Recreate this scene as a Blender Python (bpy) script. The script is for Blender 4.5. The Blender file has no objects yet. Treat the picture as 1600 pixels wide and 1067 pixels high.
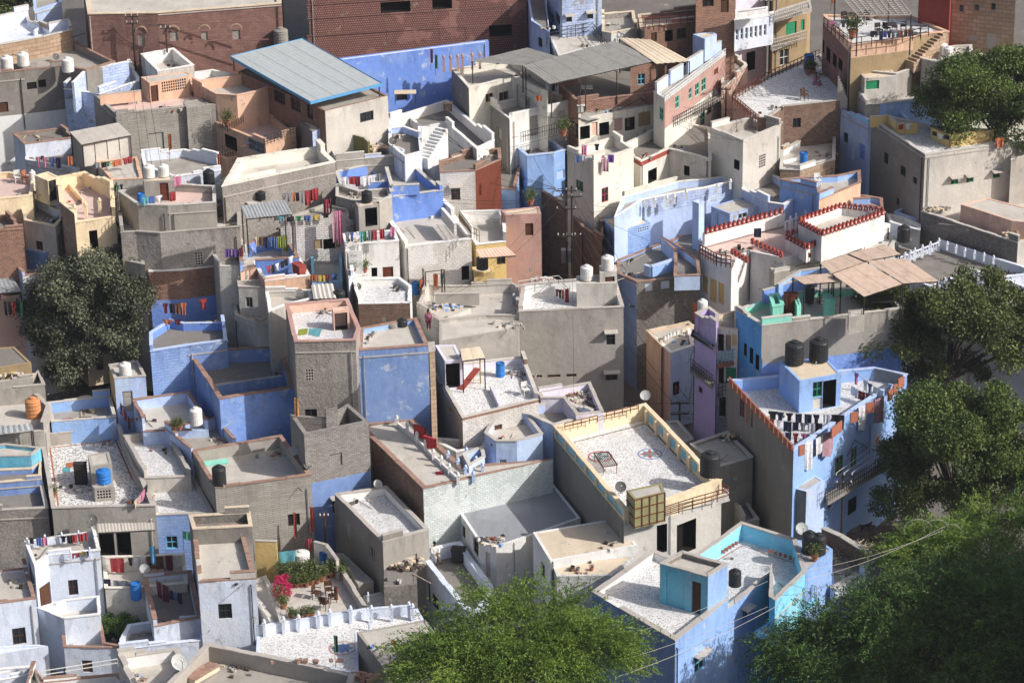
import bpy, math, random
import numpy as np
from mathutils import Vector, Matrix
R = math.radians
random.seed(7)
rng = np.random.default_rng(7)
sc = bpy.context.scene
# ---------------------------------------------------------------- camera, light, exposure
FPX, PITCH, ROLL, CAMH = 4300.0, R(23.5), R(1.1), 80.0
cf = Vector((0, math.cos(PITCH), -math.sin(PITCH)))
r0 = Vector((1, 0, 0)); u0 = Vector((0, math.sin(PITCH), math.cos(PITCH)))
cr = r0*math.cos(ROLL) - u0*math.sin(ROLL)
cu = u0*math.cos(ROLL) + r0*math.sin(ROLL)
CAM = Vector((0, 0, CAMH))
cd = bpy.data.cameras.new('camera'); cam = bpy.data.objects.new('camera', cd)
sc.collection.objects.link(cam); sc.camera = cam
m = Matrix.Identity(4)
for i in range(3):
    m[i][0] = cr[i]; m[i][1] = cu[i]; m[i][2] = -cf[i]; m[i][3] = CAM[i]
cam.matrix_world = m
cd.sensor_width = 36.0; cd.lens = FPX/1600*36; cd.clip_end = 3000; cd.clip_start = 1
SUN_EL = R(36); SUN_AZ = (0.93, -0.37)
s = Vector((SUN_AZ[0]*math.cos(SUN_EL), SUN_AZ[1]*math.cos(SUN_EL), math.sin(SUN_EL))).normalized()
ld = bpy.data.lights.new('sun', 'SUN'); ld.energy = 4.7; ld.angle = R(0.55); ld.color = (1.0, 0.975, 0.945)
sun = bpy.data.objects.new('sun', ld); sc.collection.objects.link(sun)
sun.rotation_euler = s.to_track_quat('Z', 'Y').to_euler()
w = bpy.data.worlds.new('World'); sc.world = w; w.use_nodes = True
nt = w.node_tree; bg = nt.nodes['Background']
sky = nt.nodes.new('ShaderNodeTexSky'); sky.sky_type = 'NISHITA'; sky.sun_disc = False
sky.sun_elevation = SUN_EL; sky.sun_rotation = math.atan2(s.x, s.y)
sky.air_density = .8; sky.dust_density = 4.0; sky.ozone_density = .6
nt.links.new(sky.outputs[0], bg.inputs[0]); bg.inputs[1].default_value = 0.135
sc.view_settings.view_transform = 'Standard'; sc.view_settings.look = 'None'
sc.view_settings.exposure = 0.0; sc.view_settings.gamma = 1.0
sc.render.engine = 'CYCLES'
# ---------------------------------------------------------------- pixels to points
TX = {'1': 0, '2': 400, '3': 800, '4': 1200}; TY = {'A': 0, 'B': 267, 'C': 534, 'D': 800}
def tp(t, x, y):
    return (TX[t[1]] + x/4.0, TY[t[0]] + y/4.0) if t != 'F' else (x, y)
def ray(px, py):
    return (cf + cr*((px-800)/FPX) + cu*((533.5-py)/FPX))
def P(px, py, z):
    d = ray(px, py); k = (z-CAMH)/d.z
    return CAM + d*k
def proj(p):
    d = Vector(p)-CAM; k = d.dot(cf)
    return (800+FPX*d.dot(cr)/k, 533.5-FPX*d.dot(cu)/k)
def parse(s):
    out = []; t = 'F'
    for w_ in s.split():
        if ',' not in w_: t = w_; continue
        q = w_.split(','); x, y = tp(t, float(q[0]), float(q[1]))
        out.append((x, y, q[2] if len(q) > 2 else ''))
    return out
def up(t, x, yt, yb, zb, gap=0.0):
    """height of a wall top seen at yt above a foot seen at yb at height zb"""
    X, Yb = tp(t, x, yb); _, Yt = tp(t, x, yt)
    a = P(X, Yb, zb)
    if gap: a = a + Vector((0, gap, 0))
    lo, hi = zb-10, zb+40
    for _ in range(40):
        mid = (lo+hi)/2
        if proj((a.x, a.y, mid))[1] > Yt: lo = mid
        else: hi = mid
    return lo
# ---------------------------------------------------------------- materials
def srgb0(h):
    h = h.lstrip('#'); c = [int(h[i:i+2], 16)/255 for i in (0, 2, 4)]
    return tuple((v/12.92 if v <= .04045 else ((v+.055)/1.055)**2.4) for v in c)+(1,)
MATS = {}
PAL = {}
def pal(name, hexc, kind='plaster', hex2=None, **k): PAL[name] = (hexc, kind, hex2, k)
def M(name):
    if name in MATS: return MATS[name]
    if name.startswith('#'): hexc, kind, hex2, k = name, 'plain', None, {}
    elif name.startswith('cloth#'): hexc, kind, hex2, k = name[5:], 'cloth', None, {}
    else: hexc, kind, hex2, k = PAL[name]
    des = 0.0 if hexc == name or kind in ('leaf', 'glass', 'cloth') else (.0 if kind == 'plain' else .12 if max(srgb0(hexc)[:3]) > 1.6*min(srgb0(hexc)[:3]) else .38)
    srgb = lambda h: tuple(min(.86, (v*(1-des)+des*(srgb0(h)[0]*.25+srgb0(h)[1]*.6+srgb0(h)[2]*.15))*(1.13 if des else 1)) for v in srgb0(h)[:3])+(1,)
    mt = bpy.data.materials.new(name); mt.use_nodes = True; MATS[name] = mt
    n = mt.node_tree; N = n.nodes; L = n.links; b = N['Principled BSDF']
    c1 = srgb(hexc); b.inputs['Roughness'].default_value = k.get('rough', .9)
    b.inputs['Specular IOR Level'].default_value = k.get('spec', .25)
    if 'metal' in k: b.inputs['Metallic'].default_value = k['metal']
    def noise(vec, scale, detail=4, rough=.6):
        t = N.new('ShaderNodeTexNoise'); t.inputs['Scale'].default_value = scale
        t.inputs['Detail'].default_value = detail; t.inputs['Roughness'].default_value = rough
        if vec is not None: L.new(vec, t.inputs['Vector'])
        return t.outputs['Fac']
    def ramp(f, a, b_):
        t = N.new('ShaderNodeMapRange'); t.inputs[1].default_value = a; t.inputs[2].default_value = b_
        L.new(f, t.inputs[0]); return t.outputs[0]
    def mul(f, v):
        t = N.new('ShaderNodeMath'); t.operation = 'MULTIPLY'; L.new(f, t.inputs[0])
        if isinstance(v, (int, float)): t.inputs[1].default_value = v
        else: L.new(v, t.inputs[1])
        return t.outputs[0]
    def mix(fac, a, b_, mode='MIX'):
        t = N.new('ShaderNodeMix'); t.data_type = 'RGBA'; t.blend_type = mode
        if isinstance(fac, (int, float)): t.inputs[0].default_value = fac
        else: L.new(fac, t.inputs[0])
        for idx, v in ((6, a), (7, b_)):
            if isinstance(v, tuple): t.inputs[idx].default_value = v
            else: L.new(v, t.inputs[idx])
        return t.outputs[2]
    def bump(h, st, dist, prev=None):
        t = N.new('ShaderNodeBump'); t.inputs['Strength'].default_value = st; t.inputs['Distance'].default_value = dist
        L.new(h, t.inputs['Height'])
        if prev is not None: L.new(prev, t.inputs['Normal'])
        return t.outputs[0]
    geo = N.new('ShaderNodeNewGeometry'); pos = geo.outputs['Position']
    uvn = N.new('ShaderNodeUVMap'); uv = uvn.outputs[0]
    if kind == 'plain':
        L.new(mix(ramp(noise(pos, 3.0), .3, .7), c1, tuple(v*.8 for v in c1[:3])+(1,)), b.inputs['Base Color']); return mt
    if kind == 'glass':
        b.inputs['Base Color'].default_value = c1; b.inputs['Roughness'].default_value = .12
        b.inputs['Specular IOR Level'].default_value = .6; return mt
    if kind == 'cloth':
        gv = sum(c1[:3])/3; c1 = tuple(v*.8+gv*.2 for v in c1[:3])+(1,)
        d = tuple(v*.72 for v in c1[:3])+(1,)
        L.new(mix(ramp(noise(pos, 6.0), .4, .6), c1, d), b.inputs['Base Color'])
        L.new(bump(noise(pos, 25.0), .3, .02), b.inputs['Normal'])
        if 'hex2' in k or hex2:
            pass
        return mt
    if kind == 'leaf':
        oi = N.new('ShaderNodeVertexColor'); oi.layer_name = 'tint'
        sep = N.new('ShaderNodeSeparateColor'); L.new(oi.outputs[0], sep.inputs[0])
        c2 = srgb(hex2)
        L.new(mix(sep.outputs[0], c1, c2), b.inputs['Base Color'])
        b.inputs['Roughness'].default_value = k.get('rough', .55)
        b.inputs['Specular IOR Level'].default_value = .35
        tr = N.new('ShaderNodeBsdfTranslucent'); L.new(mix(sep.outputs[0], c1, c2), tr.inputs[0])
        ms = N.new('ShaderNodeMixShader'); ms.inputs[0].default_value = k.get('trans', .3)
        L.new(b.outputs[0], ms.inputs[1]); L.new(tr.outputs[0], ms.inputs[2])
        L.new(ms.outputs[0], N['Material Output'].inputs[0]); return mt
    c2 = srgb(hex2) if hex2 else tuple(v*.55 for v in c1[:3])+(1,)
    # wear shared by all masonry: broad blotches, rain streaks, fine grain
    mp = N.new('ShaderNodeMapping'); mp.inputs['Scale'].default_value = (1.3, .28, 1); L.new(uv, mp.inputs[0])
    blot = ramp(noise(pos, k.get('bs', .55), 7, .68), .42, .78)
    streak = ramp(noise(mp.outputs[0], 1.0, 6, .65), .5, .8)
    fine = noise(pos, 9.0, 4, .7)
    base = c1; nrm = None
    if kind in ('brick', 'pbrick', 'stone', 'tile', 'jali'):
        br = N.new('ShaderNodeTexBrick'); L.new(uv, br.inputs[0])
        br.inputs['Scale'].default_value = 1.0
        br.inputs['Brick Width'].default_value = k.get('bw', .26); br.inputs['Row Height'].default_value = k.get('bh', .12)
        br.inputs['Mortar Size'].default_value = k.get('ms', .016); br.inputs['Mortar Smooth'].default_value = .2
        br.inputs['Color1'].default_value = c1; br.inputs['Color2'].default_value = c2
        br.inputs['Mortar'].default_value = srgb(k.get('mortar', '#8a8076'))
        dis = N.new('ShaderNodeVectorMath'); dis.operation = 'ADD'
        nz = N.new('ShaderNodeTexNoise'); nz.inputs['Scale'].default_value = 2.5; L.new(uv, nz.inputs['Vector'])
        sc_ = N.new('ShaderNodeVectorMath'); sc_.operation = 'SCALE'; sc_.inputs['Scale'].default_value = k.get('warp', .08)
        L.new(nz.outputs['Color'], sc_.inputs[0]); L.new(uv, dis.inputs[0]); L.new(sc_.outputs[0], dis.inputs[1])
        L.new(dis.outputs[0], br.inputs[0])
        base = br.outputs['Color']
        nrm = bump(br.outputs['Fac'], k.get('bst', .8), -.03)
    elif kind == 'rough':
        vo = N.new('ShaderNodeTexVoronoi'); vo.inputs['Scale'].default_value = k.get('vs', 7.0); L.new(pos, vo.inputs['Vector'])
        base = mix(ramp(vo.outputs['Distance'], .2, .75), c1, c2)
        nrm = bump(vo.outputs['Distance'], .35, -.04)
    elif kind == 'mosaic':
        vo = N.new('ShaderNodeTexVoronoi'); vo.inputs['Scale'].default_value = k.get('vs', 6.0); L.new(pos, vo.inputs['Vector'])
        sp = N.new('ShaderNodeSeparateColor'); L.new(vo.outputs['Color'], sp.inputs[0])
        base = mix(ramp(sp.outputs[0], k.get('cut', .68), k.get('cut', .68)+.03), c1, c2)
        vd = N.new('ShaderNodeTexVoronoi'); vd.feature = 'DISTANCE_TO_EDGE'; vd.inputs['Scale'].default_value = k.get('vs', 6.0); L.new(pos, vd.inputs['Vector'])
        base = mix(ramp(vd.outputs['Distance'], .02, .08), mix(.5, c1, (.25, .24, .23, 1)), base)
    elif kind == 'metal':
        base = mix(ramp(noise(pos, 1.7, 5), .5, .8), c1, c2)
    dirt = tuple(v*f for v, f in zip(c1[:3], (.60, .58, .55)))+(1,) if 'dirt' not in k else srgb(k['dirt'])
    col = mix(mul(blot, k.get('blot', .8 if kind == 'mosaic' else .45)*.8), base, dirt)
    col = mix(mul(streak, k.get('streak', .5)*.7), col, tuple(v*.6 for v in dirt[:3])+(1,))
    if kind not in ('metal', 'mosaic'):
        an = N.new('ShaderNodeAttribute'); an.attribute_name = 'dtop'; dv = an.outputs['Fac']
        near = mul(ramp(dv, 2.9, 1.0), ramp(dv, .5, .9)); mp2 = N.new('ShaderNodeMapping'); mp2.inputs['Scale'].default_value = (2.2, .3, 1); wv = N.new('ShaderNodeVectorMath'); wv.operation = 'ADD'; wn = N.new('ShaderNodeTexNoise'); wn.inputs['Scale'].default_value = .7; L.new(pos, wn.inputs['Vector']); L.new(uv, wv.inputs[0]); L.new(wn.outputs['Color'], wv.inputs[1]); L.new(wv.outputs[0], mp2.inputs[0])
        dr = mul(near, ramp(noise(mp2.outputs[0], 1.0, 5, .7), .40, .72))
        col = mix(mul(dr, k.get('drip', .55)), col, tuple(v*.42 for v in dirt[:3])+(1,))
    col = mix(mul(ramp(fine, .35, .75), .28), col, tuple(v*.55 for v in c1[:3])+(1,))
    if kind in ('plaster', 'stone', 'rough', 'pbrick'):
        lt = tuple(min(.85, v*1.18+.02) for v in c1[:3])+(1,)
        col = mix(mul(ramp(noise(pos, .42, 3, .5), .56, .585), .45), col, mix(mul(fine, .5), lt, dirt))
        bl = c1[2] > c1[0]*1.3
        pe = srgb0('#bcc3cb' if bl else '#9c968e')
        col = mix(mul(ramp(noise(pos, .9, 9, .78), .575 if bl else .605, .63), k.get('flake', .8)), col, pe)
        if bl: col = mix(mul(ramp(noise(pos, .5, 8, .7), .5, .72), .4), col, srgb0('#a9b6cc'))
    if k.get('peel'):
        col = mix(ramp(noise(pos, 1.3, 8, .75), .56, .6), col, srgb(k['peel']))
    L.new(col, b.inputs['Base Color'])
    nrm = bump(noise(pos, 14.0, 5, .7), k.get('nb', .35), .03, nrm)
    nrm = bump(noise(pos, 1.6, 4, .6), .35, .12, nrm)
    L.new(nrm, b.inputs['Normal'])
    return mt
# ---------------------------------------------------------------- mesh helper
class MB:
    def __init__(s): s.v = []; s.f = []; s.m = []; s.names = []; s.d = {}
    def mi(s, mat):
        if mat not in s.names: s.names.append(mat)
        return s.names.index(mat)
    def face(s, pts, mat, top=None):
        i = len(s.v)
        if top is not None:
            for k_, p_ in enumerate(pts): s.d[i+k_] = top-p_[2]+1.0
        s.v += [tuple(p) for p in pts]; s.f.append(tuple(range(i, i+len(pts)))); s.m.append(s.mi(mat))
    def hexa(s, b, t, mat):
        """b, t: matching loops, bottom and top (ccw from above)"""
        n = len(b)
        s.face(list(reversed(b)), mat); s.face(t, mat)
        for i in range(n):
            j = (i+1) % n; s.face([b[i], b[j], t[j], t[i]], mat)
    def box(s, c, sz, mat, rz=0.0, ax=None):
        c = Vector(c); hx, hy, hz = sz[0]/2, sz[1]/2, sz[2]/2
        Rm = Matrix.Rotation(rz, 3, 'Z') if ax is None else ax
        q = [(-hx, -hy), (hx, -hy), (hx, hy), (-hx, hy)]
        b = [c+Rm @ Vector((x, y, -hz)) for x, y in q]; t = [c+Rm @ Vector((x, y, hz)) for x, y in q]
        s.hexa(b, t, mat)
    def bar(s, a, b, r, mat, n=4):
        a = Vector(a); b = Vector(b); d = b-a
        if d.length < 1e-6: return
        q = d.to_track_quat('Z', 'Y').to_matrix()
        ra = r if isinstance(r, (int, float)) else r[0]; rb = r if isinstance(r, (int, float)) else r[1]
        A = [a+q @ Vector((math.cos(2*math.pi*(i+.5)/n)*ra, math.sin(2*math.pi*(i+.5)/n)*ra, 0)) for i in range(n)]
        B = [b+q @ Vector((math.cos(2*math.pi*(i+.5)/n)*rb, math.sin(2*math.pi*(i+.5)/n)*rb, 0)) for i in range(n)]
        s.hexa(A, B, mat)
    def tube(s, pts, r, mat, n=4):
        for a, b in zip(pts[:-1], pts[1:]): s.bar(a, b, r, mat, n)
    def lathe(s, prof, c, mat, n=16, ax=None):
        c = Vector(c); Rm = ax if ax is not None else Matrix.Identity(3)
        rings = [[c+Rm @ Vector((math.cos(2*math.pi*i/n)*r, math.sin(2*math.pi*i/n)*r, z)) for i in range(n)] for r, z in prof]
        for A, B in zip(rings[:-1], rings[1:]):
            for i in range(n):
                j = (i+1) % n; s.face([A[i], A[j], B[j], B[i]], mat)
    def build(s, name, parent=None, smooth=False):
        if not s.f: return None
        me = bpy.data.meshes.new(name); me.from_pydata(s.v, [], s.f)
        for nm in s.names: me.materials.append(M(nm))
        me.polygons.foreach_set('material_index', s.m)
        uvl = me.uv_layers.new(name='UVMap'); dat = np.empty(len(me.loops)*2, dtype=np.float32); k = 0
        for f in s.f:
            p = [Vector(s.v[i]) for i in f]
            nn = (p[1]-p[0]).cross(p[2]-p[0])
            if nn.length < 1e-9 and len(p) > 3: nn = (p[2]-p[0]).cross(p[3]-p[0])
            if nn.length > 1e-9: nn.normalize()
            if abs(nn.z) > .7:
                for q in p: dat[k] = q.x; dat[k+1] = q.y; k += 2
            else:
                t = Vector((-nn.y, nn.x, 0)); t.normalize()
                for q in p: dat[k] = q.x*t.x+q.y*t.y; dat[k+1] = q.z; k += 2
        uvl.data.foreach_set('uv', dat)
        if s.d:
            at_ = me.attributes.new('dtop', 'FLOAT', 'POINT'); arr = np.zeros(len(s.v), dtype=np.float32)
            for k_, v_ in s.d.items(): arr[k_] = v_
            at_.data.foreach_set('value', arr)
        if smooth: me.polygons.foreach_set('use_smooth', [True]*len(s.f))
        o = bpy.data.objects.new(name, me); sc.collection.objects.link(o)
        if parent is not None: o.parent = parent; o.matrix_parent_inverse = parent.matrix_world.inverted() if False else Matrix.Translation(-Vector(parent.location)) if parent.type == 'EMPTY' else Matrix.Identity(4)
        return o
def thing(name, label, cat, loc, group=None):
    o = bpy.data.objects.new(name, None); sc.collection.objects.link(o)
    o.location = loc; o.empty_display_size = .3
    o['label'] = label; o['category'] = cat
    if group: o['group'] = group
    return o
def tag(o, label, cat, group=None):
    o['label'] = label; o['category'] = cat
    if group: o['group'] = group
    return o
def centroid(o): pass
# ---------------------------------------------------------------- buildings
NOAUTO = {'Mo', 'YB', 'YR', 'X5', 'P1', 'J', 'A7', 'A', 'A2', 'V', 'BV', 'Wh', 'A3'}
K = {}   # key -> dict(root, z, zf, poly)
def offset(poly, d):
    """inward offset of a ccw polygon"""
    n = len(poly); out = []
    for i in range(n):
        p0, p1, p2 = poly[i-1], poly[i], poly[(i+1) % n]
        e1 = (p1-p0).normalized(); e2 = (p2-p1).normalized()
        n1 = Vector((-e1.y, e1.x)); n2 = Vector((-e2.y, e2.x))
        k = 1+n1.dot(n2)
        v = (n1+n2)/max(k, .35)
        out.append(p1+v*d)
    return out
OPD = {'w': .12, 'd': .14, 'D': .7, 'n': .09, 'j': .06, 'g': .08, 'W': .1}
def parse_ops(s, t0):
    out = []; t = t0
    for w_ in s.split():
        if ':' not in w_: t = w_; continue
        q = w_.split(':'); kd = q[0]; x0, y0, x1, y1 = [float(v) for v in q[1].split(',')]
        a = tp(t, x0, y0); b = tp(t, x1, y1); out.append((kd, a[0], a[1], b[0], b[1], q[2] if len(q) > 2 else ''))
    return out
def hit(px, py, p, nrm):
    d = ray(px, py); k = (Vector((p.x, p.y, 0))-CAM).dot(nrm)/d.dot(nrm)
    return CAM+d*k
def bld(key, label, pts, z, ph=.8, w='conc', inn=None, fl='screed', cap='cement', base=0.0, eh={}, ew={}, ops='',
        cat='house', th=.17, name='house', parent=None, depth=None, capt=.05, world=None):
    raw = parse(pts) if world is None else world
    zf = z-ph
    t0 = pts.split()[0] if ',' not in pts.split()[0] else 'F'
    wp = []
    for (x, y, fg) in raw:
        p = P(x, y, zf if fg == 'f' else (z-float(fg) if fg else z)); wp.append(Vector((p.x, p.y)))
    n = len(wp)
    area = sum(wp[i].x*wp[(i+1) % n].y-wp[(i+1) % n].x*wp[i].y for i in range(n))
    if area < 0:
        poly = list(reversed(wp)); emap = [(n-2-i) % n for i in range(n)]  # ccw edge i -> user edge
    else: poly = wp; emap = list(range(n))
    inn = inn or w
    cx = sum(p.x for p in poly)/n; cy = sum(p.y for p in poly)/n
    if parent is None:
        root = thing(name, label, cat, (cx, cy, base)); lvl = 0
    else: root = K[parent]['root']; lvl = 1
    H = [eh.get(emap[i], ph) for i in range(n)]
    inner = offset(poly, th); capo = offset(poly, -.035); capi = offset(poly, th+.03)
    edges = []
    for i in range(n):
        a, b_ = poly[i], poly[(i+1) % n]; e = (b_-a); Ln = e.length; e = e/Ln
        edges.append(dict(a=a, b=b_, e=e, L=Ln, n=Vector((e.y, -e.x, 0)), ops=[], top=zf+max(H[i], 0)))
    for op in parse_ops(ops, t0):
        kd, x0, y0, x1, y1, opt = op; xc, yc = (x0+x1)/2, (y0+y1)/2; best = None
        for i, E in enumerate(edges):
            if ray(xc, yc).dot(E['n']) >= -1e-4: continue
            h = hit(xc, yc, E['a'], E['n']); u = (Vector((h.x, h.y))-E['a']).dot(E['e'])
            if -.1 < u < E['L']+.1 and base-.2 < h.z < E['top']+.1:
                dd = (h-CAM).length
                if best is None or dd < best[0]: best = (dd, i)
        if best is None: print('NOWALL', key, op); continue
        E = edges[best[1]]
        hu = [(Vector((q.x, q.y))-E['a']).dot(E['e']) for q in (hit(x0, yc, E['a'], E['n']), hit(x1, yc, E['a'], E['n']))]
        hz = [hit(xc, y0, E['a'], E['n']).z, hit(xc, y1, E['a'], E['n']).z]
        ua, ub = max(.04, min(hu)), min(E['L']-.04, max(hu)); za, zb = max(base+.02, min(hz)), min(E['top']-.06, max(hz))
        if ub-ua < .08 or zb-za < .08: print('TINY', key, op); continue
        E['ops'].append((kd, ua, ub, za, zb, opt))
    if parent is None and z-base > 4 and key not in NOAUTO:
        for i, E in enumerate(edges):
            mid = (E['a']+E['b'])/2
            if E['ops'] or E['L'] < 2.2 or ray(*proj((mid.x, mid.y, z))).dot(E['n']) > -.15: continue
            nst = int((z-base-1)/2.9)
            for st in range(min(nst, 3)):
                nw = max(1, int(E['L']/3.2)); zt_ = zf-.75-st*2.9+rng.uniform(-.2, .2)
                for q_ in range(nw):
                    if rng.random() < .45: continue
                    uc = E['L']*(q_+.5)/nw+rng.uniform(-.4, .4); ww, hh = ((.22, .28) if rng.random() < .3 else (rng.uniform(.5, .8), rng.uniform(.7, 1.05)))
                    if uc-ww/2 < .1 or uc+ww/2 > E['L']-.1 or zt_-hh < base+.2: continue
                    E['ops'].append((rng.choice(['w', 'w', 'g', 'j', 'n']) if hh > .4 else 'j', uc-ww/2, uc+ww/2, zt_-hh, zt_, rng.choice(['', '^', 'cement', 'wood']) if hh > .4 else 'cement'))
    mb = MB(); top = MB()
    subs = []
    for i, E in enumerate(edges):
        spec = ew.get(emap[i], w); split = []
        if '|' in spec:
            q = spec.split('|'); mats = q[0::2]; split = [z-float(v) for v in q[1::2]]
        else: mats = [spec]
        def mat_at(zz):
            for k_, sp in enumerate(split):
                if zz > sp: return mats[k_]
            return mats[-1]
        us = sorted(set([0.0, E['L']]+[o[1] for o in E['ops']]+[o[2] for o in E['ops']]))
        zs = sorted(set([base, E['top']]+[o[3] for o in E['ops']]+[o[4] for o in E['ops']]+[sp for sp in split if base < sp < E['top']]))
        def pt(u, zz, dp=0.0):
            q = E['a']+E['e']*u; return Vector((q.x, q.y, zz))-E['n']*dp
        for ua, ub in zip(us[:-1], us[1:]):
            if ub-ua < 1e-5: continue
            run = None
            for za, zb in zip(zs[:-1], zs[1:]):
                if zb-za < 1e-5: continue
                uc, zc = (ua+ub)/2, (za+zb)/2
                if any(o[1] < uc < o[2] and o[3] < zc < o[4] for o in E['ops']): continue
                mb.face([pt(ua, za), pt(ub, za), pt(ub, zb), pt(ua, zb)], mat_at(zc), E['top'])
        for kd, ua, ub, za, zb, opt in E['ops']:
            dp = OPD.get(kd, .12)
            rv = 'dark' if kd == 'D' else mat_at((za+zb)/2)  # open doorways: unlit interior painted in as dark reveals and back
            for (c1, c2, c3, c4) in (((ua, za), (ub, za), 0, 0), ((ub, za), (ub, zb), 0, 0), ((ub, zb), (ua, zb), 0, 0), ((ua, zb), (ua, za), 0, 0)):
                mb.face([pt(*c1), pt(*c2), pt(*c2, dp), pt(*c1, dp)], rv)
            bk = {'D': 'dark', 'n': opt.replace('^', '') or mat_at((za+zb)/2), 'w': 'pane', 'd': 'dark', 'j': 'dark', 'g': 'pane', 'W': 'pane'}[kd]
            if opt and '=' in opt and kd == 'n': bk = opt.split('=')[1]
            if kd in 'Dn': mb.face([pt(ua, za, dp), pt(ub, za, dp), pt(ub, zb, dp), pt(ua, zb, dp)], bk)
            else: subs.append((kd, E, ua, ub, za, zb, opt, dp, bk))
            if '^' in opt: subs.append(('^', E, ua, ub, za, zb, opt, dp, bk))
    mb_w = mb
    # roof slab
    rf = MB(); rf.face([(p.x, p.y, zf) for p in poly], fl)
    pr = MB(); cp = MB()
    for i, E in enumerate(edges):
        if H[i] <= .02: continue
        j = (i+1) % n; zt = E['top']
        a, b_, ia, ib = poly[i], poly[j], inner[i], inner[j]
        pr.face([(ib.x, ib.y, zf), (ia.x, ia.y, zf), (ia.x, ia.y, zt), (ib.x, ib.y, zt)], inn)
        pr.face([(a.x, a.y, zt), (b_.x, b_.y, zt), (ib.x, ib.y, zt), (ia.x, ia.y, zt)], inn)
        if abs(H[i-1]-H[i]) > .03: pr.face([(a.x, a.y, zf), (ia.x, ia.y, zf), (ia.x, ia.y, zt), (a.x, a.y, zt)], inn)
        if abs(H[j]-H[i]) > .03: pr.face([(b_.x, b_.y, zf), (ib.x, ib.y, zf), (ib.x, ib.y, zt), (b_.x, b_.y, zt)], inn)
        if cap:
            nseg = max(1, int((b_-a).length/rng.uniform(.7, 1.3)))
            for s_ in range(nseg):
                u0, u1 = s_/nseg, (s_+1)/nseg; jz = rng.uniform(-.012, .03); jo = rng.uniform(-.02, .02); nn_ = E['n']
                if nseg > 3 and cap in ('copebrick', 'slab', 'cement', 'conc_l') and rng.random() < .04: continue
                q = [capo[i].lerp(capo[j], u0), capo[i].lerp(capo[j], u1), capi[i].lerp(capi[j], u1), capi[i].lerp(capi[j], u0)]
                cp.hexa([Vector((p.x+nn_.x*jo, p.y+nn_.y*jo, zt+.002)) for p in q], [Vector((p.x+nn_.x*jo, p.y+nn_.y*jo, zt+capt+jz)) for p in q], cap)
    if parent is None and key not in NOAUTO and key not in ('WR', 'WT', 'WU', 'R1', 'G', 'C1a', 'C1b', 'G1', 'A8', 'A9', 'P2', 'Z2', 'Z9') and cap:
        r2 = np.random.default_rng(sum(ord(ch) for ch in label))
        for i, E in enumerate(edges):
            if H[i] < .2 or E['L'] < 2.5 or r2.random() < .45: continue
            ln = min(E['L']*.45, r2.uniform(.7, 2.0)); st = 0.0 if r2.random() < .5 else E['L']-ln; hh = r2.uniform(.22, .5)
            for k_ in range(int(r2.integers(1, 3))):
                l0 = E['a']+E['e']*(st+.02); l1 = E['a']+E['e']*(st+ln-.02); n2 = Vector(E['n'][:2]); q = [l0+n2*.004, l1+n2*.004, l1-n2*(th+.004), l0-n2*(th+.004)]
                sb_ = MB(); sb_.hexa([Vector((p.x, p.y, E['top']+.004-(.0 if k_ == 0 else 0))) for p in q], [Vector((p.x, p.y, E['top']+hh/(k_+1))) for p in q], inn if r2.random() < .5 else w.split('|')[0]); q2 = [l0-E['e']*.02+n2*.03, l1+E['e']*.02+n2*.03, l1+E['e']*.02-n2*(th+.03), l0-E['e']*.02-n2*(th+.03)]
                sb_.hexa([Vector((p.x, p.y, E['top']+hh/(k_+1)+.001)) for p in q2], [Vector((p.x, p.y, E['top']+hh/(k_+1)+.05)) for p in q2], cap); sb_.build('parapet_step', root)
                st = st+ln if st == 0 else st-ln*.6; ln = ln*.6
                if st < 0 or st+ln > E['L']: break
        if abs(area)/2 > 22 and ph >= .3 and r2.random() < .6:
            i = int(r2.integers(n)); E = edges[i]; t_ = r2.uniform(.3, .7); c0 = E['a'].lerp(E['b'], t_)-Vector(E['n'][:2])*th; c1_ = Vector((cx, cy)); c1_ = c0.lerp(c1_, .9); d_ = (c1_-c0).normalized(); s_ = Vector((-d_.y, d_.x))*.07; hp = ph*r2.uniform(.35, .9)
            pw = MB(); q = [c0-s_, c1_-s_, c1_+s_, c0+s_]; pw.hexa([Vector((p.x, p.y, zf)) for p in q], [Vector((p.x, p.y, zf+hp)) for p in q], inn); pw.build('partition_wall', root)
    W = mb_w.build('wall' if parent is None else name, root)
    if parent is None and z-base > 4:
        for i, E in enumerate(edges):
            mid = (E['a']+E['b'])/2
            if E['L'] < 2 or ray(*proj((mid.x, mid.y, z))).dot(E['n']) > -.1 or rng.random() < .55: continue
            u_ = rng.choice([.12, .3, E['L']-.3]); q_ = E['a']+E['e']*u_+Vector(E['n'][:2])*.07; dp_ = MB(); zz_ = zf-.1; pm = rng.choice(['cement', 'iron', 'zinc'])
            dp_.bar((q_.x, q_.y, max(base, z-rng.uniform(3, 9))), (q_.x, q_.y, zz_), .035, pm, 6); dp_.bar((q_.x, q_.y, zz_), (q_.x-E['n'].x*.1, q_.y-E['n'].y*.1, zz_+.05), .035, pm, 6); dp_.build('drainpipe', root)
            if rng.random() < .5 and 'D' not in [o_[0] for o_ in E['ops']]:
                lg = MB(); zl = zf-rng.uniform(.05, .2); a_, b2 = E['a']+E['e']*.02, E['b']-E['e']*.02; n_ = Vector(E['n'][:2])*.05
                lg.hexa([Vector((p.x, p.y, zl)) for p in (a_+n_, b2+n_, b2-n_*.2, a_-n_*.2)], [Vector((p.x, p.y, zl+.07)) for p in (a_+n_, b2+n_, b2-n_*.2, a_-n_*.2)], 'cement'); lg.build('ledge', root)
    top_parent = root if parent is None else W
    rf.build('roof', top_parent); pr.build('parapet', top_parent); cp.build('coping', top_parent)
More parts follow.
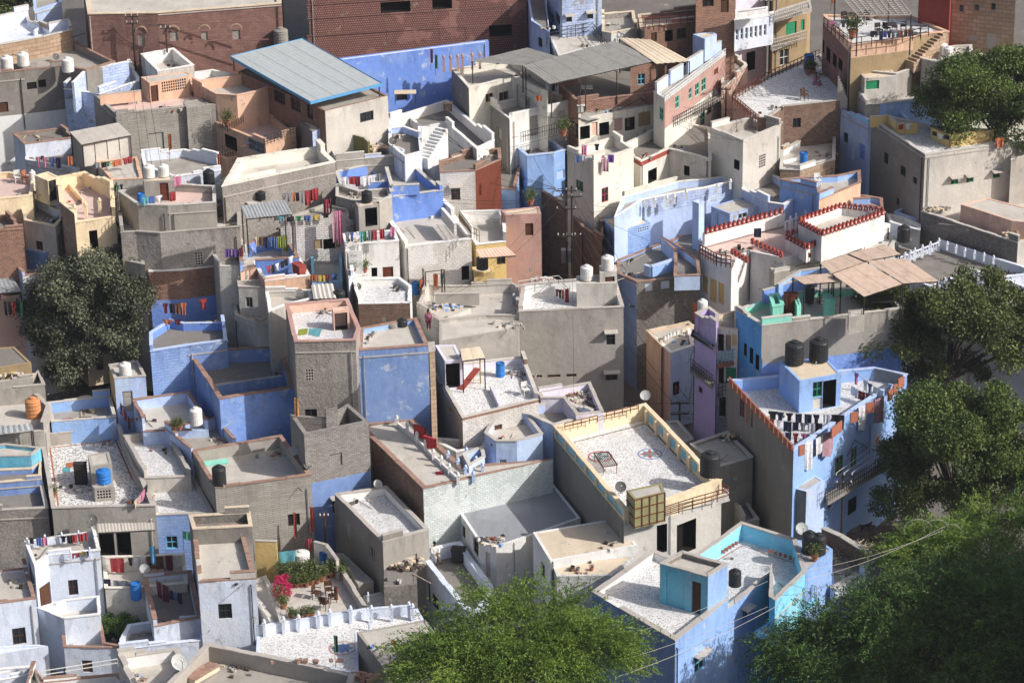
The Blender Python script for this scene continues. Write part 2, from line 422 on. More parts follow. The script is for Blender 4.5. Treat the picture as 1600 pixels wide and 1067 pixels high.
    for sb in subs:
        kd, E, ua, ub, za, zb, opt, dp, bk = sb
        def pt(u, zz, d_=0.0):
            q = E['a']+E['e']*u; return Vector((q.x, q.y, zz))-E['n']*d_
        col = opt.replace('^', '')
        q = Matrix((( E['e'].x, -E['n'].x, 0), (E['e'].y, -E['n'].y, 0), (0, 0, 1)))
        if kd == '^':
            s_ = MB(); uc = (ua+ub)/2
            b0 = [pt(ua-.15, zb+.10, 0), pt(ub+.15, zb+.10, 0), pt(ub+.15, zb+.04, -.45), pt(ua-.15, zb+.04, -.45)]
            b1 = [v+Vector((0, 0, .06)) for v in b0]
            s_.hexa([b0[3], b0[2], b0[1], b0[0]], [b1[3], b1[2], b1[1], b1[0]], 'cement'); s_.build('sunshade', top_parent); continue
        fr = MB(); f_ = .05; dq = dp-.05; c = col or ('frame_brown' if kd != 'g' else 'frame_green')
        def fbar(u0, z0, u1, z1, dd=dq, tt=.045, mt=None):
            fr.hexa([pt(u0, z0, dd), pt(u1, z0, dd), pt(u1, z0, dd+tt), pt(u0, z0, dd+tt)], [pt(u0, z1, dd), pt(u1, z1, dd), pt(u1, z1, dd+tt), pt(u0, z1, dd+tt)], mt or c)
        if kd == 'n': continue
        if kd in 'wgW':
            fbar(ua, za, ua+f_, zb); fbar(ub-f_, za, ub, zb); fbar(ua+f_, za, ub-f_, za+f_); fbar(ua+f_, zb-f_, ub-f_, zb)
            if ub-ua > .45: fbar((ua+ub)/2-.02, za+f_, (ua+ub)/2+.02, zb-f_)
            if zb-za > .8: fbar(ua+f_, (za+zb)/2-.02, ub-f_, (za+zb)/2+.02, dq+.003)
            o = fr.build('window', top_parent)
            if lvl == 0:
                pn = MB(); pn.face([pt(ua, za, dp), pt(ub, za, dp), pt(ub, zb, dp), pt(ua, zb, dp)], bk); pn.build('pane', o)
            else:
                pn = MB(); pn.face([pt(ua, za, dp), pt(ub, za, dp), pt(ub, zb, dp), pt(ua, zb, dp)], bk); pn.build('pane', top_parent)
        elif kd == 'd':
            fr = MB(); c = col or 'wood'
            fbar(ua+.03, za, ub-.03, zb-.03, dp-.05, .05)
            npn = 3
            for k_ in range(npn):
                h0 = za+(zb-za)*(k_+.12)/npn; h1 = za+(zb-za)*(k_+.88)/npn
                fbar(ua+(ub-ua)*.18, h0, ub-(ub-ua)*.18, h1, dp-.07, .018)
            fr.build('door', top_parent)
            bkp = MB(); bkp.face([pt(ua, za, dp+.01), pt(ub, za, dp+.01), pt(ub, zb, dp+.01), pt(ua, zb, dp+.01)], 'dark'); bkp.build('doorway', top_parent)
        elif kd == 'j':
            c = col or 'cement'; nu = max(2, int((ub-ua)/.16)); nz_ = max(2, int((zb-za)/.16))
            for k_ in range(nu+1):
                u = ua+(ub-ua)*k_/nu; fbar(max(ua, u-.025), za, min(ub, u+.025), zb, .0, .05)
            for k_ in range(nz_+1):
                zz = za+(zb-za)*k_/nz_; fbar(ua, max(za, zz-.025), ub, min(zb, zz+.025), .004, .04)
            fr.build('lattice', top_parent)
            bkp = MB(); bkp.face([pt(ua, za, dp), pt(ub, za, dp), pt(ub, zb, dp), pt(ua, zb, dp)], 'dark'); bkp.build('backing', top_parent)
    K[key] = dict(root=root, z=z, zf=zf, poly=poly, node=top_parent, emap=emap)
    return zf
def F(k): return K[k]['zf']
def Zt(k): return K[k]['z']
def wallseg(key, pts, z, h, mat, th=.17, cap='cement', name='parapet', zz=None, capt=.05):
    """a free wall strip on a house, polyline at its top"""
    q = [P(x, y, z) for x, y, _ in parse(pts)]
    mb = MB(); cp = MB()
    for a, b in zip(q[:-1], q[1:]):
        e = Vector((b.x-a.x, b.y-a.y, 0)).normalized(); nn = Vector((-e.y, e.x, 0))*th/2
        mb.hexa([v-Vector((0, 0, h)) for v in (a-nn, b-nn, b+nn, a+nn)], [a-nn, b-nn, b+nn, a+nn], mat)
        if cap:
            m2 = nn*1.25; a2 = a-e*.02; b2 = b+e*.02
            l = [a2-m2, b2-m2, b2+m2, a2+m2]
            cp.hexa([v+Vector((0, 0, .002)) for v in l], [v+Vector((0, 0, capt)) for v in l], cap)
    o = mb.build(name, K[key]['node']); 
    if cap: cp.build('coping', K[key]['node'])
    return o
# ---------------------------------------------------------------- palette
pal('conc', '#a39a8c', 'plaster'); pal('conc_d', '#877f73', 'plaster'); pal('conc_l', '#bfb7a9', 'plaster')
pal('rubble', '#9c9287', 'rough', '#857b70'); pal('rubble_d', '#857c72', 'rough', '#6c645b'); pal('rubble_w', '#c8c5c0', 'rough', '#aeaaa4')
pal('white', '#dcd9d2', 'plaster', blot=.3); pal('white_b', '#cdd6e8', 'plaster', blot=.35, nb=.6); pal('cream', '#d8cfba', 'plaster', blot=.3)
pal('beige', '#dfc8a2', 'plaster', blot=.2, streak=.25); pal('peach', '#d2a98c', 'plaster', blot=.25, streak=.3); pal('pink', '#d9b09b', 'plaster'); pal('rose', '#b48d82', 'plaster')
pal('yellow', '#cdb06c', 'plaster', blot=.3); pal('ochre', '#9c8560', 'plaster')
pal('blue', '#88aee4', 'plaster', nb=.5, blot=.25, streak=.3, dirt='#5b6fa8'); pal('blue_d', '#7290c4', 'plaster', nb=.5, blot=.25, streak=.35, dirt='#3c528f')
pal('blue_v', '#668cd6', 'plaster', nb=.5, blot=.2, streak=.3, dirt='#3c5bb0'); pal('blue_l', '#adc1e8', 'plaster', nb=.6, blot=.3, dirt='#7e8cab')
pal('blue_p', '#c9d5ec', 'plaster', nb=.7, blot=.35, dirt='#8a93a8'); pal('bluestone', '#89abe0', 'pbrick', '#7c9dd6', bw=.42, bh=.2, ms=.015, mortar='#7089c0', dirt='#5668a0', blot=.3)
pal('bluerough', '#7a9ee2', 'rough', '#6f91d4', dirt='#48609f', blot=.3, vs=3.5); pal('blue_ps', '#b9c8e6', 'pbrick', '#9db2dd', bw=.45, bh=.2, ms=.018, mortar='#97a5c4', dirt='#868ea5', blot=.4, peel='#948f8a')
pal('aqua', '#7acbe6', 'plaster', blot=.15, streak=.15, dirt='#549bb8'); pal('teal', '#57b0cc', 'plaster', blot=.2, dirt='#33768a'); pal('mint', '#79cdb4', 'plaster', blot=.2); pal('cyanwall', '#459dd6', 'plaster', blot=.15, dirt='#2e709c')
pal('lilac', '#bcaed2', 'plaster', blot=.25); pal('lilac_w', '#d3cbe0', 'plaster', blot=.25); pal('purple', '#ad9ac8', 'plaster', blot=.25)
pal('brick', '#a07058', 'brick', '#7d5444', mortar='#9a8c7c'); pal('brick_d', '#8f6e5a', 'brick', '#6a4f42', mortar='#7d7266'); pal('greybrick', '#a59c93', 'brick', '#857c74', bw=.24, bh=.11, mortar='#6e675f')
pal('greystone', '#aaa294', 'brick', '#9a9183', bst=.4, bw=.9, bh=.13, ms=.012, mortar='#675f56', warp=.09); pal('redstone', '#8a655b', 'brick', '#76564d', bw=.45, bh=.2, ms=.015, mortar='#6c5249', bst=.5, blot=.5)
pal('sandstone', '#b59a80', 'brick', '#a08468', bw=.6, bh=.3, ms=.02, mortar='#8a7460'); pal('whitebrick', '#dcd4ca', 'pbrick', '#cbc2b8', bw=.32, bh=.15, ms=.02, mortar='#b0a89f', warp=.1)
pal('mintbrick', '#d3ded9', 'pbrick', '#bccac6', bw=.3, bh=.15, ms=.02, mortar='#acb7b3', warp=.1); pal('jali', '#9a6a60', 'pbrick', '#8b5d54', bw=.17, bh=.17, ms=.035, mortar='#553934', warp=0.0, streak=.25)
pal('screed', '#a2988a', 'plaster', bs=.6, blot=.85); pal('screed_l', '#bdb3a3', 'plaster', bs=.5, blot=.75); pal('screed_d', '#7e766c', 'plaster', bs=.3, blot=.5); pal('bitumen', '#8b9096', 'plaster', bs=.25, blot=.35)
pal('mosaic', '#e2e0dc', 'mosaic', '#8d857e', vs=18, cut=.76); pal('mosaic_l', '#d6d5d4', 'mosaic', '#9b9895', vs=15, cut=.74); pal('mosaic_d', '#dedbd6', 'mosaic', '#5e5650', vs=12.0, cut=.66)
pal('cement', '#b2a799', 'plaster', blot=.4); pal('copebrick', '#a98573', 'brick', '#8d6a5a', bw=.5, bh=.3, mortar='#8a7a6c'); pal('slab', '#cbb99e', 'plaster', bs=.5, blot=.35)
pal('ground', '#6d655c', 'plaster', bs=.2); pal('pinkfloor', '#cdb0a4', 'plaster', blot=.3)
pal('dark', '#1d1a18', 'plain'); pal('pane', '#23292c', 'glass'); pal('frame_brown', '#5a3d2c', 'plain'); pal('frame_green', '#2f8f63', 'plain'); pal('wood', '#54382a', 'plain')
pal('iron', '#3a3634', 'plain'); pal('rust', '#6d3a2b', 'plain'); pal('wwhite', '#d8d6d0', 'plain'); pal('redpaint', '#9c4a42', 'plain'); pal('terracotta', '#a86a55', 'plain')
pal('zinc', '#8d9396', 'metal', '#6f7376', rough=.5, spec=.4); pal('bluesheet', '#a7b0ae', 'metal', '#9aa5a4', rough=.6, blot=.1, streak=.1); pal('brownsheet', '#bfa691', 'metal', '#a3866f', rough=.7, blot=.2, streak=.2)
pal('asbestos', '#8b8880', 'metal', '#76736c', rough=.9, blot=.4); pal('blacktank', '#2b2c2d', 'plain', rough=.45, spec=.4); pal('whitetank', '#dddbd5', 'plain', rough=.5); pal('bluedrum', '#2f78c4', 'plain', rough=.5)
pal('jali2', '#a67468', 'pbrick', '#98695e', bw=.17, bh=.17, ms=.05, mortar='#5a3c36', warp=0.0, streak=.3); pal('moss', '#6d6a3a', 'plaster')
B = bld
# ---------------------------------------------------------------- ground (slopes gently up and away)
def G(y): return 0.0 if y < 146 else ((y-146)*.19 if y < 176 else 5.7+(y-176)*.035)
gm = MB()
ys = [60, 146, 176, 260, 330, 700]
for ya, yb in zip(ys[:-1], ys[1:]):
    gm.face([(-400, ya, G(ya)-.01), (400, ya, G(ya)-.01), (400, yb, G(yb)-.01), (-400, yb, G(yb)-.01)], 'ground')
go = gm.build('ground'); go['kind'] = 'structure'
# ---------------------------------------------------------------- bottom right: deep blue house
B('A', 'deep blue house with a speckled white roof terrace and a turquoise stair room', 'D3 880,235 1290,390 1350,545 1020,805 500,500', 8, .4, 'blue', 'white', 'mosaic', ew={3: 'blue_d'},  # shaded front-left wall gets a darker blue: shade put into the colour
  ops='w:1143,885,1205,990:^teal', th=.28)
zA = F('A')
B('Am', '', 'D3 925,320 1060,245 1350,325 1225,405', up('D3', 1220, 405, 655, zA), .25, 'blue', 'screed_d', 'screed_l', base=zA, parent='A', name='stair_room', ew={3: 'teal', 0: 'teal'}, ops='d:1122,435,1180,632:wood n:962,385,1078,605:teal', th=.2)
B('A2', 'house with a turquoise walled mosaic terrace and tile dado', 'F 1087,867 1157.5,816 1244,843 1259,893 1211,938 1202,932 1203,885 1181,901 1137,936', 8, 1.0, 'aqua', 'aqua', 'mosaic_l', ew={7: 'blue', 8: 'blue', 4: 'teal', 5: 'teal'}, eh={7: .4, 6: .5}, th=.2, ops='D3 w:1443,600,1478,668:^teal')
B('A3', 'narrow blue house that carries the black tank beside the turquoise terrace', 'D4 178,172 345,190 405,232 235,375', 8, .05, 'blue', fl='screed_l', cap=None)
B('A4', 'low pale blue house roof heaped with brushwood', 'D4 370,110 650,250 780,330 405,500', 5.3, .1, 'blue_l', fl='screed', cap=None)
wallseg('A4', 'D4 405,478 565,385', 5.9, .75, 'blue_p', th=.35); wallseg('A4', 'D4 590,345 770,240', 6.4, 1.2, 'blue_p', th=.4)
wallseg('A4', 'D4 345,100 460,150 640,265', 6.4, 1.1, 'brick_d', th=.3)
B('A5', 'orange plastered shed with a rusty tin roof below the brushwood roof', 'D4 540,520 840,350 870,385 580,555', 4.4, .03, 'peach', fl='asbestos', cap=None)
B('A6', 'low white house with a sandstone slab roof', 'D3 130,125 640,40 785,205 240,305', 7.2, .03, 'white', fl='slab', cap=None)
B('A6b', 'lean-to with a lower slab roof beside the sandstone roof', 'D3 250,320 780,268 620,395 280,400', 6.7, .03, 'rubble_w', fl='slab', cap=None)
# beige terrace house
B('A7', 'beige terrace house with blue niches, a speckled roof and painted rosettes', 'C3 262,530 835,385 1190,760 1310,860 975,990 700,1050', 9.3, .95, 'conc_l', 'beige', 'mosaic', cap='beige', ew={5: 'beige|.7|conc_d', 0: 'conc', 1: 'conc', 3: 'beige|1.1|conc_l', 4: 'beige|.7|conc_l'}, eh={2: .5},
  ops=' '.join('n:%d,%d,%d,%d:%s' % (x, 530+(x-238)*1.187+14, x+50, 530+(x-238)*1.187+56, 'aqua') for x in (275, 337, 400, 464, 528, 592, 640)) + ' D3 D:905,75,985,250 D:1030,60,1150,250', th=.22)
B('A8', 'low white house with a flat grey bitumen roof', 'F 713,793 745,773 800,757 866,757 907,809 800,846 775,854 749,847', 5.8, .03, 'white', fl='bitumen', cap=None, ops='D2 w:1288,85,1308,160 w:1358,170,1390,265 d:1435,250,1465,410:conc_l')
B('A9', 'pale blue walled roof terrace where a man sits', 'D2 1003,238 1280,186 1480,470 1400,640 1290,600', 4.4, .75, 'blue_p', 'blue_p', 'screed_d', cap='blue_p', th=.28, ops='w:1072,430,1088,560 w:1100,520,1140,600')
B('E1', 'tall grey house with a speckled roof and pale parapets', 'F 523,772 604,760 670,828 598,847', 6.4, .45, 'conc_d', 'white', 'mosaic_l', th=.2, ew={2: 'conc'})
B('E2', 'low grey-green plank roof shed between the terrace garden and the grey house', 'D2 500,255 545,255 735,430 640,455', 3.6, .03, 'conc', fl='zinc', cap=None)
B('E3', 'ruined stone room with a yellow cloth on its wall', 'D2 800,200 1000,250 1005,450 800,470', 4.6, .03, 'rubble_d', fl='screed_d', cap=None)
B('E4', 'low white annex with a white tin roof under the pale blue terrace', 'D2 670,520 1010,445 1010,600 700,610', 2.9, .03, 'white', fl='wwhite', cap=None)
B('G', 'terrace garden house full of potted plants and wooden chairs', 'D2 85,420 370,345 520,315 690,590 165,700', 4.2, .55, 'conc', 'conc_l', 'screed_l', eh={4: .1, 0: .2, 3: .1}, th=.18)
B('Mo', 'house with a white mosaic roof, a painted rosette and pale blue posts', 'D2 5,765 690,648 1010,600 1060,690 640,760 640,1010 0,885', 4.0, .03, 'blue_p', fl='mosaic', cap=None)
wallseg('Mo', 'D2 5,715 690,605 960,585', 4.55, .6, 'blue_p', th=.14, cap='blue_p')
B('Gb', 'plain grey block roof half under the feathery acacia', 'D2 630,748 1060,672 1180,830 810,988', 5.2, .03, 'conc', fl='screed_l', cap=None)
B('R1', 'grey house with a deep parapet, a rusty trough and a dish at the bottom edge', 'D1 1060,1055 1290,820 D2 0,880 615,1010 560,1200 D1 900,1250', 6.0, .9, 'conc', 'conc', 'screed', th=.28)
B('R2', 'grey walled roof with a white inner wall at the bottom edge', 'D1 735,905 1110,848 1180,980 900,1200', 5.0, .7, 'conc_l', 'white', 'screed_l', th=.25)
B('R3', 'house with a stepped brick coping and white railing at the bottom left corner', 'D1 205,960 270,1055 740,1010 900,1200 100,1250', 3.4, .5, 'white', fl='screed_l', cap='copebrick')
# pale blue houses bottom left
B('L1', 'pale blue rough-plastered house with dark window at the left edge', 'D1 -120,360 160,330 225,540 -120,590', 4.7, .3, 'blue_p', fl='screed_l', cap='copebrick', ops='w:78,722,163,825 ', eh={0: .1})
B('L1b', 'low pale blue forecourt wall at the left edge', 'D1 -120,840 240,825 300,835 -120,905', 2.5, .1, 'blue_p', fl='blue_p', cap=None)
B('L2', 'pale blue house with open brown door and washing along its roof', 'D1 155,182 590,118 625,238 300,272 215,330', 5.9, .4, 'blue_p', fl='screed_l', cap='white', ops='d:248,438,350,595:frame_brown w:428,422,488,518:wood', th=.14)
B('L2b', '', 'D1 235,600 410,548 620,525 625,640 400,665', 3.8, .8, 'blue_p', base=G(0), parent='L2', name='balcony', fl='screed_l', cap='white', th=.12)
B('L3', 'pale blue house with grey roof, brick copings and a barred window', 'D1 1205,110 1515,100 1600,415 1240,438', 6.5, .3, 'blue_p', 'conc_l', 'screed_l', cap='copebrick', ops='w:1365,572,1450,665:iron', th=.2, capt=.06)
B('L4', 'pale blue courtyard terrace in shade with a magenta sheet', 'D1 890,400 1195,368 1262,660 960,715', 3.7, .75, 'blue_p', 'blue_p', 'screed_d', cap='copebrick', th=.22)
B('L4b', 'stepped pale blue garden wall in front of the shaded courtyard', 'D1 800,705 955,682 1262,670 1275,800 745,860 750,800', 2.7, .5, 'blue_p', 'blue_p', 'screed', cap='blue_p', th=.2)
B('L5', 'small pale blue forecourt with brick coping and a wooden gate', 'D1 388,735 635,705 660,818 735,830 745,850 400,845', 2.7, .7, 'blue_p', 'white', 'screed_l', cap='copebrick', ops='d:512,925,578,1000:frame_brown', th=.14)
# row above
B('C1a', 'house with a coarse black and white mosaic roof and a cistern room', 'C1 250,578 745,520 970,1025 325,1040', 6.8, .8, 'conc', 'conc', 'mosaic_d', ops='D1 D:620,125,715,268 D:730,125,820,268 ', th=.2, ew={2: 'conc'})
z = F('C1a')
B('C1c', '', 'C1 548,705 680,685 700,760 565,780', up('C1', 570, 780, 935, z), .04, 'conc', base=z, parent='C1a', name='cistern_room', fl='screed_l', cap=None)
B('C1d', '', 'C1 572,895 700,885 716,905 590,915', up('C1', 600, 915, 1000, z), .04, 'conc', base=z, parent='C1a', name='tank_stand', fl='screed_l', cap=None, ops='j:605,925,695,980')
B('C1b', 'house with a plain white chip roof between the cistern house and the grey house', 'C1 772,585 1045,542 1190,800 900,812', 7.3, .5, 'conc_l', 'conc', 'mosaic_l', th=.2, eh={2: .05})
B('C1e', 'low blue brick house with a pale chip roof and blue framed window', 'C1 905,830 1195,815 1330,1060 975,1075', 6.0, .15, 'bluestone', 'conc_l', 'mosaic_l', ops='D1 w:1038,150,1110,228:teal', eh={2: .05})
B('G1', 'grey house with a wide bare roof, black ribbed tank and green plank', 'C1 1200,680 C2 158,585 345,832 C1 1345,915', 7.7, .75, 'greystone', 'conc', 'screed_l', cap='copebrick', ops='D2 w:200,10,275,85', th=.2)
B('C1f', 'yellow sided pale blue stair tower topped by a white tank', 'C1 680,145 860,120 910,215 715,232', 9.6, .15, 'blue_l', 'conc', 'screed_l', ew={3: 'yellow'}, ops='d:770,308,832,440:conc', th=.14)
B('C1g', 'small blue walled court with a white tank and potted flowers', 'C1 830,362 1180,310 1300,495 890,508', 8.3, .7, 'blue_l', 'blue_l', 'screed_l', cap='copebrick', eh={2: .1}, th=.16)
B('C1h', 'pale blue lower yard beside the grey house with bare floor', 'C1 1030,540 1350,470 1475,605 1195,672', 7.9, .7, 'blue_l', 'blue_l', 'screed', cap='copebrick', eh={2: .1}, th=.16)
B('C1i', 'long blue walled yard with a pink quilt over its wall', 'C1 300,378 690,335 725,470 320,500', 7.6, .7, 'blue', 'blue', 'screed', cap='conc_l', th=.16)
B('O1', 'grey roof at the left edge with an orange water tank', 'C1 -120,330 200,295 310,400 270,510 -120,560', 8.4, .6, 'conc', 'conc', 'screed_l', th=.18, eh={3: .1})
B('O1b', 'small grey roof room with jars at the left edge', 'C1 -120,260 195,225 240,180 280,270 -120,300', 9.0, .5, 'conc', 'conc', 'screed_l', th=.16)
B('O2', 'turquoise painted shack with a small step at the left edge', 'C1 -100,720 195,712 255,665 40,640 -100,650', 7.6, .2, 'teal', 'teal', 'screed_l', th=.14)
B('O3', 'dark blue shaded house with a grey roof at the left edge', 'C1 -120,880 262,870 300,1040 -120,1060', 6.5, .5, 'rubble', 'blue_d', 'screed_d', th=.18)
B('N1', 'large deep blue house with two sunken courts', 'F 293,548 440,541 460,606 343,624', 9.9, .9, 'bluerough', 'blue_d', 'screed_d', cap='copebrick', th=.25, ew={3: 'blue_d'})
B('N1b', '', 'C1 1335,262 C2 150,205 170,215 C1 1345,275', 9.7, .02, 'blue_d', base=F('N1'), parent='N1', name='cross_wall', fl='screed', cap=None)
B('H1', 'rough grey brick house with roofless room and chimney stack', 'C2 212,452 430,470 575,385 705,497 300,578', 10.1, 1.1, 'greybrick', 'greybrick', 'screed_l', cap=None, th=.25, ew={3: 'greybrick|3.3|blue_d'})
B('H1c', '', 'C2 430,408 505,395 510,405 435,418', 10.8, .03, 'greybrick', base=F('H1'), parent='H1', name='chimney', fl='slab', cap=None)
B('J', 'long white and brown brick house with a row of white roof posts', 'C2 632,520 975,480 1290,780 C3 255,735 C2 1045,918 710,590', 8.0, .12, 'mintbrick', 'conc_l', 'screed_l', cap='copebrick', ew={5: 'brick_d', 4: 'brick_d'}, th=.25)
wallseg('J', 'C2 635,428 975,385', 8.8, 1.0, 'whitebrick', cap='copebrick')
B('J2', 'pale blue room beside the posts with a lean brown shutter', 'C2 1428,570 1480,482 1600,465 C3 100,457 192,578 30,622 C2 1500,622', 9.0, .5, 'blue_l', 'blue_l', 'screed_l', th=.16, ops='d:1525,735,1565,800:conc')
B('K1', 'pale blue two-court house beside the beige terrace', 'C3 20,440 60,408 315,358 512,447 258,528 200,500 110,455', 9.2, .6, 'blue_l', 'blue_l', 'screed', cap='conc_l', th=.2)
B('K2', 'roof with lilac walls and piled broken bricks', 'C3 160,310 490,255 570,440 400,455 320,350 180,352', 9.6, .5, 'lilac_w', 'lilac_w', 'screed', th=.16)
B('S', 'terrace house with lilac stair room, playground slide and chip roof', 'C2 1120,150 C3 75,95 165,330 C2 1290,445', 10.2, .45, 'brick_d', 'lilac_w', 'mosaic', cap='conc_l', th=.18, eh={2: .12, 3: .1}, ew={3: 'conc_d', 2: 'brick|.5|whitebrick'})
B('Sm', '', 'C2 1118,20 1245,18 1290,112 1180,120', up('C2', 1285, 112, 290, F('S')), .03, 'lilac_w', base=F('S'), parent='S', name='stair_room', fl='screed_l', cap=None, ops='D:1185,135,1275,285', ew={3: 'conc_d'})
B('P1', 'blue house wall with two round tanks on its roof', 'F 563,513 650,497 669,540 560,548', 12.9, .3, 'blue_d', 'blue', 'screed_l', cap='copebrick', th=.2)
B('P2', 'grey stone house with a pink walled roof and green vine rope', 'B2 183,832 575,800 650,985 622,1062 240,1070', 14.0, .6, 'rubble', 'pink', 'mosaic_l', cap='rose', th=.2, ops='C2 j:310,170,360,243 w:305,420,382,480:frame_brown')
B('Q', 'big grey concrete house with a white stair room and two white tanks', 'B3 62,712 640,655 697,852 42,882', 12.3, .7, 'conc', 'white', 'mosaic', th=.2, ops='C3 W:125,208,188,223 W:222,205,303,222 W:340,200,403,219 w:585,190,660,240:^iron w:590,-60,645,20:^iron')
B('Qm', '', 'B3 402,655 543,648 655,640 656,700 540,703 404,706', up('B3', 500, 705, 850, F('Q')), .03, 'conc_l', base=F('Q'), parent='Q', name='stair_room', fl='screed_l', cap=None)
B('Qn', '', 'B3 546,592 650,586 657,629 548,637', up('B3', 600, 634, 838, F('Q')), .03, 'conc_l', base=F('Q'), parent='Q', name='stair_tower', fl='screed_l', cap=None, ops='d:582,662,642,812:wood')

B('Qb', 'grey stained roofs with low walls left of the white stair room', 'B2 1065,722 1600,705 B3 40,722 45,905 B2 1440,905 1145,935 1005,855', 12.0, .6, 'conc_l', 'conc_l', 'screed_l', cap='cement', base=5)
wallseg('Qb', 'B2 1120,770 1395,765', 12.4, .8, 'conc', cap='cement')
wallseg('G', 'D2 -5,178 130,182', 5.0, 3.0, 'yellow', cap='cement'); wallseg('G', 'D2 365,185 440,205 510,300', 4.9, 2.5, 'cream', cap='cement')
B('Q0', 'grey house with stained concrete walls and junk piled on its roof box', 'B2 1145,932 1440,900 B3 45,940 B3 40,985 B2 1145,1067', 11.8, .03, 'conc', fl='screed_l', cap=None, base=3)
B('Pn', 'narrow tan brick strip house between the blue wall and the lilac terrace', 'C2 1080,5 1112,2 1118,58 1084,64', 14.2, .1, 'sandstone', fl='screed', cap='cement', base=3)
B('P2m', '', 'B2 472,852 575,846 582,868 482,878', up('B2', 485, 878, 1000, F('P2')), .03, 'pink', base=F('P2'), parent='P2', name='stair_box', fl='slab', cap=None, ops='D:492,888,572,1000')
B('S2', 'low pale yard with a broken white wall beside the lilac terrace', 'C2 1120,600 1280,612 1425,600 1440,660 1250,690 1150,640', 7.9, .4, 'whitebrick', 'whitebrick', 'screed', cap='white')
B('L6', 'narrow white stair flights beside the grey barred window house', 'D1 1560,430 D2 60,400 80,430 170,700 110,710 D1 1590,560', 3.4, .2, 'conc_l', 'white', 'screed_l', cap='conc_l')
B('L7', 'brick coped yard with orange cloths above the barred window house', 'D1 1180,20 1560,0 1575,90 1205,108', 7.2, .5, 'conc_d', 'rubble_d', 'screed_d', cap='slab')
B('L8', 'cream wall yard hung with bedspreads between the pale blue houses', 'D1 640,280 1155,262 1165,370 895,395 820,400 650,400', 4.3, .9, 'cream', 'cream', 'screed_l', cap='cream', eh={1: .1, 2: .1, 3: .1, 4: .1, 5: .1})
B('R4', 'pale low parapet court in front of the stepped pale blue wall', 'D1 -80,985 205,960 225,1010 -60,1060', 3.0, .3, 'blue_p', 'blue_p', 'screed', cap='white')
B('J3', 'sunken narrow blue walled court beside the white roof posts', 'C2 1290,700 1420,650 1430,720 1330,780', 8.3, .6, 'blue_l', 'blue_l', 'screed_d', cap='conc_l')
B('O4', 'low blue yard with a hanging board below the turquoise shack', 'C1 -60,800 190,790 255,745 260,860 -60,885', 6.9, .3, 'blue_d', 'blue_d', 'screed_d', cap='slab')
# ---------------------------------------------------------------- right and middle
B('V', 'big bright blue house hung with washing, black tanks and orange lattice parapet', 'C3 1350,240 C4 660,162 870,205 160,680', 10.3, .75, 'blue', 'blue', 'mosaic_l', cap='blue_l', ew={3: 'conc_d', 2: 'blue'}, th=.2, base=1.0,
  ops='C4 g:515,660,555,790:frame_green g:420,715,470,830:frame_green D:500,975,552,1067 w:375,945,400,1040:frame_brown')
B('Vm', '', 'C4 72,122 375,112 458,202 198,246', up('C4', 198, 246, 445, F('V')), .03, 'blue', base=F('V'), parent='V', name='stair_room', fl='slab', cap=None, ops='D:342,240,425,408 w:280,250,340,345:frame_green n:280,350,338,440:conc_l')
B('Vr', '', 'C4 155,912 290,828 355,868 240,935', 7.7, .03, 'blue_l', base=1.0, parent='V', name='porch_room', fl='cement', cap=None, ew={3: 'conc_d'})
B('Lo', 'low shaded roof behind the beige terrace house with junk in its corner', 'C3 1115,640 1345,560 1505,722 1290,782', 7.4, .15, 'conc_d', fl='screed_l', cap='conc_l', base=1.5)
B('Lp', 'narrow shaded lane-side roof below the blue washing house', 'C3 1370,990 1440,960 D3 1545,45 1440,70', 4.4, .3, 'conc', fl='screed', cap='conc_l')
B('Gw', 'grey concrete house with mint green terrace and a cyan arcade side', 'B3 1402,868 B4 100,760 700,720 850,860 B3 1562,968', 13.6, .5, 'conc', 'mint', 'screed_l', cap='conc_l', ew={4: 'cyanwall', 3: 'conc|2.6|bluerough'}, base=3.0, th=.2,
  ops='C3 D:1450,10,1468,88 D:1486,38,1508,135 D:1522,80,1545,175')
B('Pu', 'purple plastered house beside the lane with a small white tank', 'F 1086,490 1108,480 1123,491 1119,513', 13.0, .6, 'purple', 'purple', 'screed_l', ew={4: 'purple'}, base=3.0, ops='C3 w:1165,280,1190,320')
B('Oc', 'cream lane house with railed balconies and green doors', 'F 1119,513 1125,492 1152,486 1153,516', 12.4, .2, 'cream', 'cream', 'screed', cap='slab', base=3.0, ops='F D:1122,522,1131,548 d:1134,523,1142,548:ochre n:1144,522,1151,540:yellow D:1123,572,1131,598 n:1134,574,1150,600:frame_green D:1124,620,1134,650 d:1138,622,1148,650:rust')
B('Sh', 'small pink lane house with a scalloped white roof edge', 'B3 842,1003 1105,952 C3 1135,25 990,72', 8.9, .1, 'pink', 'pink', 'screed_l', cap='white', base=3.5, ew={2: 'blue_l'}, ops='C3 n:870,40,920,180:ochre D:1005,250,1045,330 n:825,10,860,60:ochre')
B('Sh2', 'plain rubble house with rough roof edge next to the scalloped lane house', 'C3 960,500 1040,495 1135,610 1060,640', 5.2, .1, 'conc_l', fl='screed_l', cap='conc_l', base=2.0)
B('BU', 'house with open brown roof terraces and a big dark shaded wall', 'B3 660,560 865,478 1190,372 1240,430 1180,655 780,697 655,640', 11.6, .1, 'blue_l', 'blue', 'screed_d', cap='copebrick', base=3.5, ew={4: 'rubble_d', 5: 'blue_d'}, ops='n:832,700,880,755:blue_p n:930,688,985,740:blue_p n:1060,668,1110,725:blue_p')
B('BUa', '', 'B3 932,412 1060,478 1170,560 1175,655 1015,660 1015,495', 12.5, .5, 'blue_l', base=F('BU'), parent='BU', name='upper_terrace', fl='screed_d', cap='copebrick')
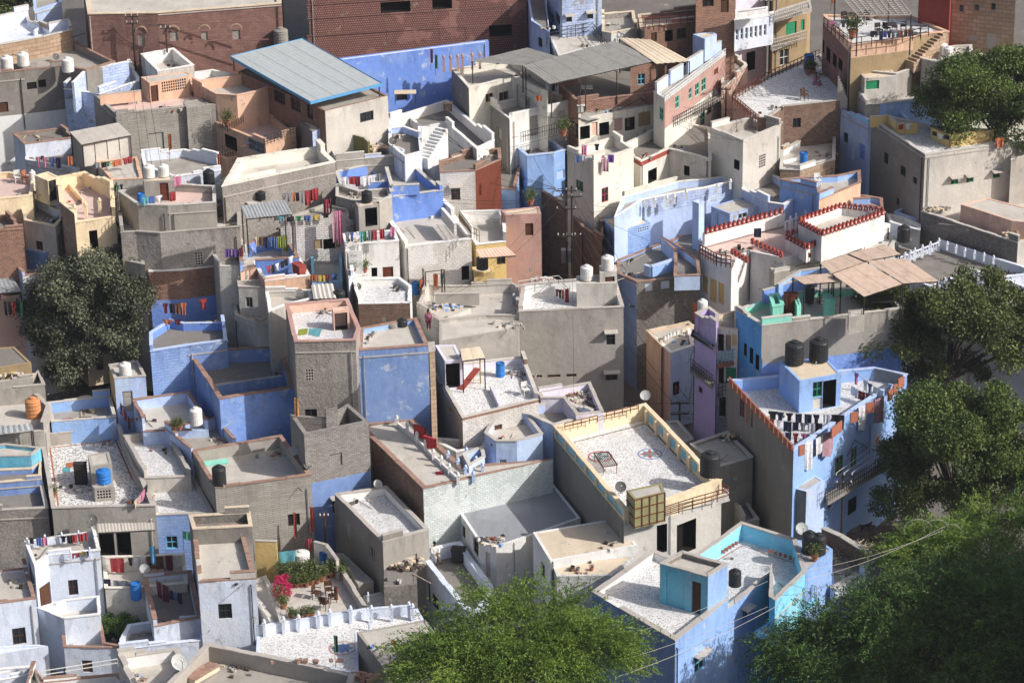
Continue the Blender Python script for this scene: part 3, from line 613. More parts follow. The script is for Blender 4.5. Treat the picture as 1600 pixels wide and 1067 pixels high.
wallseg('BU', 'B3 870,600 1012,555', 12.4, .7, 'blue', th=.3, cap='blue_l'); wallseg('BU', 'B3 832,590 868,600', 12.4, .7, 'blue', th=.2, cap='blue_l')
B('BT', 'blue stone block room with grey roof slab on the brown terrace', 'B3 565,300 790,270 865,325 640,385', up('B3', 640, 385, 545, 11.55), .03, 'bluestone', fl='slab', cap=None, base=11.5, ops='d:606,375,628,520:conc_d j:655,395,722,418:blue_l j:785,350,855,378:blue_l')
B('BV', 'long curved pale blue house wall with small piers on its parapet', 'B3 690,165 1030,70 1420,25 1432,55 1200,112 1090,130 812,185 640,290', 14.8, .45, 'blue_ps', 'blue_l', 'screed', cap='white', base=8, ew={4: 'blue_ps|1.1|blue_l', 5: 'blue_ps|1.1|blue_l', 3: 'blue_ps|1.1|blue_l', 6: 'blue_l', 7: 'cream'})
B('BW', 'pale blue wall and yard right of the curved blue wall', 'B3 1425,60 B4 0,10 75,45 185,165 100,215 B3 1600,200 1440,120', 14.6, .5, 'blue_l', 'blue_l', 'screed_d', cap='white', base=8)
B('BX', 'pale blue stair room with a bare grey roof and shutter', 'B3 1245,222 1440,165 1560,215 1362,268', 14.0, .03, 'blue_ps', fl='screed_l', cap=None, base=8, ops='n:1280,270,1318,345:blue_l w:1415,265,1470,300:conc_l')
B('WR', 'white house edged with rows of brick red merlons', 'B3 1198,392 B4 0,285 100,258 330,240 765,330 440,480 100,545 B3 1480,500 1372,575 1180,480', 13.2, .15, 'white', 'white', 'pinkfloor', cap=None, base=5,
  ew={9: 'cream', 0: 'white', 7: 'white', 6: 'white'}, ops='C3 B3 n:1188,655,1222,760:yellow n:1235,675,1280,820:yellow n:1290,700,1325,830:yellow')
wallseg('WR', 'B3 1198,392 1600,285 B4 100,262', 14.1, .9, 'white', cap=None, th=.25)
B('WRm', '', 'B4 190,322 462,225 730,262 336,398', 15.0, .5, 'white', base=F('WR'), parent='WR', name='roof_room', fl='screed_l', cap='white', th=.2)
B('WRn', '', 'B4 108,412 240,382 335,388 330,448 240,490', 14.0, .4, 'white', base=F('WR'), parent='WR', name='stair_room', fl='slab', cap='white')
B('WS', 'grey plastered house with a bare roof below the white merloned house', 'B4 330,480 440,455 530,500 560,540 330,580 40,640 -20,560 60,540', 12.4, .6, 'conc', 'conc_l', 'screed_l', cap='conc_l', base=5)
B('WT', 'white walled terrace with rows of white balusters', 'B4 760,545 1068,430 1130,450 1420,545 1600,600 1700,640 1440,670 1260,615 1205,650 1070,700 900,640', 12.6, .6, 'white_b', 'white_b', 'screed_d', cap='white_b', base=4, eh={9: .1, 8: .1, 10: .1, 0: .1})
B('WU', 'white walled yards beside the big tree', 'B4 1262,612 1440,672 1600,720 1700,740 1700,900 1200,760', 12.3, .8, 'white_b', 'white_b', 'screed_l', cap='white_b', base=4)
B('RW', 'long brown walled house with bare roof and a pink upper step', 'B4 962,255 1130,225 1225,165 1350,85 1700,180 1700,420 1562,452', 13.9, .25, 'rubble_d', 'conc', 'screed_l', cap='conc_l', base=5, ew={5: 'conc_l'})
B('RWa', '', 'B4 1205,210 1365,168 1700,250 1700,330 1525,312', 14.9, .03, 'pink', base=F('RW'), parent='RW', name='roof_room', fl='screed_l', cap=None)
B('RX', 'row of blue stepped walls and a blue yard behind the brown walled house', 'B4 790,262 890,205 1085,125 1240,115 1150,215 960,262 950,310 880,292', 13.0, .5, 'blue', 'blue', 'screed_d', cap='blue_l', base=5)
B('RY', 'blue and tan plastered house with ruined parapets', 'B4 320,185 480,122 590,155 715,175 720,245 640,215 400,225', 14.6, .5, 'blue_l', 'blue', 'screed_l', cap='copebrick', base=6)
B('RZ', 'blue house with bricked niches and an orange end wall', 'B4 75,55 230,40 430,30 575,0 580,75 320,185 305,110', 15.8, .4, 'blue', 'blue', 'screed_l', cap='copebrick', base=6, ew={4: 'peach', 3: 'peach'})
# middle left
B('Pk', 'tall narrow rose pink house at the lane mouth', 'B2 1530,245 B3 170,222 182,268 B2 1560,278', 15.3, .03, 'rose', 'rose', 'slab', cap=None, base=6, ew={2: 'rose'})
B('Yl', 'yellow house with a dark red screen and a striped awning', 'B2 1265,255 1530,245 1560,310 1560,390 1375,410 1345,365', 14.7, .7, 'yellow', 'white', 'screed_l', cap='white', base=6, ops='n:1402,318,1558,395:rust w:1505,535,1560,585:frame_brown', eh={3: .1, 4: .1})
B('Yk', 'low yellow base room carrying a dark tank beside the yellow house', 'B2 1350,600 1480,595 1492,630 1362,640', 12.6, .03, 'yellow', fl='slab', cap=None, base=6)
B('Wh', 'large white brick house with a wide pale roof and high back wall', 'B2 770,195 1140,150 1240,238 1345,362 930,412', 15.5, .8, 'whitebrick', 'whitebrick', 'screed_l', cap='white', base=6, eh={2: .3, 3: .08, 4: .35}, th=.24, ops='D:1285,595,1332,680')
wallseg('Wh', 'B2 1165,235 1245,330', 16.1, .8, 'whitebrick', cap='white')
B('Wr', 'low pale roof house with brown brick front and a big dish', 'B2 598,680 900,668 972,722 962,800 640,806', 13.7, .35, 'white', 'white', 'mosaic_l', cap='white', base=6, ew={3: 'brick_d', 4: 'brick_d'}, eh={3: .05, 2: .1})
B('M2', 'stair house with white walls, washing above and a dark red door', 'B2 545,395 865,372 893,442 650,460 560,500', 15.5, .35, 'white', 'lilac_w', 'screed_l', cap='white', base=6, ew={4: 'pink', 0: 'white'}, ops='d:792,600,858,665:rust D:722,605,758,660')
B('M1', 'grey concrete stair tower under a black tank', 'B2 615,188 720,172 768,212 640,228', 17.0, .03, 'conc', fl='slab', cap=None, base=6, ops='D:682,232,758,345')
B('M3', 'small grey roofed yard with washing above and a blue back wall', 'B2 340,490 535,480 540,690 350,700', 13.4, .6, 'blue_l', 'aqua', 'screed_l', cap=None, base=6)
B('M4', 'peach walled roof terrace with a flowered pink quilt', 'B2 -20,570 205,560 272,540 338,655 55,690', 13.8, .5, 'peach', 'pink', 'screed_l', cap='white', base=6)
B('M5', 'pale roof with two leaning dishes behind the pink terrace', 'B2 60,750 340,745 350,800 205,835 80,880', 13.4, .4, 'conc_l', 'conc_l', 'screed_l', cap='white', base=6)
B('M6', 'house of blue-flecked stone with washing along its top', 'B2 150,300 440,200 575,240 580,262 212,300', 16.2, .2, 'whitebrick', 'conc', 'screed', cap=None, base=6, ops='D:420,425,495,488 n:362,430,415,490:ochre n:500,425,528,480:ochre')
B('M6b', 'vivid blue walled terrace hung with jeans and towels', 'B1 1495,480 1600,430 B2 110,405 210,440 270,545 0,560 B1 1500,590', 14.4, .9, 'blue_v', 'blue_v', 'screed_l', cap='copebrick', base=6, ew={5: 'pink'}, eh={5: .4})
B('M7', 'beige edged rubble house with a sunken pale roof', 'F 372,248 500,229 524,254 347,292', 18.0, .7, 'rubble', 'cream', 'screed_l', cap='cream', base=6, th=.3)
B('M8', 'low concrete house in front of the vivid blue courts', 'B2 500,85 640,125 830,110 850,160 770,195 600,185 500,160', 16.8, .3, 'conc', 'conc', 'screed', cap='conc_l', base=6)
B('M9', 'house with vivid blue courts full of drying clothes', 'F 524,268 560,260 622,247 652,262 692,298 640,304 588,312 534,296', 16.5, .75, 'blue_v', 'blue_v', 'screed_l', cap='conc_l', base=6, th=.2)
wallseg('M9', 'F 604,262 612,290 655,288', 17.2, .7, 'blue_v', th=.2, cap='conc_l'); wallseg('M9', 'F 575,285 608,283 612,300', 17.0, .6, 'blue_v', th=.2, cap='conc_l')
B('T1', 'pale orange terrace house with latticed balustrade', 'B1 360,38 530,8 708,95 718,235 465,272 372,195', 17.2, .9, 'beige', 'beige', 'pinkfloor', cap='beige', base=5, eh={3: .3}, ew={4: 'sandstone', 3: 'beige', 5: 'conc_l'}, ops='D:560,372,612,490', th=.22)
B('T1m', '', 'B1 215,28 300,5 372,38 298,62', up('B1', 300, 62, 190, 16.3), .03, 'beige', base=16.0, parent='T1', name='stair_room', fl='beige', cap=None, ops='w:303,55,355,190:iron')
B('T1b', 'pale orange roof terrace with a white plastic chair at the left edge', 'B1 -100,20 60,10 215,40 200,155 -20,180 -100,150', 16.7, .3, 'beige', 'beige', 'pinkfloor', cap='beige', base=5)
B('T2', 'grey walled roof terrace below the pale orange house', 'B1 125,215 200,155 355,235 440,245 345,350 150,310', 15.6, .6, 'conc_l', 'white_b', 'screed_d', cap='beige', base=5)
B('T3', 'brown brick house at the left edge with a low parapet', 'B1 -100,290 50,280 145,362 -100,385', 15.7, .3, 'brick', 'brick', 'screed_d', cap='copebrick', base=4)
B('T4', 'small blue rubble house under a white tank', 'B1 150,485 300,440 428,455 272,520', 13.7, .03, 'blue_d', fl='screed_l', cap=None, base=4)
B('T5', 'pale blue terrace cluttered with bicycles and pots', 'B1 35,548 212,503 355,628 140,660', 12.7, .4, 'blue_l', 'blue_l', 'screed', cap='copebrick', base=4, ew={2: 'white'})
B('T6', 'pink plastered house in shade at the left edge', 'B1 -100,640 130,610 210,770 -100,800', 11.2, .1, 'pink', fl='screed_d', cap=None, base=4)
B('T7', 'white and grey side wall of a roof below the left tree', 'C1 -80,40 90,30 195,130 -60,170', 9.6, .05, 'ochre', fl='screed_d', cap=None, base=2)
B('U1', 'house with a washing terrace and two white tanks on a stair room', 'B1 740,130 860,95 1085,80 1345,95 1350,200 1050,220 860,215', 17.4, .5, 'conc', 'conc', 'pinkfloor', cap='conc_l', base=6)
B('U1m', '', 'B1 893,45 1080,30 1088,60 900,68', up('B1', 1000, 64, 195, F('U1')), .03, 'conc', base=F('U1'), parent='U1', name='stair_room', fl='slab', cap=None, ops='d:1000,75,1055,188:rust')
B('U2', 'long rubble plastered house with yard walls and a black tank', 'B1 740,255 970,235 1240,230 1500,200 1500,350 1000,392 850,382 755,388', 16.0, .6, 'rubble', 'conc', 'screed_l', cap='conc', base=6)
B('U2m', '', 'B1 1065,232 1235,195 1245,228 1250,232 1065,262', up('B1', 1150, 245, 372, F('U2')), .03, 'conc', base=F('U2'), parent='U2', name='stair_room', fl='slab', cap=None, ops='d:1160,262,1222,365:ochre')
B('U7', 'small grey yard with pale walls beside the turquoise terrace', 'B1 1248,440 1500,410 1540,490 1540,600 1370,600 1310,485', 14.2, .5, 'conc_l', 'conc_l', 'screed', cap='conc_l', base=6)
B('U3', 'turquoise walled roof terrace on a ragged brick house', 'B1 930,592 1090,512 1312,490 1362,595 1130,625 930,632', 13.4, .6, 'brick', 'aqua', 'screed_l', cap='white', base=6, ew={2: 'conc', 3: 'brick|2.0|blue_v', 4: 'brick|2.0|blue_v'}, th=.2, eh={0: .25})
B('U4', 'blue stone house whose terrace is hung with rugs', 'B1 935,1010 1060,930 1150,950 1400,945 1420,1060 C1 1165,25 940,60', 10.9, .5, 'bluestone', 'blue_v', 'screed_d', cap='blue_l', base=4, ew={5: 'bluestone', 4: 'blue_d'})
B('U5', 'small cement tower with a dark vent box', 'B1 1485,688 B2 60,680 62,730 B1 1490,725', 13.3, .15, 'conc_l', fl='screed_l', cap='cement', base=6, ops='B1 w:1535,790,1580,855:conc')
B('U6', 'narrow pale roof with low walls beside the cement tower', 'B1 1412,648 1535,640 1600,880 B2 150,870 155,950 0,960 B1 1470,900', 11.5, .3, 'conc_l', 'conc_l', 'screed_l', cap='cement', base=6)
B('Br', 'roofless brown ruin along the shaded lane', 'B3 165,118 300,48 480,170 575,290 560,430 440,350 290,195', 13.0, .5, 'brick_d', 'brick_d', 'screed_d', cap='copebrick', base=7)
B('RV', 'small white stepped roofs behind the merloned house', 'B4 740,270 850,285 955,340 950,375 830,345 765,325', 12.9, .2, 'white', 'white', 'cream', cap='white', base=5)
B('RU', 'grey green sloping roof below the brown walled house', 'B4 800,440 950,372 1020,435 910,505 820,480', 11.6, .1, 'conc', 'conc', 'screed', cap='conc_l', base=4)
B('WV', 'curved beige roof at the foot of the white merloned wall', 'B4 530,495 745,405 800,425 765,500 600,545', 12.3, .1, 'conc_l', 'white', 'screed_l', cap='conc_l', base=5)
wallseg('Gw', 'B4 -30,748 130,700 305,640', 14.4, .9, 'blue_v'); wallseg('Gw', 'B4 60,712 200,625 380,600', 14.6, .8, 'blue')
B('U8', 'small rubble parapet yard left of the turquoise terrace', 'B1 740,395 850,385 880,480 905,590 760,560', 14.0, .3, 'conc', 'rubble', 'screed_d', cap='conc', base=5)
B('U9', 'lower court with a patterned rug wall', 'B1 1245,235 1500,215 1500,265 1400,345 1250,350', 15.3, .9, 'brick', 'conc', 'screed', cap='conc', base=6)
B('M0', 'narrow concrete ledge house behind the grey stair tower', 'B2 505,165 600,188 615,330 580,345 500,260', 15.4, .2, 'conc', 'conc', 'screed', cap='conc_l', base=6)
B('MA', 'small pink and grey rooms under the plank sheet shed', 'B2 270,545 340,640 345,710 330,650 240,540', 13.2, .5, 'pink', 'pink', 'screed', cap='copebrick', base=6)
B('MB2', 'white walled narrow yard between the stair house and the pale roof', 'B2 560,520 600,510 610,660 580,690', 14.2, .6, 'white_b', 'white_b', 'screed_l', cap='white', base=6)
B('Tz', 'grey rendered alley house behind the bicycle terrace', 'B1 185,330 345,345 460,290 470,420 300,440 160,420', 14.0, .1, 'sandstone', 'conc', 'screed', cap='conc_l', base=5)
B('BVp', '', 'B3 1128,190 1165,176 1203,188 1168,206', 14.9, .03, 'blue_l', base=8, parent='BV', name='wall_pier', fl='white', cap=None)
B('Ocb', '', 'F 1118,553 1153,549 1157,562 1121,569', 10.3, .04, 'terracotta', base=10.0, parent='Oc', name='balcony', fl='screed', cap=None)
B('Occ', '', 'F 1118,598 1153,594 1158,608 1122,617', 8.0, .04, 'conc', base=7.75, parent='Oc', name='balcony', fl='screed', cap=None)
B('Pub', '', 'F 1082,514 1117,534 1114,545 1079,523', 11.8, .04, 'iron', base=11.7, parent='Pu', name='awning', fl='asbestos', cap=None)
B('Puc', '', 'F 1082,568 1117,592 1113,604 1078,578', 9.4, .04, 'conc_d', base=9.2, parent='Pu', name='balcony', fl='asbestos', cap=None)
B('Sh3', 'flat roofed orange walled house at the head of the lane', 'F 1010,517 1076,503 1084,509 1036,530 1033,541', 9.0, .1, 'peach', 'peach', 'screed_l', cap='slab', base=3.5)
# ---------------------------------------------------------------- far rows
B('Ye', 'cream house with a washing roof and green shutters', 'A3 345,942 640,855 760,932 510,1010', 17.6, .6, 'cream', 'cream', 'screed_l', cap='cream', base=8, ops='B3 g:400,62,445,125 g:560,105,602,195:redpaint')
B('Yf', 'cream courtyard house with a red painted eave', 'A3 700,905 1005,755 1240,800 1245,1000 980,932 805,1012 760,985', 16.2, .12, 'cream', 'cream', 'screed_d', cap='cream', base=8, ew={5: 'redpaint|.35|cream', 4: 'redpaint|.35|cream'}, ops='B3 D:850,-10,905,70 D:1075,-30,1110,30')
wallseg('Yf', 'A3 700,905 1005,755', 16.7, .6, 'cream', cap='cream')
wallseg('Yf', 'B3 700,130 1030,40', 14.8, .6, 'cream', cap='cream')
B('Yt', 'tall cream tower block with open roof room', 'A3 1240,800 1500,733 A4 80,785 A3 1445,882', 18.0, .7, 'cream', 'conc', 'screed_l', cap='conc_l', base=8, ops='D:1388,1000,1422,1060', ew={2: 'conc_l'})
B('Bz', 'blue plastered house with a terracotta screen', 'A3 10,905 250,880 330,940 262,960 95,978', 15.7, .4, 'blue', 'blue', 'screed_d', cap='blue_l', base=8, ops='B3 w:30,35,68,100:iron n:280,-5,340,50:blue_l')
B('By', 'pale stone wall house behind the blue house', 'A3 240,900 530,870 640,860 345,960', 15.2, .3, 'brick_d', 'brick_d', 'screed', cap='slab', base=8)
B('Z9', 'big grey house with yellow roof parapets and green shutters', 'A4 632,738 760,728 1010,790 1420,815 1530,892 982,968', 17.9, .2, 'conc_l', 'conc_l', 'mosaic', cap='conc_l', base=6, ew={5: 'conc_d'}, th=.2,
  ops='A4 w:722,955,752,1025:iron w:825,1040,860,1100:iron B4 w:905,40,930,80:iron w:800,170,820,215:iron g:1143,42,1190,85:^frame_green g:1240,32,1285,72:^frame_green g:1405,5,1450,45:^frame_green')
wallseg('Z9', 'A4 640,732 755,722 808,772 935,768', 18.5, .75, 'yellow', cap='cement', th=.18); wallseg('Z9', 'A4 1025,800 1140,850 1410,812', 18.5, .8, 'yellow', cap='yellow', th=.2)
B('Z9b', 'plain grey house wall at the right edge under the tree', 'A4 1535,900 1700,860 1700,960 1520,1000', 17.0, .1, 'conc', fl='screed', cap='conc_l', base=6)
B('Z8', 'narrow pale blue house with a round white tank', 'A4 445,682 720,648 880,762 625,775', 17.6, .35, 'blue_l', 'aqua', 'screed_l', cap='blue_l', base=6, ops='w:470,830,500,892:iron d:567,900,605,1000:blue_v n:525,865,545,1000:blue_p')
B('Z6', 'grey roof with bright blue end wall beside the round tree', 'A4 548,560 770,518 992,500 1100,602 700,652 612,655', 18.8, .5, 'blue', 'conc_l', 'screed_l', cap='conc_l', base=6, ew={5: 'conc', 4: 'conc'})
B('Z6m', '', 'A4 575,455 770,430 803,475 605,492', up('A4', 605, 492, 650, F('Z6')), .03, 'conc_l', base=F('Z6'), parent='Z6', name='stair_room', fl='slab', cap=None, ops='d:612,505,695,560:frame_green')
B('Z7', 'bare grey roof with outside stairs next to the chip terrace', 'A4 465,350 780,337 900,432 800,465 560,440 500,380', 20.2, .5, 'conc', 'conc', 'screed_l', cap='conc_l', base=8)
B('Z2', 'wide chip roof terrace with brown railings and a blue barrel', 'A3 1380,605 1600,475 A4 320,335 400,440 545,618 100,668 0,740 A3 1540,735', 18.3, .1, 'brick_d', fl='mosaic', cap='cement', base=8, ew={7: 'rose', 0: 'rose'}, ops='A4 w:155,740,205,800:iron')
B('Z3', 'rooftop restaurant terrace on a carved brown stone house', 'A4 345,95 900,108 1130,200 1010,212 910,235 520,288', 22.3, .12, 'sandstone', 'peach', 'mosaic_l', cap='peach', base=8, ew={4: 'peach|.9|ochre', 5: 'peach|.6|redstone', 3: 'ochre'}, ops='A4 D:365,300,390,390 D:405,340,430,420 D:440,370,465,440 D:335,250,352,330')
B('Z4', 'dark red painted house wall', 'A4 945,-90 1150,-110 1150,-60 1140,-20 945,-60', 24.6, .1, 'redpaint', fl='screed', cap=None, base=8)
B('Z5', 'tall tan stone house with small square windows', 'A4 1150,-150 1530,-160 1550,-30 1152,-70', 24.8, .1, 'sandstone', fl='screed', cap=None, base=8, ops='w:1190,30,1225,80:rose w:1285,28,1322,72:rose w:1390,20,1425,68:rose n:1360,210,1430,310:cement n:1255,220,1310,260:cement')
B('Z5b', 'beige yard house with a stone parapet at the right edge', 'A4 1250,385 1540,340 1700,330 1700,420 1255,450', 20.3, .4, 'cream', 'conc', 'screed_l', cap='conc_l', base=8)
B('Z5c', 'small roof with tanks in front of the tan house', 'A4 955,320 1160,290 1275,285 1275,370 1080,400 960,370', 20.9, .2, 'conc_l', 'cream', 'screed_l', cap='conc_l', base=8, ops='w:1180,300,1240,330:conc_l')
B('Z1', 'ochre house with two projecting railed balconies', 'A4 12,-120 272,-160 248,-62 35,-20', 22.3, .1, 'ochre', fl='screed', cap=None, base=8, ops='A4 d:112,140,178,220:frame_green d:205,125,228,190:frame_green w:75,310,130,410:wwhite')
B('Y9', 'lilac white ornate house with pillared upper gallery', 'A3 1380,-160 1600,-200 1600,-90 1385,-40', 22.5, .1, 'lilac_w', fl='screed', cap=None, base=8, ops='D:1465,325,1520,440')
B('Y8', 'brown brick house with an open verandah', 'A3 790,95 1150,60 1395,95 1390,112 1145,135 800,172', 21.8, .4, 'brick', 'brick', 'screed_l', cap='slab', base=8, ops='D:955,190,1005,260 d:870,205,905,262:wood w:1030,175,1090,245 d:1300,150,1350,230:wood w:1190,165,1255,235')
B('Y8b', 'upper brick room with terracotta lattice balcony', 'A3 1150,-150 1395,-160 1395,-60 1150,-40', 24.3, .1, 'brick', fl='screed', cap=None, base=8, ops='w:1190,0,1260,45 d:1305,0,1355,80:wood')
B('Y8c', 'broken rubble walls between the blue and brick houses', 'A3 560,90 760,70 780,180 620,210 565,200', 21.3, .4, 'rubble_w', 'rubble', 'screed', cap='slab', base=8)
B('Y7', 'pale blue stone house with small hooded windows', 'A3 215,-190 560,-200 560,-70 312,-50', 24.0, .1, 'blue_ps', fl='screed', cap=None, base=8, ops='w:340,100,375,140:^iron w:472,82,508,120:^iron w:240,85,260,140 w:270,85,300,145', ew={3: 'blue_l'})
B('Y7b', 'white painted roof terrace with black railings', 'A3 235,225 500,188 600,262 290,350', 20.6, .03, 'whitebrick', fl='screed_l', cap=None, base=8)
B('Y7c', 'dark side house left of the pale blue stone house', 'A3 88,-60 205,-90 235,200 120,130', 21.8, .1, 'blue_l', fl='screed_d', cap=None, base=8)
B('Y5', 'long cream lane house with a red trim and turquoise doors', 'A3 885,575 1260,285 1335,325 955,618', 19.8, .1, 'cream', fl='screed_l', cap='white', base=7, ew={2: 'white|.22|rose|2.2|cream'},
  ops='g:1022,600,1045,680:mint g:1105,550,1125,620:mint g:1145,520,1170,600:mint g:1185,490,1212,570:mint g:920,672,945,752:mint g:1177,700,1207,790:mint w:1220,670,1250,715:rust n:1262,430,1288,470:rust')
B('Y6', 'small blue stair room beside a dark tank', 'A3 1130,215 1250,200 1280,215 1205,245', 21.6, .03, 'blue_l', fl='slab', cap=None, base=19.9)
wallseg('Y5', 'A3 1095,375 1190,318', 20.9, 1.0, 'blue_l'); wallseg('Y5', 'A3 985,445 1065,400', 20.9, 1.0, 'blue_l'); wallseg('Y5', 'A3 900,520 970,470', 20.6, .8, 'blue_p'); wallseg('Y5', 'A3 1210,290 1305,258', 20.9, 1.0, 'blue_l')
B('Y3', 'brick house with an open shaded hall beneath a grey tin roof', 'A3 300,540 660,300 900,390 905,575 415,640', 18.9, .5, 'brick', 'brick', 'screed_d', cap='copebrick', base=8, eh={0: 2.0, 1: 2.0})
B('Y3b', '', 'A3 740,418 820,350 900,385 898,400', 20.9, .03, 'brick', base=F('Y3'), parent='Y3', name='corner_room', fl='screed', cap=None, ops='w:785,462,832,532:teal')
B('Y4', 'carved cream and pink shop front below the tin awning', 'A3 415,700 905,590 945,618 945,650 415,745', 18.1, .03, 'cream', fl='screed', cap=None, base=7, ops=' '.join('D:%d,%d,%d,%d' % (x, 790-(x-420)*.19, x+62, 870-(x-420)*.19) for x in (425, 545, 705)) + ' n:500,765,535,850:pink n:640,740,690,820:rose n:790,700,870,790:ochre')
B('Y2', 'cream terrace house with stepped side wall', 'A2 1222,432 1600,378 A3 70,410 225,500 220,575 180,560 30,490 A2 1600,485 1330,550', 19.8, .45, 'cream', 'cream', 'screed_l', cap='cream', base=8, ew={8: 'conc_d'}, ops='A2 w:1435,585,1485,640:ochre w:1520,575,1580,630:ochre')
B('Y2b', 'white fronted house with shuttered windows and an iron balcony', 'A2 1465,655 A3 100,600 240,578 413,622 A3 0,715 A2 1585,745', 18.3, .5, 'white', 'cream', 'screed', cap='white', base=8, ew={5: 'conc_d'}, ops='A3 w:8,665,55,700 w:105,648,158,680:conc_l n:202,708,248,768:conc_l n:287,690,340,750:conc_l n:112,725,165,850:conc')
B('Y1', 'white house with an open grey courtyard roof', 'A2 830,740 1195,630 1490,880 1380,935 1185,770 1035,800 960,742 830,790', 17.7, .6, 'white', 'white', 'screed_d', cap='white', base=8, ops='D:920,850,1000,960:white')
B('Y1b', 'shaded white yard with a green door', 'A2 1035,850 1180,800 1385,950 1160,1010 1040,960', 16.0, .4, 'white_b', 'white_b', 'screed_d', cap='white', base=8)
B('Y1c', 'peeling wall house with a wooden carved bay', 'A2 1145,1010 1385,940 1525,930 1530,1000 B2 1370,0 1150,10', 17.2, .3, 'whitebrick', 'brick_d', 'screed_d', cap='copebrick', base=8, ew={3: 'rust'})
B('YB', 'long bright blue compound wall', 'F 530,91 762,62 764,66 532,95', 21.0, .03, 'blue_v', fl='white', cap=None, base=8, cat='wall', name='compound_wall', ops='A2 w:875,570,945,630:iron')
B('YR', 'huge red sandstone lattice screened building', 'F 478,-60 470,-260 815,-280 822,-82', 26, .1, 'jali', fl='screed', cap=None, base=8, ew={0: 'redstone', 3: 'jali'}, ops='A2 D:778,12,965,80 D:1102,-10,1225,58 D:1458,155,1600,230', cat='building')
B('YS', 'brick and concrete hall under the big blue edged sheet roof', 'F 372,112 470,78 606,150 508,174', 20.2, .1, 'brick', fl='screed', cap=None, base=8, ew={2: 'conc_l', 3: 'brick'}, ops='A2 w:650,700,735,760:iron w:110,540,180,645 w:217,592,277,695 w:318,652,355,745')
B('YT', 'low house with a moss green rounded parapet', 'A2 280,770 400,810 540,835 690,850 800,910 930,970 500,1010 440,900 380,900', 17.0, .4, 'conc', 'blue_l', 'screed', cap='conc_l', base=8)
B('X5', 'long old red sandstone mansion wall with arched niches', 'A1 515,-110 A2 160,-160 158,25 A1 985,85 550,92', 23.2, .1, 'redstone', 'redstone', 'screed_l', cap='slab', base=8, ew={4: 'redstone'}, th=.3, ops='n:862,212,905,290:rubble n:1062,198,1110,260:rubble n:1258,200,1300,255:rubble n:1452,190,1502,250:rubble', cat='mansion')
B('X1', 'brown rendered house over a white washed lower storey', 'A1 -100,330 60,300 460,262 720,388 540,442 385,415 150,442 -100,468', 20.6, .5, 'conc_d', 'rubble', 'screed', cap='copebrick', base=8, ew={5: 'conc_d|3.2|white', 6: 'conc_d|3.2|white', 4: 'conc_d'}, ops='n:168,515,230,560:dark n:240,500,288,548:dark n:-20,640,52,705:wood n:185,590,295,640:sandstone n:180,550,370,655:sandstone' if 0 else 'n:168,515,230,560:dark n:240,500,288,548:dark n:-20,640,52,705:wood')
B('X4', 'white terrace house with a tan stone parapet', 'A1 -100,120 175,62 182,92 310,145 430,122 448,190 275,232 -100,300', 21.6, .9, 'sandstone', 'white_b', 'white_b', cap='conc_l', base=8, eh={1: .4, 2: .4})
B('X3', 'distant blue roofed shed by the corner tree', 'A1 205,-10 380,-20 385,20 215,70', 21.5, .1, 'blue_l', fl='screed', cap='blue_l', base=8)
B('X2', 'low walled roof in front of a pale blue wall', 'A1 80,838 390,800 478,862 155,905', 17.4, .25, 'white_b', 'conc_d', 'screed_d', cap='copebrick', base=8, ew={2: 'white_b'})
B('X10', 'pale blue and white broken walls with small court', 'A1 400,560 535,438 800,385 870,490 870,510 620,590 495,572', 19.4, .6, 'blue_ps', 'blue_l', 'screed_l', cap='white', base=8)
B('X6', 'open white walled roof box', 'A1 880,340 1085,305 1213,410 985,448', 20.6, .8, 'white', 'white', 'screed_l', cap='white', base=8, ew={2: 'conc_l'})
B('X6b', 'low white walls right of the white roof box', 'A1 1215,455 1330,438 1460,470 1300,505 1215,505', 19.4, .5, 'white', 'white', 'screed_l', cap='white', base=8)
B('X7', 'orange walled terrace on a grey stone house', 'A1 490,570 600,590 880,568 1180,545 1390,655 1150,670 725,715 610,610', 19.2, .25, 'greystone', 'peach', 'pinkfloor', cap='conc', base=8, ew={7: 'conc_d', 6: 'conc_d', 4: 'greystone'}, ops='n:930,830,1025,940:conc n:1200,870,1245,950:conc')
wallseg('X7', 'A1 622,595 880,568', 19.9, .75, 'peach')
B('X7m', '', 'A1 880,482 1165,448 1198,462 1180,480 935,522', up('A1', 940, 522, 645, F('X7')), .03, 'peach', base=F('X7'), parent='X7', name='stair_room', fl='screed_l', cap=None, ops='d:942,535,990,638:wood j:1008,497,1165,570:peach')
B('X7b', 'grey stone buttress tower with rubble top', 'A1 1145,640 1250,615 1318,655 1165,672', 19.3, .03, 'greystone', fl='rubble', cap=None, base=8)
B('X8', 'salmon orange terrace house with deep parapets', 'A1 1200,512 1570,460 A2 90,520 90,545 0,575 A1 1480,600 1350,590', 20.0, .7, 'peach', 'peach', 'screed_l', cap='peach', base=8)
B('X8b', 'salmon house with planted balcony and iron grilles', 'A1 1290,745 1600,650 A2 60,700 250,845 60,900 A1 1400,790', 17.9, .45, 'peach', 'peach', 'pinkfloor', cap='peach', base=8, ops='A1 D:1400,850,1480,930 A2 g:-50,800,50,950:teal')
B('X8c', '', 'A1 1365,970 1535,925 A2 -20,960 A1 1410,1000', 16.2, .5, 'peach', base=8, parent='X8b', name='lower_balcony', fl='screed', cap='peach')
B('X12', 'pale blue whitewashed yard below the grey stone house', 'A1 880,965 1150,935 1370,990 1380,1067 B1 1090,40 A1 900,1040', 17.5, .5, 'blue_p', 'blue_p', 'screed', cap='white', base=8)
B('X11', 'grey awning roof house behind the terrace with washing', 'A1 600,1010 860,985 B1 890,50 700,60 A1 640,1060', 17.3, .1, 'conc_l', fl='screed_l', cap='peach', base=8)
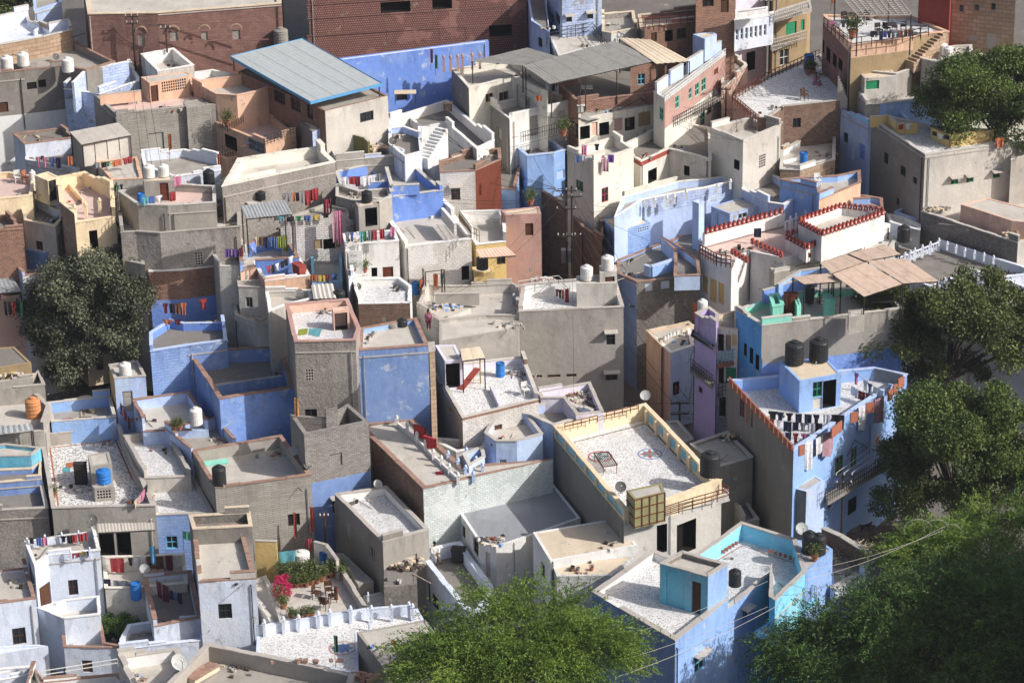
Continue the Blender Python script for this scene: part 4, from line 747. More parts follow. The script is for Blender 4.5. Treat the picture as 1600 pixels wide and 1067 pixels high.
wallseg('X10', 'A1 455,520 535,440 800,385', 20.5, 2.2, 'blue_ps', cap='white')
B('Z1b', '', 'A4 20,258 40,245 245,188 245,222 25,305', 18.6, .05, 'cement', base=18.35, parent='Z1', name='balcony', fl='screed', cap=None)
B('Z1c', '', 'A4 42,75 60,60 262,0 275,55 45,120', 21.6, .05, 'cement', base=21.35, parent='Z1', name='balcony', fl='screed', cap=None)
B('Y9b', '', 'A3 1395,65 1600,40 1600,60 1395,90', 23.2, .05, 'white', base=22.9, parent='Y9', name='cornice', fl='screed', cap=None)
B('Y5b', '', 'A3 960,760 1310,585 1325,600 975,785', 17.2, .05, 'cement', base=16.95, parent='Y5', name='balcony', fl='screed', cap=None)
B('Y5d', 'curved pinkish wall house closing the long cream lane', 'A3 1345,330 1465,400 1470,440 1310,560 1298,420', 17.8, .2, 'pink', 'cream', 'screed', cap='cream', base=8)
B('Yg', 'brown stone parapet yards between the chip terrace and the cream tower', 'A4 0,750 100,672 545,620 560,700 345,800 90,860', 16.0, .4, 'brick_d', 'brick_d', 'screed_l', cap='cement', base=8)
B('Yh', 'cluttered tan roof with leaning tiles and a blue drum', 'A4 80,940 345,800 420,830 420,1000 200,1067 75,1060', 15.6, .4, 'sandstone', 'white', 'screed_l', cap='conc_l', base=8)
B('Yi', 'white pillared parapet yard on top of the open blue alley', 'A2 830,800 920,790 1030,830 1040,950 930,980 830,900', 17.6, .4, 'white_b', 'blue_l', 'screed_d', cap='white', base=8)
B('Yj', 'small blue and brick shop front in the deep alley', 'A2 1530,960 1600,930 A3 60,1000 B3 20,120 B2 1450,110', 14.4, .2, 'blue', 'blue', 'screed_d', cap='copebrick', base=8)
B('Xa', 'cement walled lane roof with a low pale parapet', 'A1 470,870 600,990 600,1060 480,1010 460,960', 16.9, .4, 'conc', 'blue_l', 'screed', cap='conc_l', base=8)
B('Xb', 'white rendered lower yard wall left of the metal shed', 'A1 155,905 470,868 480,960 500,1060 160,1000', 16.5, .2, 'blue_p', 'blue_p', 'screed_d', cap='white', base=8)
wallseg('Y8b', 'A3 1155,95 1395,82', 22.6, .7, 'rust', th=.08, cap=None, name='balcony_screen')
B('Y9g', '', 'A3 1388,122 1600,84 A4 35,78 A4 30,98 A3 1600,102 1392,140', 22.1, .03, 'white_b', base=19.9, parent='Y9', name='gallery', fl='white', cap='white', ops=' '.join('w:%d,%d,%d,%d:white_b' % (x, 185-(x-1400)*.17, x+17, 255-(x-1400)*.17) for x in range(1400, 1600, 29)))
B('YT2', '', 'A2 275,762 362,756 402,802 352,824', 18.8, .03, 'conc_d', base=8, parent='YT', name='stair_room', fl='slab', cap=None, ew={2: 'blue_ps', 1: 'blue_ps'})
wallseg('YT', 'A2 400,845 480,835', 17.9, 1.4, 'blue_ps'); wallseg('YT', 'A2 545,830 590,838', 17.9, 1.4, 'blue_l'); wallseg('YT', 'A2 590,838 680,862 705,885', 18.0, 1.5, 'moss')
# ---------------------------------------------------------------- trees
pal('leaf_dark', '#3f4535', 'leaf', '#777b62', trans=.15); pal('leaf_mid', '#31451d', 'leaf', '#6b7c3a', trans=.2); pal('leaf_olive', '#374424', 'leaf', '#6f7a42', trans=.2)
pal('leaf_fern', '#436420', 'leaf', '#8ba044', trans=.3); pal('leaf_deep', '#2c421a', 'leaf', '#587634', trans=.2); pal('leaf_pale', '#66724a', 'leaf', '#98a06c', trans=.3)
pal('leaf_mag', '#a8174a', 'leaf', '#e0407a', trans=.3); pal('bark', '#5d5045', 'rough', '#463b32')
def leaf_mesh(name, C, D, W, Ln, tint, mat, parent):
    """C centres, D long axes (unit), W width, Ln length"""
    n = len(C); up_ = rng.normal(size=(n, 3)); S = np.cross(D, up_); S /= np.linalg.norm(S, axis=1, keepdims=True)+1e-9
    a = C-D*Ln[:, None]/2; b = C+D*Ln[:, None]/2; m1 = C+S*W[:, None]/2; m2 = C-S*W[:, None]/2
    V = np.stack([a, m1, b, m2], 1).reshape(-1, 3).astype(np.float32)
    me = bpy.data.meshes.new(name); me.vertices.add(n*4); me.vertices.foreach_set('co', V.ravel())
    me.loops.add(n*4); me.loops.foreach_set('vertex_index', np.arange(n*4, dtype=np.int32))
    me.polygons.add(n); me.polygons.foreach_set('loop_start', np.arange(0, n*4, 4, dtype=np.int32))
    me.polygons.foreach_set('loop_total', np.full(n, 4, dtype=np.int32)); me.update()
    ca = me.color_attributes.new('tint', 'FLOAT_COLOR', 'CORNER')
    t = np.repeat(np.clip(tint, 0, 1), 4); col = np.stack([t, t, t, np.ones_like(t)], 1).astype(np.float32)
    ca.data.foreach_set('color', col.ravel()); me.materials.append(M(mat))
    o = bpy.data.objects.new(name, me); sc.collection.objects.link(o); o.parent = parent; return o
def tree(label, px, py, zc, rad, n, mat, zb=0.0, style='broad', group=None, name='tree', clumps=90, trunk=True, lobes=None, leaf=.15, cat='tree', blob=.75):
    c = P(px, py, zc); root = thing(name, label, cat, (c.x, c.y, zb), group); base = Vector((0, 0, 0)); cc = Vector((0, 0, zc-zb))
    rad = np.array(rad, float); lobes = lobes or [(0, 0, 0, 1)]
    # clump centres near the crown's surface, uneven
    if style == 'broad' and rad[0] > 3:
        for _ in range(9):
            a_ = rng.uniform(0, 6.28); e_ = rng.uniform(-.3, 1.2); lobes = lobes+[(math.cos(a_)*math.cos(e_)*.78, math.sin(a_)*math.cos(e_)*.78, math.sin(e_)*.78, rng.uniform(.22, .4))]
    cl = []; per = max(1, clumps//len(lobes))
    for lx, ly, lz, ls in lobes:
        d = rng.normal(size=(per, 3)); d /= np.linalg.norm(d, axis=1, keepdims=True); d[:, 2] = np.where(d[:, 2] < -.45, -d[:, 2]*.4, d[:, 2])
        r = rng.uniform(.35, 1.08, per)**.6
        cl.append((d*r[:, None]*ls+np.array([lx, ly, lz]))*rad)
    cl = np.concatenate(cl); k = rng.integers(0, len(cl), n); cb = rng.uniform(.0, .7, len(cl)); cs = rng.uniform(.55, 1.25, len(cl))
    if style == 'broad':
        g = rng.normal(size=(n, 3)); g /= np.linalg.norm(g, axis=1, keepdims=True)
        C = cl[k]+g*(rng.uniform(.35, 1, n)**.6*cs[k]*blob)[:, None]*np.array([1.15, 1.15, .8])+rng.normal(size=(n, 3))*.14*blob/.75
        D = rng.normal(size=(n, 3)); D[:, 2] -= .3; D /= np.linalg.norm(D, axis=1, keepdims=True)
        L_ = rng.uniform(.8, 1.4, n)*leaf; W = L_*.6
    else:
        # feathery sprays: twigs radiate from the clump and arch over, leaflets along them
        tw = n//26; kt = rng.integers(0, len(cl), tw); out = cl[kt]/rad; dirv = rng.normal(size=(tw, 3))*.55+out*.9; dirv[:, 2] = dirv[:, 2]*.5+.1
        dirv /= np.linalg.norm(dirv, axis=1, keepdims=True); ln = rng.uniform(.5, 1.5, tw)*blob*1.7; st = cl[kt]+rng.normal(size=(tw, 3))*.35*blob
        t = rng.uniform(0, 1, (tw, 26)); C = st[:, None]+dirv[:, None]*(t*ln[:, None])[..., None]; C[..., 2] -= (t**2)*(ln[:, None]*.35)
        C = C.reshape(-1, 3)+rng.normal(size=(tw*26, 3))*.05; k = np.repeat(kt, 26); n = len(C)
        D = np.repeat(dirv, 26, 0)+rng.normal(size=(n, 3))*.5; D /= np.linalg.norm(D, axis=1, keepdims=True)
        L_ = rng.uniform(.7, 1.3, n)*leaf; W = L_*.32
    C = C+np.array([0, 0, zc-zb]); tint = cb[k]+rng.uniform(0, .35, n)
    leaf_mesh('crown', C, D, W, L_, tint, mat, root)
    if trunk:
        mb = MB(); h = zc-zb-rad[2]*.35; R0 = max(.12, rad[0]*.055)
        mb.bar((0, 0, 0), (0, 0, h*.55), (R0, R0*.8), 'bark', 8); mb.bar((0, 0, h*.55), (.1, 0, h), (R0*.8, R0*.6), 'bark', 8)
        for q in cl[rng.choice(len(cl), min(len(cl), 26), replace=False)]:
            e = Vector(q)+cc; m_ = Vector((e.x*.4, e.y*.4, h+(e.z-h)*.35))
            mb.bar((.1*0, 0, h*.8), m_, (R0*.42, R0*.25), 'bark', 5); mb.bar(m_, e, (R0*.25, .02), 'bark', 4)
        o = mb.build('trunk'); o.parent = root
    return root
tree('large round dark leaved tree among the roofs at the left', 150, 502, 9.6, (4.3, 3.8, 5.6), 130000, 'leaf_dark', G(190), clumps=330, leaf=.17, lobes=[(0, 0, 0, .85), (.3, 0, .4, .5), (-.35, 0, .25, .5), (0, -.3, -.5, .7), (.4, 0, -.2, .55), (-.45, 0, -.3, .5)])
tree('leafy green tree behind the yellow parapet house', 1566, 148, 20.6, (5.0, 4.0, 2.5), 120000, 'leaf_mid', G(230), clumps=260, leaf=.17, lobes=[(0, 0, .1, .9), (-.5, .2, .4, .5), (.8, 0, -.3, .9), (0, 0, -.7, .8), (.6, -.2, -.7, .7), (-.5, 0, -.4, .6)])
tree('loose crowned peepal tree in front of the white walled yards', 1482, 542, 10.6, (6.6, 4.6, 4.2), 110000, 'leaf_olive', G(172), clumps=260, leaf=.18, lobes=[(0, 0, 0, .7), (-.6, 0, .1, .45), (.5, 0, .35, .55), (0, 0, -.5, .6), (.95, 0, .1, .5), (-.1, 0, .5, .4)])
tree('thick bright green neem tree right of the blue washing house', 1494, 722, 7.4, (4.7, 4.2, 4.7), 150000, 'leaf_mid', 1, clumps=330, leaf=.16, lobes=[(0, 0, 0, .8), (-.35, 0, .5, .5), (.75, 0, .0, .75), (.35, 0, .6, .45), (-.35, 0, -.6, .6), (-.6, 0, 0, .4), (.3, 0, -.6, .6)])
tree('feathery green acacia at the bottom centre', 812, 1002, 9.5, (5.2, 4.2, 2.6), 150000, 'leaf_fern', 0, 'fern', clumps=210, leaf=.16, lobes=[(0, 0, .1, .8), (-.6, -.2, -.3, .55), (.6, -.2, -.2, .6), (0, -.6, -.5, .9)], blob=.8)
tree('wide dark feathery acacia filling the bottom right corner', 1440, 985, 8.5, (8.0, 5.0, 3.4), 180000, 'leaf_deep', 0, 'fern', clumps=300, leaf=.17, lobes=[(-.1, 0, 0, .7), (.5, .2, .25, .7), (-.55, -.1, -.3, .5), (.3, -.4, -.5, .9), (.9, 0, .2, .8)], blob=.9)
tree('second feathery acacia at the right edge above the corner', 1562, 858, 7.6, (4.6, 3.6, 2.4), 95000, 'leaf_fern', 0, 'fern', clumps=110, leaf=.16, blob=.8, lobes=[(0, 0, 0, 1), (-.8, 0, -.1, .5)])
tree('small dark tree at the top left corner', 14, 8, 18.5, (3.2, 2.5, 2.2), 16000, 'leaf_olive', G(260), clumps=40, leaf=.2)
tree('dark green bush growing in the walled court between the pale blue houses', 182, 985, 1.6, (1.2, 1.1, 1.0), 9000, 'leaf_deep', 0, clumps=30, leaf=.11, name='shrub', cat='bush', blob=.4)
tree('pale wispy bush on the brown ruin', 931, 315, 12.9, (1.5, 1.0, .9), 5000, 'leaf_pale', 11.6, 'fern', clumps=30, leaf=.12, name='shrub', cat='bush', blob=.5)
tree('magenta bougainvillea spilling over the garden wall', 442, 918, 4.2, (.4, .9, .6), 4500, 'leaf_mag', 3.6, clumps=26, leaf=.09, name='bougainvillea', cat='bush', blob=.25)
tree('dark feathery acacia under the corner at the right edge', 1590, 1000, 7.5, (5.0, 4.5, 3.0), 90000, 'leaf_deep', 0, 'fern', clumps=150, leaf=.17, blob=.9)
tree('low dark thorn scrub below the big corner acacia', 1400, 1060, 4.0, (5.5, 4.0, 2.2), 60000, 'leaf_deep', 0, 'fern', clumps=110, leaf=.17, blob=.9, name='shrub', cat='bush')
# ---------------------------------------------------------------- roof fittings: builders
pal('tank_orange', '#c98a5a', 'plain', rough=.5); pal('dish', '#a9aaa6', 'metal', '#8a8a86'); pal('dish_d', '#5f5d5a', 'metal', '#47433f')
def local(mb, name, root, smooth=False):
    o = mb.build(name, None, smooth)
    if o: o.parent = root
    return o
def copy_tree(o, parent=None):
    c = o.copy(); sc.collection.objects.link(c); c.parent = parent
    for ch in o.children: copy_tree(ch, c)
    return c
PROTO = {}
def place(kind, make, label, loc, rz=0.0, s=1.0, group=None, sz=None):
    if kind not in PROTO: o = PROTO[kind] = make(); o['_n'] = 0; del o['_n']
    else: o = copy_tree(PROTO[kind])
    o.location = loc; o.rotation_euler = (0, 0, rz); o.scale = (s, s, sz or s); o['label'] = label
    if group: o['group'] = group
    elif 'group' in o: del o['group']
    return o
def make_tank(mat, rings=7):
    def f():
        r = thing('water_tank', '', 'water tank', (0, 0, 0)); mb = MB(); prof = [(.46, 0), (.5, .03)]
        h = 1.02; n = rings
        for i in range(n):
            z0 = .06+(h-.1)*i/n; dz = (h-.1)/n
            prof += [(.5, z0), (.5, z0+dz*.55), (.465, z0+dz*.7), (.465, z0+dz*.88)]
        prof += [(.5, h-.03), (.48, h), (.36, h+.07), (.2, h+.1), (.2, h+.1), (0, h+.1)]
        mb.lathe(prof, (0, 0, 0), mat, 18); local(mb, 'tank_body', r, False)
        l = MB(); l.lathe([(.2, h+.1), (.21, h+.12), (.21, h+.16), (.17, h+.19), (0, h+.2)], (0, 0, 0), mat, 14); local(l, 'lid', r)
        p = MB(); p.bar((.5, 0, .12), (.62, 0, .12), .02, 'wwhite'); p.bar((.62, 0, .12), (.62, 0, -.02), .02, 'wwhite'); local(p, 'outlet_pipe', r)
        return r
    return f
def make_drum():
    r = thing('plastic_drum', '', 'drum', (0, 0, 0)); mb = MB()
    mb.lathe([(.24, 0), (.28, .04), (.28, .28), (.3, .31), (.28, .34), (.28, .6), (.3, .63), (.28, .66), (.27, .86), (.22, .9)], (0, 0, 0), 'bluedrum', 14)
    mb.lathe([(.22, .9), (.2, .84), (0, .84)], (0, 0, 0), 'bluedrum', 14); local(mb, 'drum_body', r)
    b = MB(); b.lathe([(.285, .86), (.295, .88), (.285, .9)], (0, 0, 0), 'dark', 14); local(b, 'rim', r); return r
def make_dish(mat):
    def f():
        r = thing('satellite_dish', '', 'satellite dish', (0, 0, 0)); ax = Matrix.Rotation(R(48), 3, 'X')
        m_ = MB(); m_.bar((0, 0, 0), (0, 0, .55), .03, 'iron', 6); m_.bar((0, 0, .02), (.25, .1, .02), .02, 'iron'); m_.bar((0, 0, .02), (-.25, .1, .02), .02, 'iron'); local(m_, 'mast', r)
        d = MB(); d.lathe([(0.001, 0), (.15, .012), (.3, .05), (.43, .11), (.45, .125), (.43, .1), (.3, .035), (.15, -.005), (.001, -.02)], (0, -.03, .58), mat, 18, ax); local(d, 'dish', r, True)
        a = MB(); c = Vector((0, -.03, .58)); a.bar(c+ax @ Vector((0, -.42, .08)), c+ax @ Vector((0, -.05, .45)), .014, 'iron'); a.box(c+ax @ Vector((0, -.02, .46)), (.07, .07, .1), 'wwhite', ax=ax); local(a, 'receiver_arm', r)
        return r
    return f
BT, WTK = make_tank('blacktank'), make_tank('whitetank', 8)
def at_px(t, x, y, z): X, Y = tp(t, x, y); return P(X, Y, z)
def tank(t, x, y, z, wpx, label, kind='black', hs=1.0):
    c = at_px(t, x, y, z); dia = wpx*(c-CAM).length/FPX; c = c+Vector((0, dia*.35, 0))
    mk = {'black': BT, 'white': WTK, 'orange': make_tank('tank_orange', 4), 'blue': make_tank('bluedrum', 3), 'grey': make_tank('conc_d', 5)}[kind]
    return place('tank_'+kind, mk, label, c, rng.uniform(0, 6), dia, 'rooftop water tanks', dia*hs)
for a in [
 ('D3', 1395, 470, 7.6, 20, 'black ribbed tank tucked between the turquoise stair room and mosaic terrace', 'black', 1.2), ('D4', 262, 262, 8.0, 24, 'black ribbed tank with a grey dish against its side', 'black', 1.25), ('D4', 318, 272, 8.0, 24, 'black ribbed tank standing behind the potted plant', 'black', 1.2),
 ('C3', 1240, 850, 9.35, 32, 'big black tank on the corner of the beige terrace house', 'black', 1.05), ('C4', 168, 150, Zt('Vm')+.0, 30, 'black tank at the left on the blue stair room roof', 'black', 1.05), ('C4', 320, 132, Zt('Vm'), 30, 'black tank at the right on the blue stair room roof', 'black', 1.05),
 ('C1', 1370, 903, 7.75, 22, 'black ribbed tank on the front wall of the bare grey roof', 'black', 1.25), ('B2', 520, 840, 12.95, 19, 'black tank above the doorway box of the pink walled roof', 'black', 1.05), ('B2', 852, 1028, 12.15, 17, 'grey tank on the blue wall house roof', 'grey', 1.0), ('B2', 915, 1020, 12.15, 17, 'black tank right of the grey tank on the blue wall house roof', 'black', 1.2),
 ('B2', 1415, 622, 12.93, 19, 'dark tank on the low yellow base room', 'black', .95), ('B2', 692, 200, 17.03, 17, 'black tank on top of the grey concrete stair tower', 'black', .9), ('B1', 1010, 318, 15.5, 18, 'black tank in the yard of the long rubble house', 'black', 1.05), ('B1', 1305, 90, 17.0, 18, 'black tank by the steps right of the two white tanks', 'black', 1.1),
 ('B2', 30, 188, 16.6, 15, 'black tank against the foot of the big rubble wall', 'black', .8), ('A4', 310, 802, 15.6, 14, 'black tank below the brick front of the chip terrace', 'black', 1.1), ('B4', 850, 450, 12.2, 20, 'squat black tank beside the white merloned house', 'black', 1.1), ('B4', 262, 832, 13.3, 15, 'black tank on the mint green terrace', 'black', 1.8),
 ('A2', 155, 290, 20.3, 23, 'grey tank in a metal frame behind the blue edged sheet roof', 'grey', 1.0), ('A3', 805, 240, 21.0, 13, 'small black tank behind the grey tin roof', 'black', 1.0),
 ('A1', 42, 445, 20.55, 19, 'white tank at the far left on the brown rendered house', 'white', 1.0), ('A1', 143, 418, 20.55, 18, 'second white tank from the left on the brown rendered house', 'white', 1.0), ('A1', 422, 455, 20.55, 19, 'white tank at the right end of the brown rendered house', 'white', 1.0),
 ('B1', 930, 48, Zt('U1m')+.02, 18, 'left white tank of the pair on the grey stair room', 'white', .95), ('B1', 1020, 40, Zt('U1m')+.02, 17, 'right white tank of the pair on the grey stair room', 'white', .95), ('B1', 350, 462, 13.75, 18, 'wrapped white tank on the small blue rubble house', 'white', 1.1),
 ('B3', 468, 688, Zt('Qm')+.02, 20, 'lower white tank on the big grey concrete house', 'white', 1.0), ('B3', 598, 626, Zt('Qn')+.02, 20, 'white tank on the stair tower of the big grey concrete house', 'white', 1.0), ('B3', 1192, 895, 12.6, 16, 'white tank on the purple lane house', 'white', 1.2),
 ('C1', 782, 222, 9.5, 19, 'white ribbed tank on top of the yellow sided stair tower', 'white', 1.0), ('C1', 1225, 525, 8.3, 20, 'white ribbed tank in the blue walled flower court', 'white', 1.2), ('A4', 1092, 345, 20.8, 15, 'left white tank near the round tree', 'white', 1.0), ('A4', 1128, 368, 20.8, 15, 'right white tank near the round tree', 'white', 1.0),
 ('D2', 285, 345, 3.65, 26, 'wrapped white tank among the garden plants', 'white', .8), ('A4', 620, 768, 17.3, 14, 'round white tank beside the yellow parapet', 'white', .6), ('B1', 205, 92, 16.4, 10, 'small white tank beside the pale orange stair room', 'white', 2.0), ('C4', 20, 1075, 3.5, 22, 'old pale grey tank on the lane below the washing house', 'white', 1.1),
 ('C1', 207, 482, 7.8, 24, 'orange wrapped water tank on the left grey roof', 'orange', 1.15), ('C1', 645, 892, up('C1', 600, 915, 1000, F('C1a')), 23, 'bright blue tank beside the cistern room', 'blue', .85)]:
    tank(*a)
for i, (t, x, y, z, s_, lb) in enumerate([('C2', 1528, 215, F('S'), 1.0, 'blue drum by the lilac wall of the chip roof'), ('B1', 885, 215, 16.9, .9, 'bright blue drum on the washing terrace'), ('A4', 222, 1032, 15.4, 1.0, 'blue drum on the cluttered tan roof'), ('D1', 852, 542, 2.9, 1.15, 'blue drum beside the yellow wall in the shaded court'),
    ('D2', 425, 330, 3.65, .9, 'blue tub at the back of the terrace garden'), ('A4', 255, 440, 18.2, 1.3, 'blue water barrel on the wide chip terrace'), ('B2', 1000, 770, 11.6, .9, 'blue barrel at the corner of the stained grey house'), ('A1', 0, 0, 0, 0, '')][:7]):
    place('drum', make_drum, lb, at_px(t, x, y, z), 0, s_*1.0, 'blue plastic drums')
for t, x, y, z, wpx, kd, rz, lb in [('A1', 350, 385, 20.1, 11, 'd', .5, 'dark dish lying on the brown rendered house roof'), ('B1', 938, 580, 13.2, 13, 'l', .3, 'pale dish at the left end of the turquoise terrace'), ('B1', 270, 515, 13.2, 13, 'd', .6, 'rusty brown dish over the bicycle terrace'),
    ('B2', 540, 185, 15.8, 12, 'd', -.4, 'dark dish on the wall right of the hanging sarees'), ('B2', 632, 755, 13.4, 13, 'd', .5, 'dark dish at the left end of the low pale roof'), ('B2', 275, 800, 13.1, 14, 'd', .7, 'tilted grey dish near the plank roof shed'), ('C2', 322, 800, 7.7, 13, 'd', .5, 'dark dish at the back corner of the bare grey roof'),
    ('C2', 760, 925, 6.3, 15, 'l', .6, 'grey dish on the wall of the tall speckled roof house'), ('C3', 835, 375, 9.35, 17, 'l', -.2, 'pale dish on the far corner of the beige terrace house'), ('C3', 677, 948, 9.4, 18, 'd', .2, 'dark mesh dish on the left front wall of the beige terrace house'), ('D1', 575, 95, 5.9, 19, 'd', .2, 'black dish behind the washing on the pale blue house'),
    ('D1', 908, 390, 3.8, 16, 'l', 0, 'grey dish in the shaded courtyard'), ('D1', 1118, 1000, 6.0, 27, 'l', .7, 'large grey dish on the bottom concrete roof'), ('A4', 1393, 800, 18.5, 13, 'l', .3, 'pale dish on the yellow roof parapet'), ('D4', 208, 150, 8.2, 20, 'l', .2, 'blue grey dish beside the two black tanks'),
    ('A2', 855, 915, 18.6, 13, 'd', .2, 'dark dish at the end of the mossy parapet'), ('B1', 95, 0, 0, 0, '', 0, '')][:16]:
    c = at_px(t, x, y, z); dia = wpx*(c-CAM).length/FPX
    place('dish_'+kd, make_dish('dish' if kd == 'l' else 'dish_d'), lb, c, rz, dia/.9, 'satellite dishes')
# ---------------------------------------------------------------- washing
COL = {'r': ('red', '#a3262c'), 'o': ('orange', '#c06530'), 'k': ('black', '#24242b'), 'w': ('white', '#dcdce0'), 'b': ('blue', '#3a5ca6'), 'n': ('navy', '#232a48'), 'p': ('pink', '#c46a92'), 'g': ('green', '#2f7a4c'), 'y': ('yellow', '#cdb138'),
       'm': ('maroon', '#6e2238'), 'v': ('purple', '#6a3d9a'), 't': ('teal', '#4fa3b0'), 's': ('grey', '#7d828c'), 'e': ('beige', '#cdb890'), 'c': ('brown', '#6b4632'), 'l': ('lime', '#8a9a1c'), 'f': ('rose patterned', '#b88a96'), 'j': ('denim', '#4d6c9c')}
ORD = ['first', 'second', 'third', 'fourth', 'fifth', 'sixth', 'seventh', 'eighth', 'ninth', 'tenth', 'eleventh', 'twelfth', 'thirteenth', 'fourteenth', 'fifteenth', 'sixteenth']
def cloth(root_label, cat, a, e, w_, d, mat, name='garment', over=.0, group=None, shape='sheet'):
    """cloth hung at a along unit direction e, width w_, drop d; 'over' is the drop on the far side"""
    nn = Vector((e.y, -e.x, 0)); 
    if nn.y > 0: nn = -nn
    nx = max(4, min(10, int(w_/.12))); nz = 5; ph = rng.uniform(0, 6); fr = rng.uniform(7, 12); amp = .035+.02*d
    vs = []; fs = []
    def pt(i, j, side):
        u = i/nx; t = j/nz; ww = 1.0
        if shape == 'shirt': ww = 1.0 if t < .25 else .62
        uu = (u-.5)*ww*(1-.07*t)+.5
        fold = math.sin(u*fr+ph)*amp*(.25+t)
        q = a+e*(w_*uu)-Vector((0, 0, d*t*(1+.04*math.sin(u*5+ph))))+nn*(.03+fold+side*.012)
        return q
    mb = MB()
    for side in (1, -1):
        g = [[pt(i, j, side) for i in range(nx+1)] for j in range(nz+1)]
        for j in range(nz):
            for i in range(nx):
                f = [g[j][i], g[j+1][i], g[j+1][i+1], g[j][i+1]]
                mb.face(f if side == 1 else f[::-1], mat)
    if over:
        b0, b1 = a, a+e*w_
        mb.face([b0+nn*.03, b1+nn*.03, b1-nn*.1, b0-nn*.1], mat); mb.face([b0-nn*.1, b1-nn*.1, b1-nn*.12-Vector((0, 0, over)), b0-nn*.12-Vector((0, 0, over))], mat)
    o = mb.build(name, None, True); return tag(o, root_label, cat, group)
LINES = []
def line(t, x0, y0, x1, y1, z, spec, where, z1=None, big=1.0, small=.5, sag=.1, rope=True):
    a = at_px(t, x0, y0, z); b = at_px(t, x1, y1, z if z1 is None else z1); d = b-a; L_ = d.length
    wts = [1.5 if ch.isupper() else 1.0 for ch in spec]; tot = sum(wts); pos = 0.0; n = 0
    for ch, wt in zip(spec, wts):
        w_ = L_*wt/tot; p0 = a+d*(pos/tot); tm = (pos+wt/2)/tot; pos += wt
        if ch == '-': continue
        nm, hx = COL[ch.lower()]; long_ = ch.isupper(); dr = (big if long_ else small)*rng.uniform(.8, 1.15)
        p0 = p0-Vector((0, 0, 4*sag*tm*(1-tm)))+d.normalized()*w_*rng.uniform(-.06, .12); e = Vector((d.x, d.y, 0)).normalized(); kind = 'sheet' if long_ else ('shirt' if rng.random() < .45 else 'cloth')
        wl = min(w_*rng.uniform(.68, 1.08), 1.6)
        cloth(f'{nm} {kind}, {ORD[min(n, 15)]} from left {where}', 'laundry', p0+e*(w_*.04), e, wl, dr, 'cloth'+hx, 'laundry_'+kind, group='washing '+where, shape='shirt' if kind == 'shirt' else 'sheet'); n += 1
    if rope:
        mb = MB(); pts = [a+d*(i/8)-Vector((0, 0, 4*sag*(i/8)*(1-i/8)-.01)) for i in range(9)]; mb.tube(pts, .012, 'iron', 3); tag(mb.build('washing_line'), 'thin washing line '+where, 'washing line')
V_ = F('V')
line('C4', 0, 430, 480, 455, V_+1.3, 'knknnnwK', 'on the upper line of the blue washing house', small=.6)
line('C4', 0, 478, 345, 508, V_+1.2, 'rwnnswk', 'on the middle line of the blue washing house', small=.6)
line('C4', 60, 555, 340, 570, V_+.9, 'wnrpws', 'on the lower line of the blue washing house', small=.6)
line('C4', 225, 628, 400, 545, 10.4, 'WwF', 'over the front wall of the blue washing house', big=1.7, small=1.2, rope=False)
line('C4', 555, 408, 725, 330, 10.45, 'W-F', 'over the orange lattice of the blue washing house', big=1.8, rope=False)
line('C4', 540, 185, 730, 320, V_+1.7, 'p-wjwW', 'slanting down to the orange lattice', z1=10.5, small=.7)
line('C3', 1430, 320, 1520, 410, 10.35, 'MOM', 'over the shaded left wall of the washing house', big=1.2, rope=False)
line('C4', 520, 275, 660, 330, V_+.9, 'wwrmrw', 'on the rack beside the blue stair room', small=.5)
line('B2', 160, 145, 385, 105, 17.2, 'ssoksRR', 'in front of the big rubble wall', big=1.0, small=.7)
line('B2', 130, 285, 460, 262, 16.5, 'tkgbyk', 'along the blue flecked stone wall', small=.35)
line('B2', 418, 175, 472, 165, 17.1, 'mRm', 'beside the tall pink sarees', small=1.2, big=1.3); line('B2', 468, 248, 535, 240, 16.9, 'FP', 'hanging tall over the flecked stone wall', big=2.4)
line('B2', 530, 38, 790, 12, 17.6, 'wrmwws', 'above the vivid blue courts', small=.6)
line('B1', 1400, 485, 1520, 478, 15.5, 'VVm', 'beside the vivid blue terrace', big=.6); line('B2', -10, 410, 200, 400, 15.1, 'eckjjlL', 'along the vivid blue terrace wall', small=.7, big=1.3)
line('B2', 25, 570, 205, 555, 13.95, 'FFF', 'spread over the pink terrace wall', big=1.0, rope=False); line('B2', 60, 600, 230, 525, 14.8, 'rkwkkw', 'slanting across the pink terrace', small=.5)
line('B2', 555, 382, 860, 350, 16.9, 'sb-tgsRR-p', 'above the white stair house', small=.7, big=.8)
line('B2', 345, 645, 505, 640, 14.0, 'oyrb', 'over the plank roof shed', small=.5); line('B2', 1105, 635, 1180, 640, 13.0, 'Ot', 'at the foot of the white brick house', big=1.0, small=.9); line('B2', 1015, 680, 1050, 650, 12.8, 'OO', 'slanting at the foot of the white brick house', big=.8)
line('B1', 1015, 825, 1170, 818, 12.0, 'mkco', 'on the shaded blue wall', small=.8); line('B1', 1240, 795, 1285, 788, 12.2, 'r', 'alone at the right of the shaded blue wall', small=.7)
line('B1', 1155, 935, 1390, 925, 11.0, 'CM-YE', 'over the blue court edge', big=1.7); line('B1', 1000, 920, 1150, 925, 11.3, 'om', 'over the blue stone wall', small=.3, rope=False)
line('B1', 1250, 285, 1395, 268, 15.6, 'ooo', 'on the patterned rug wall', small=.9, rope=False)
line('B1', 880, 165, 1100, 125, 18.0, 'tbw-r', 'around the grey stair room', small=.6); line('B1', 1085, 30, 1130, 25, 18.1, 'P', 'right of the grey stair room', big=.6)
line('B1', 20, 812, 165, 808, 12.0, 'kkrkgk', 'on the shaded pink house', small=.9); line('B1', 700, 88, 770, 80, 17.2, 'kgk', 'by the pale orange terrace', small=.5)
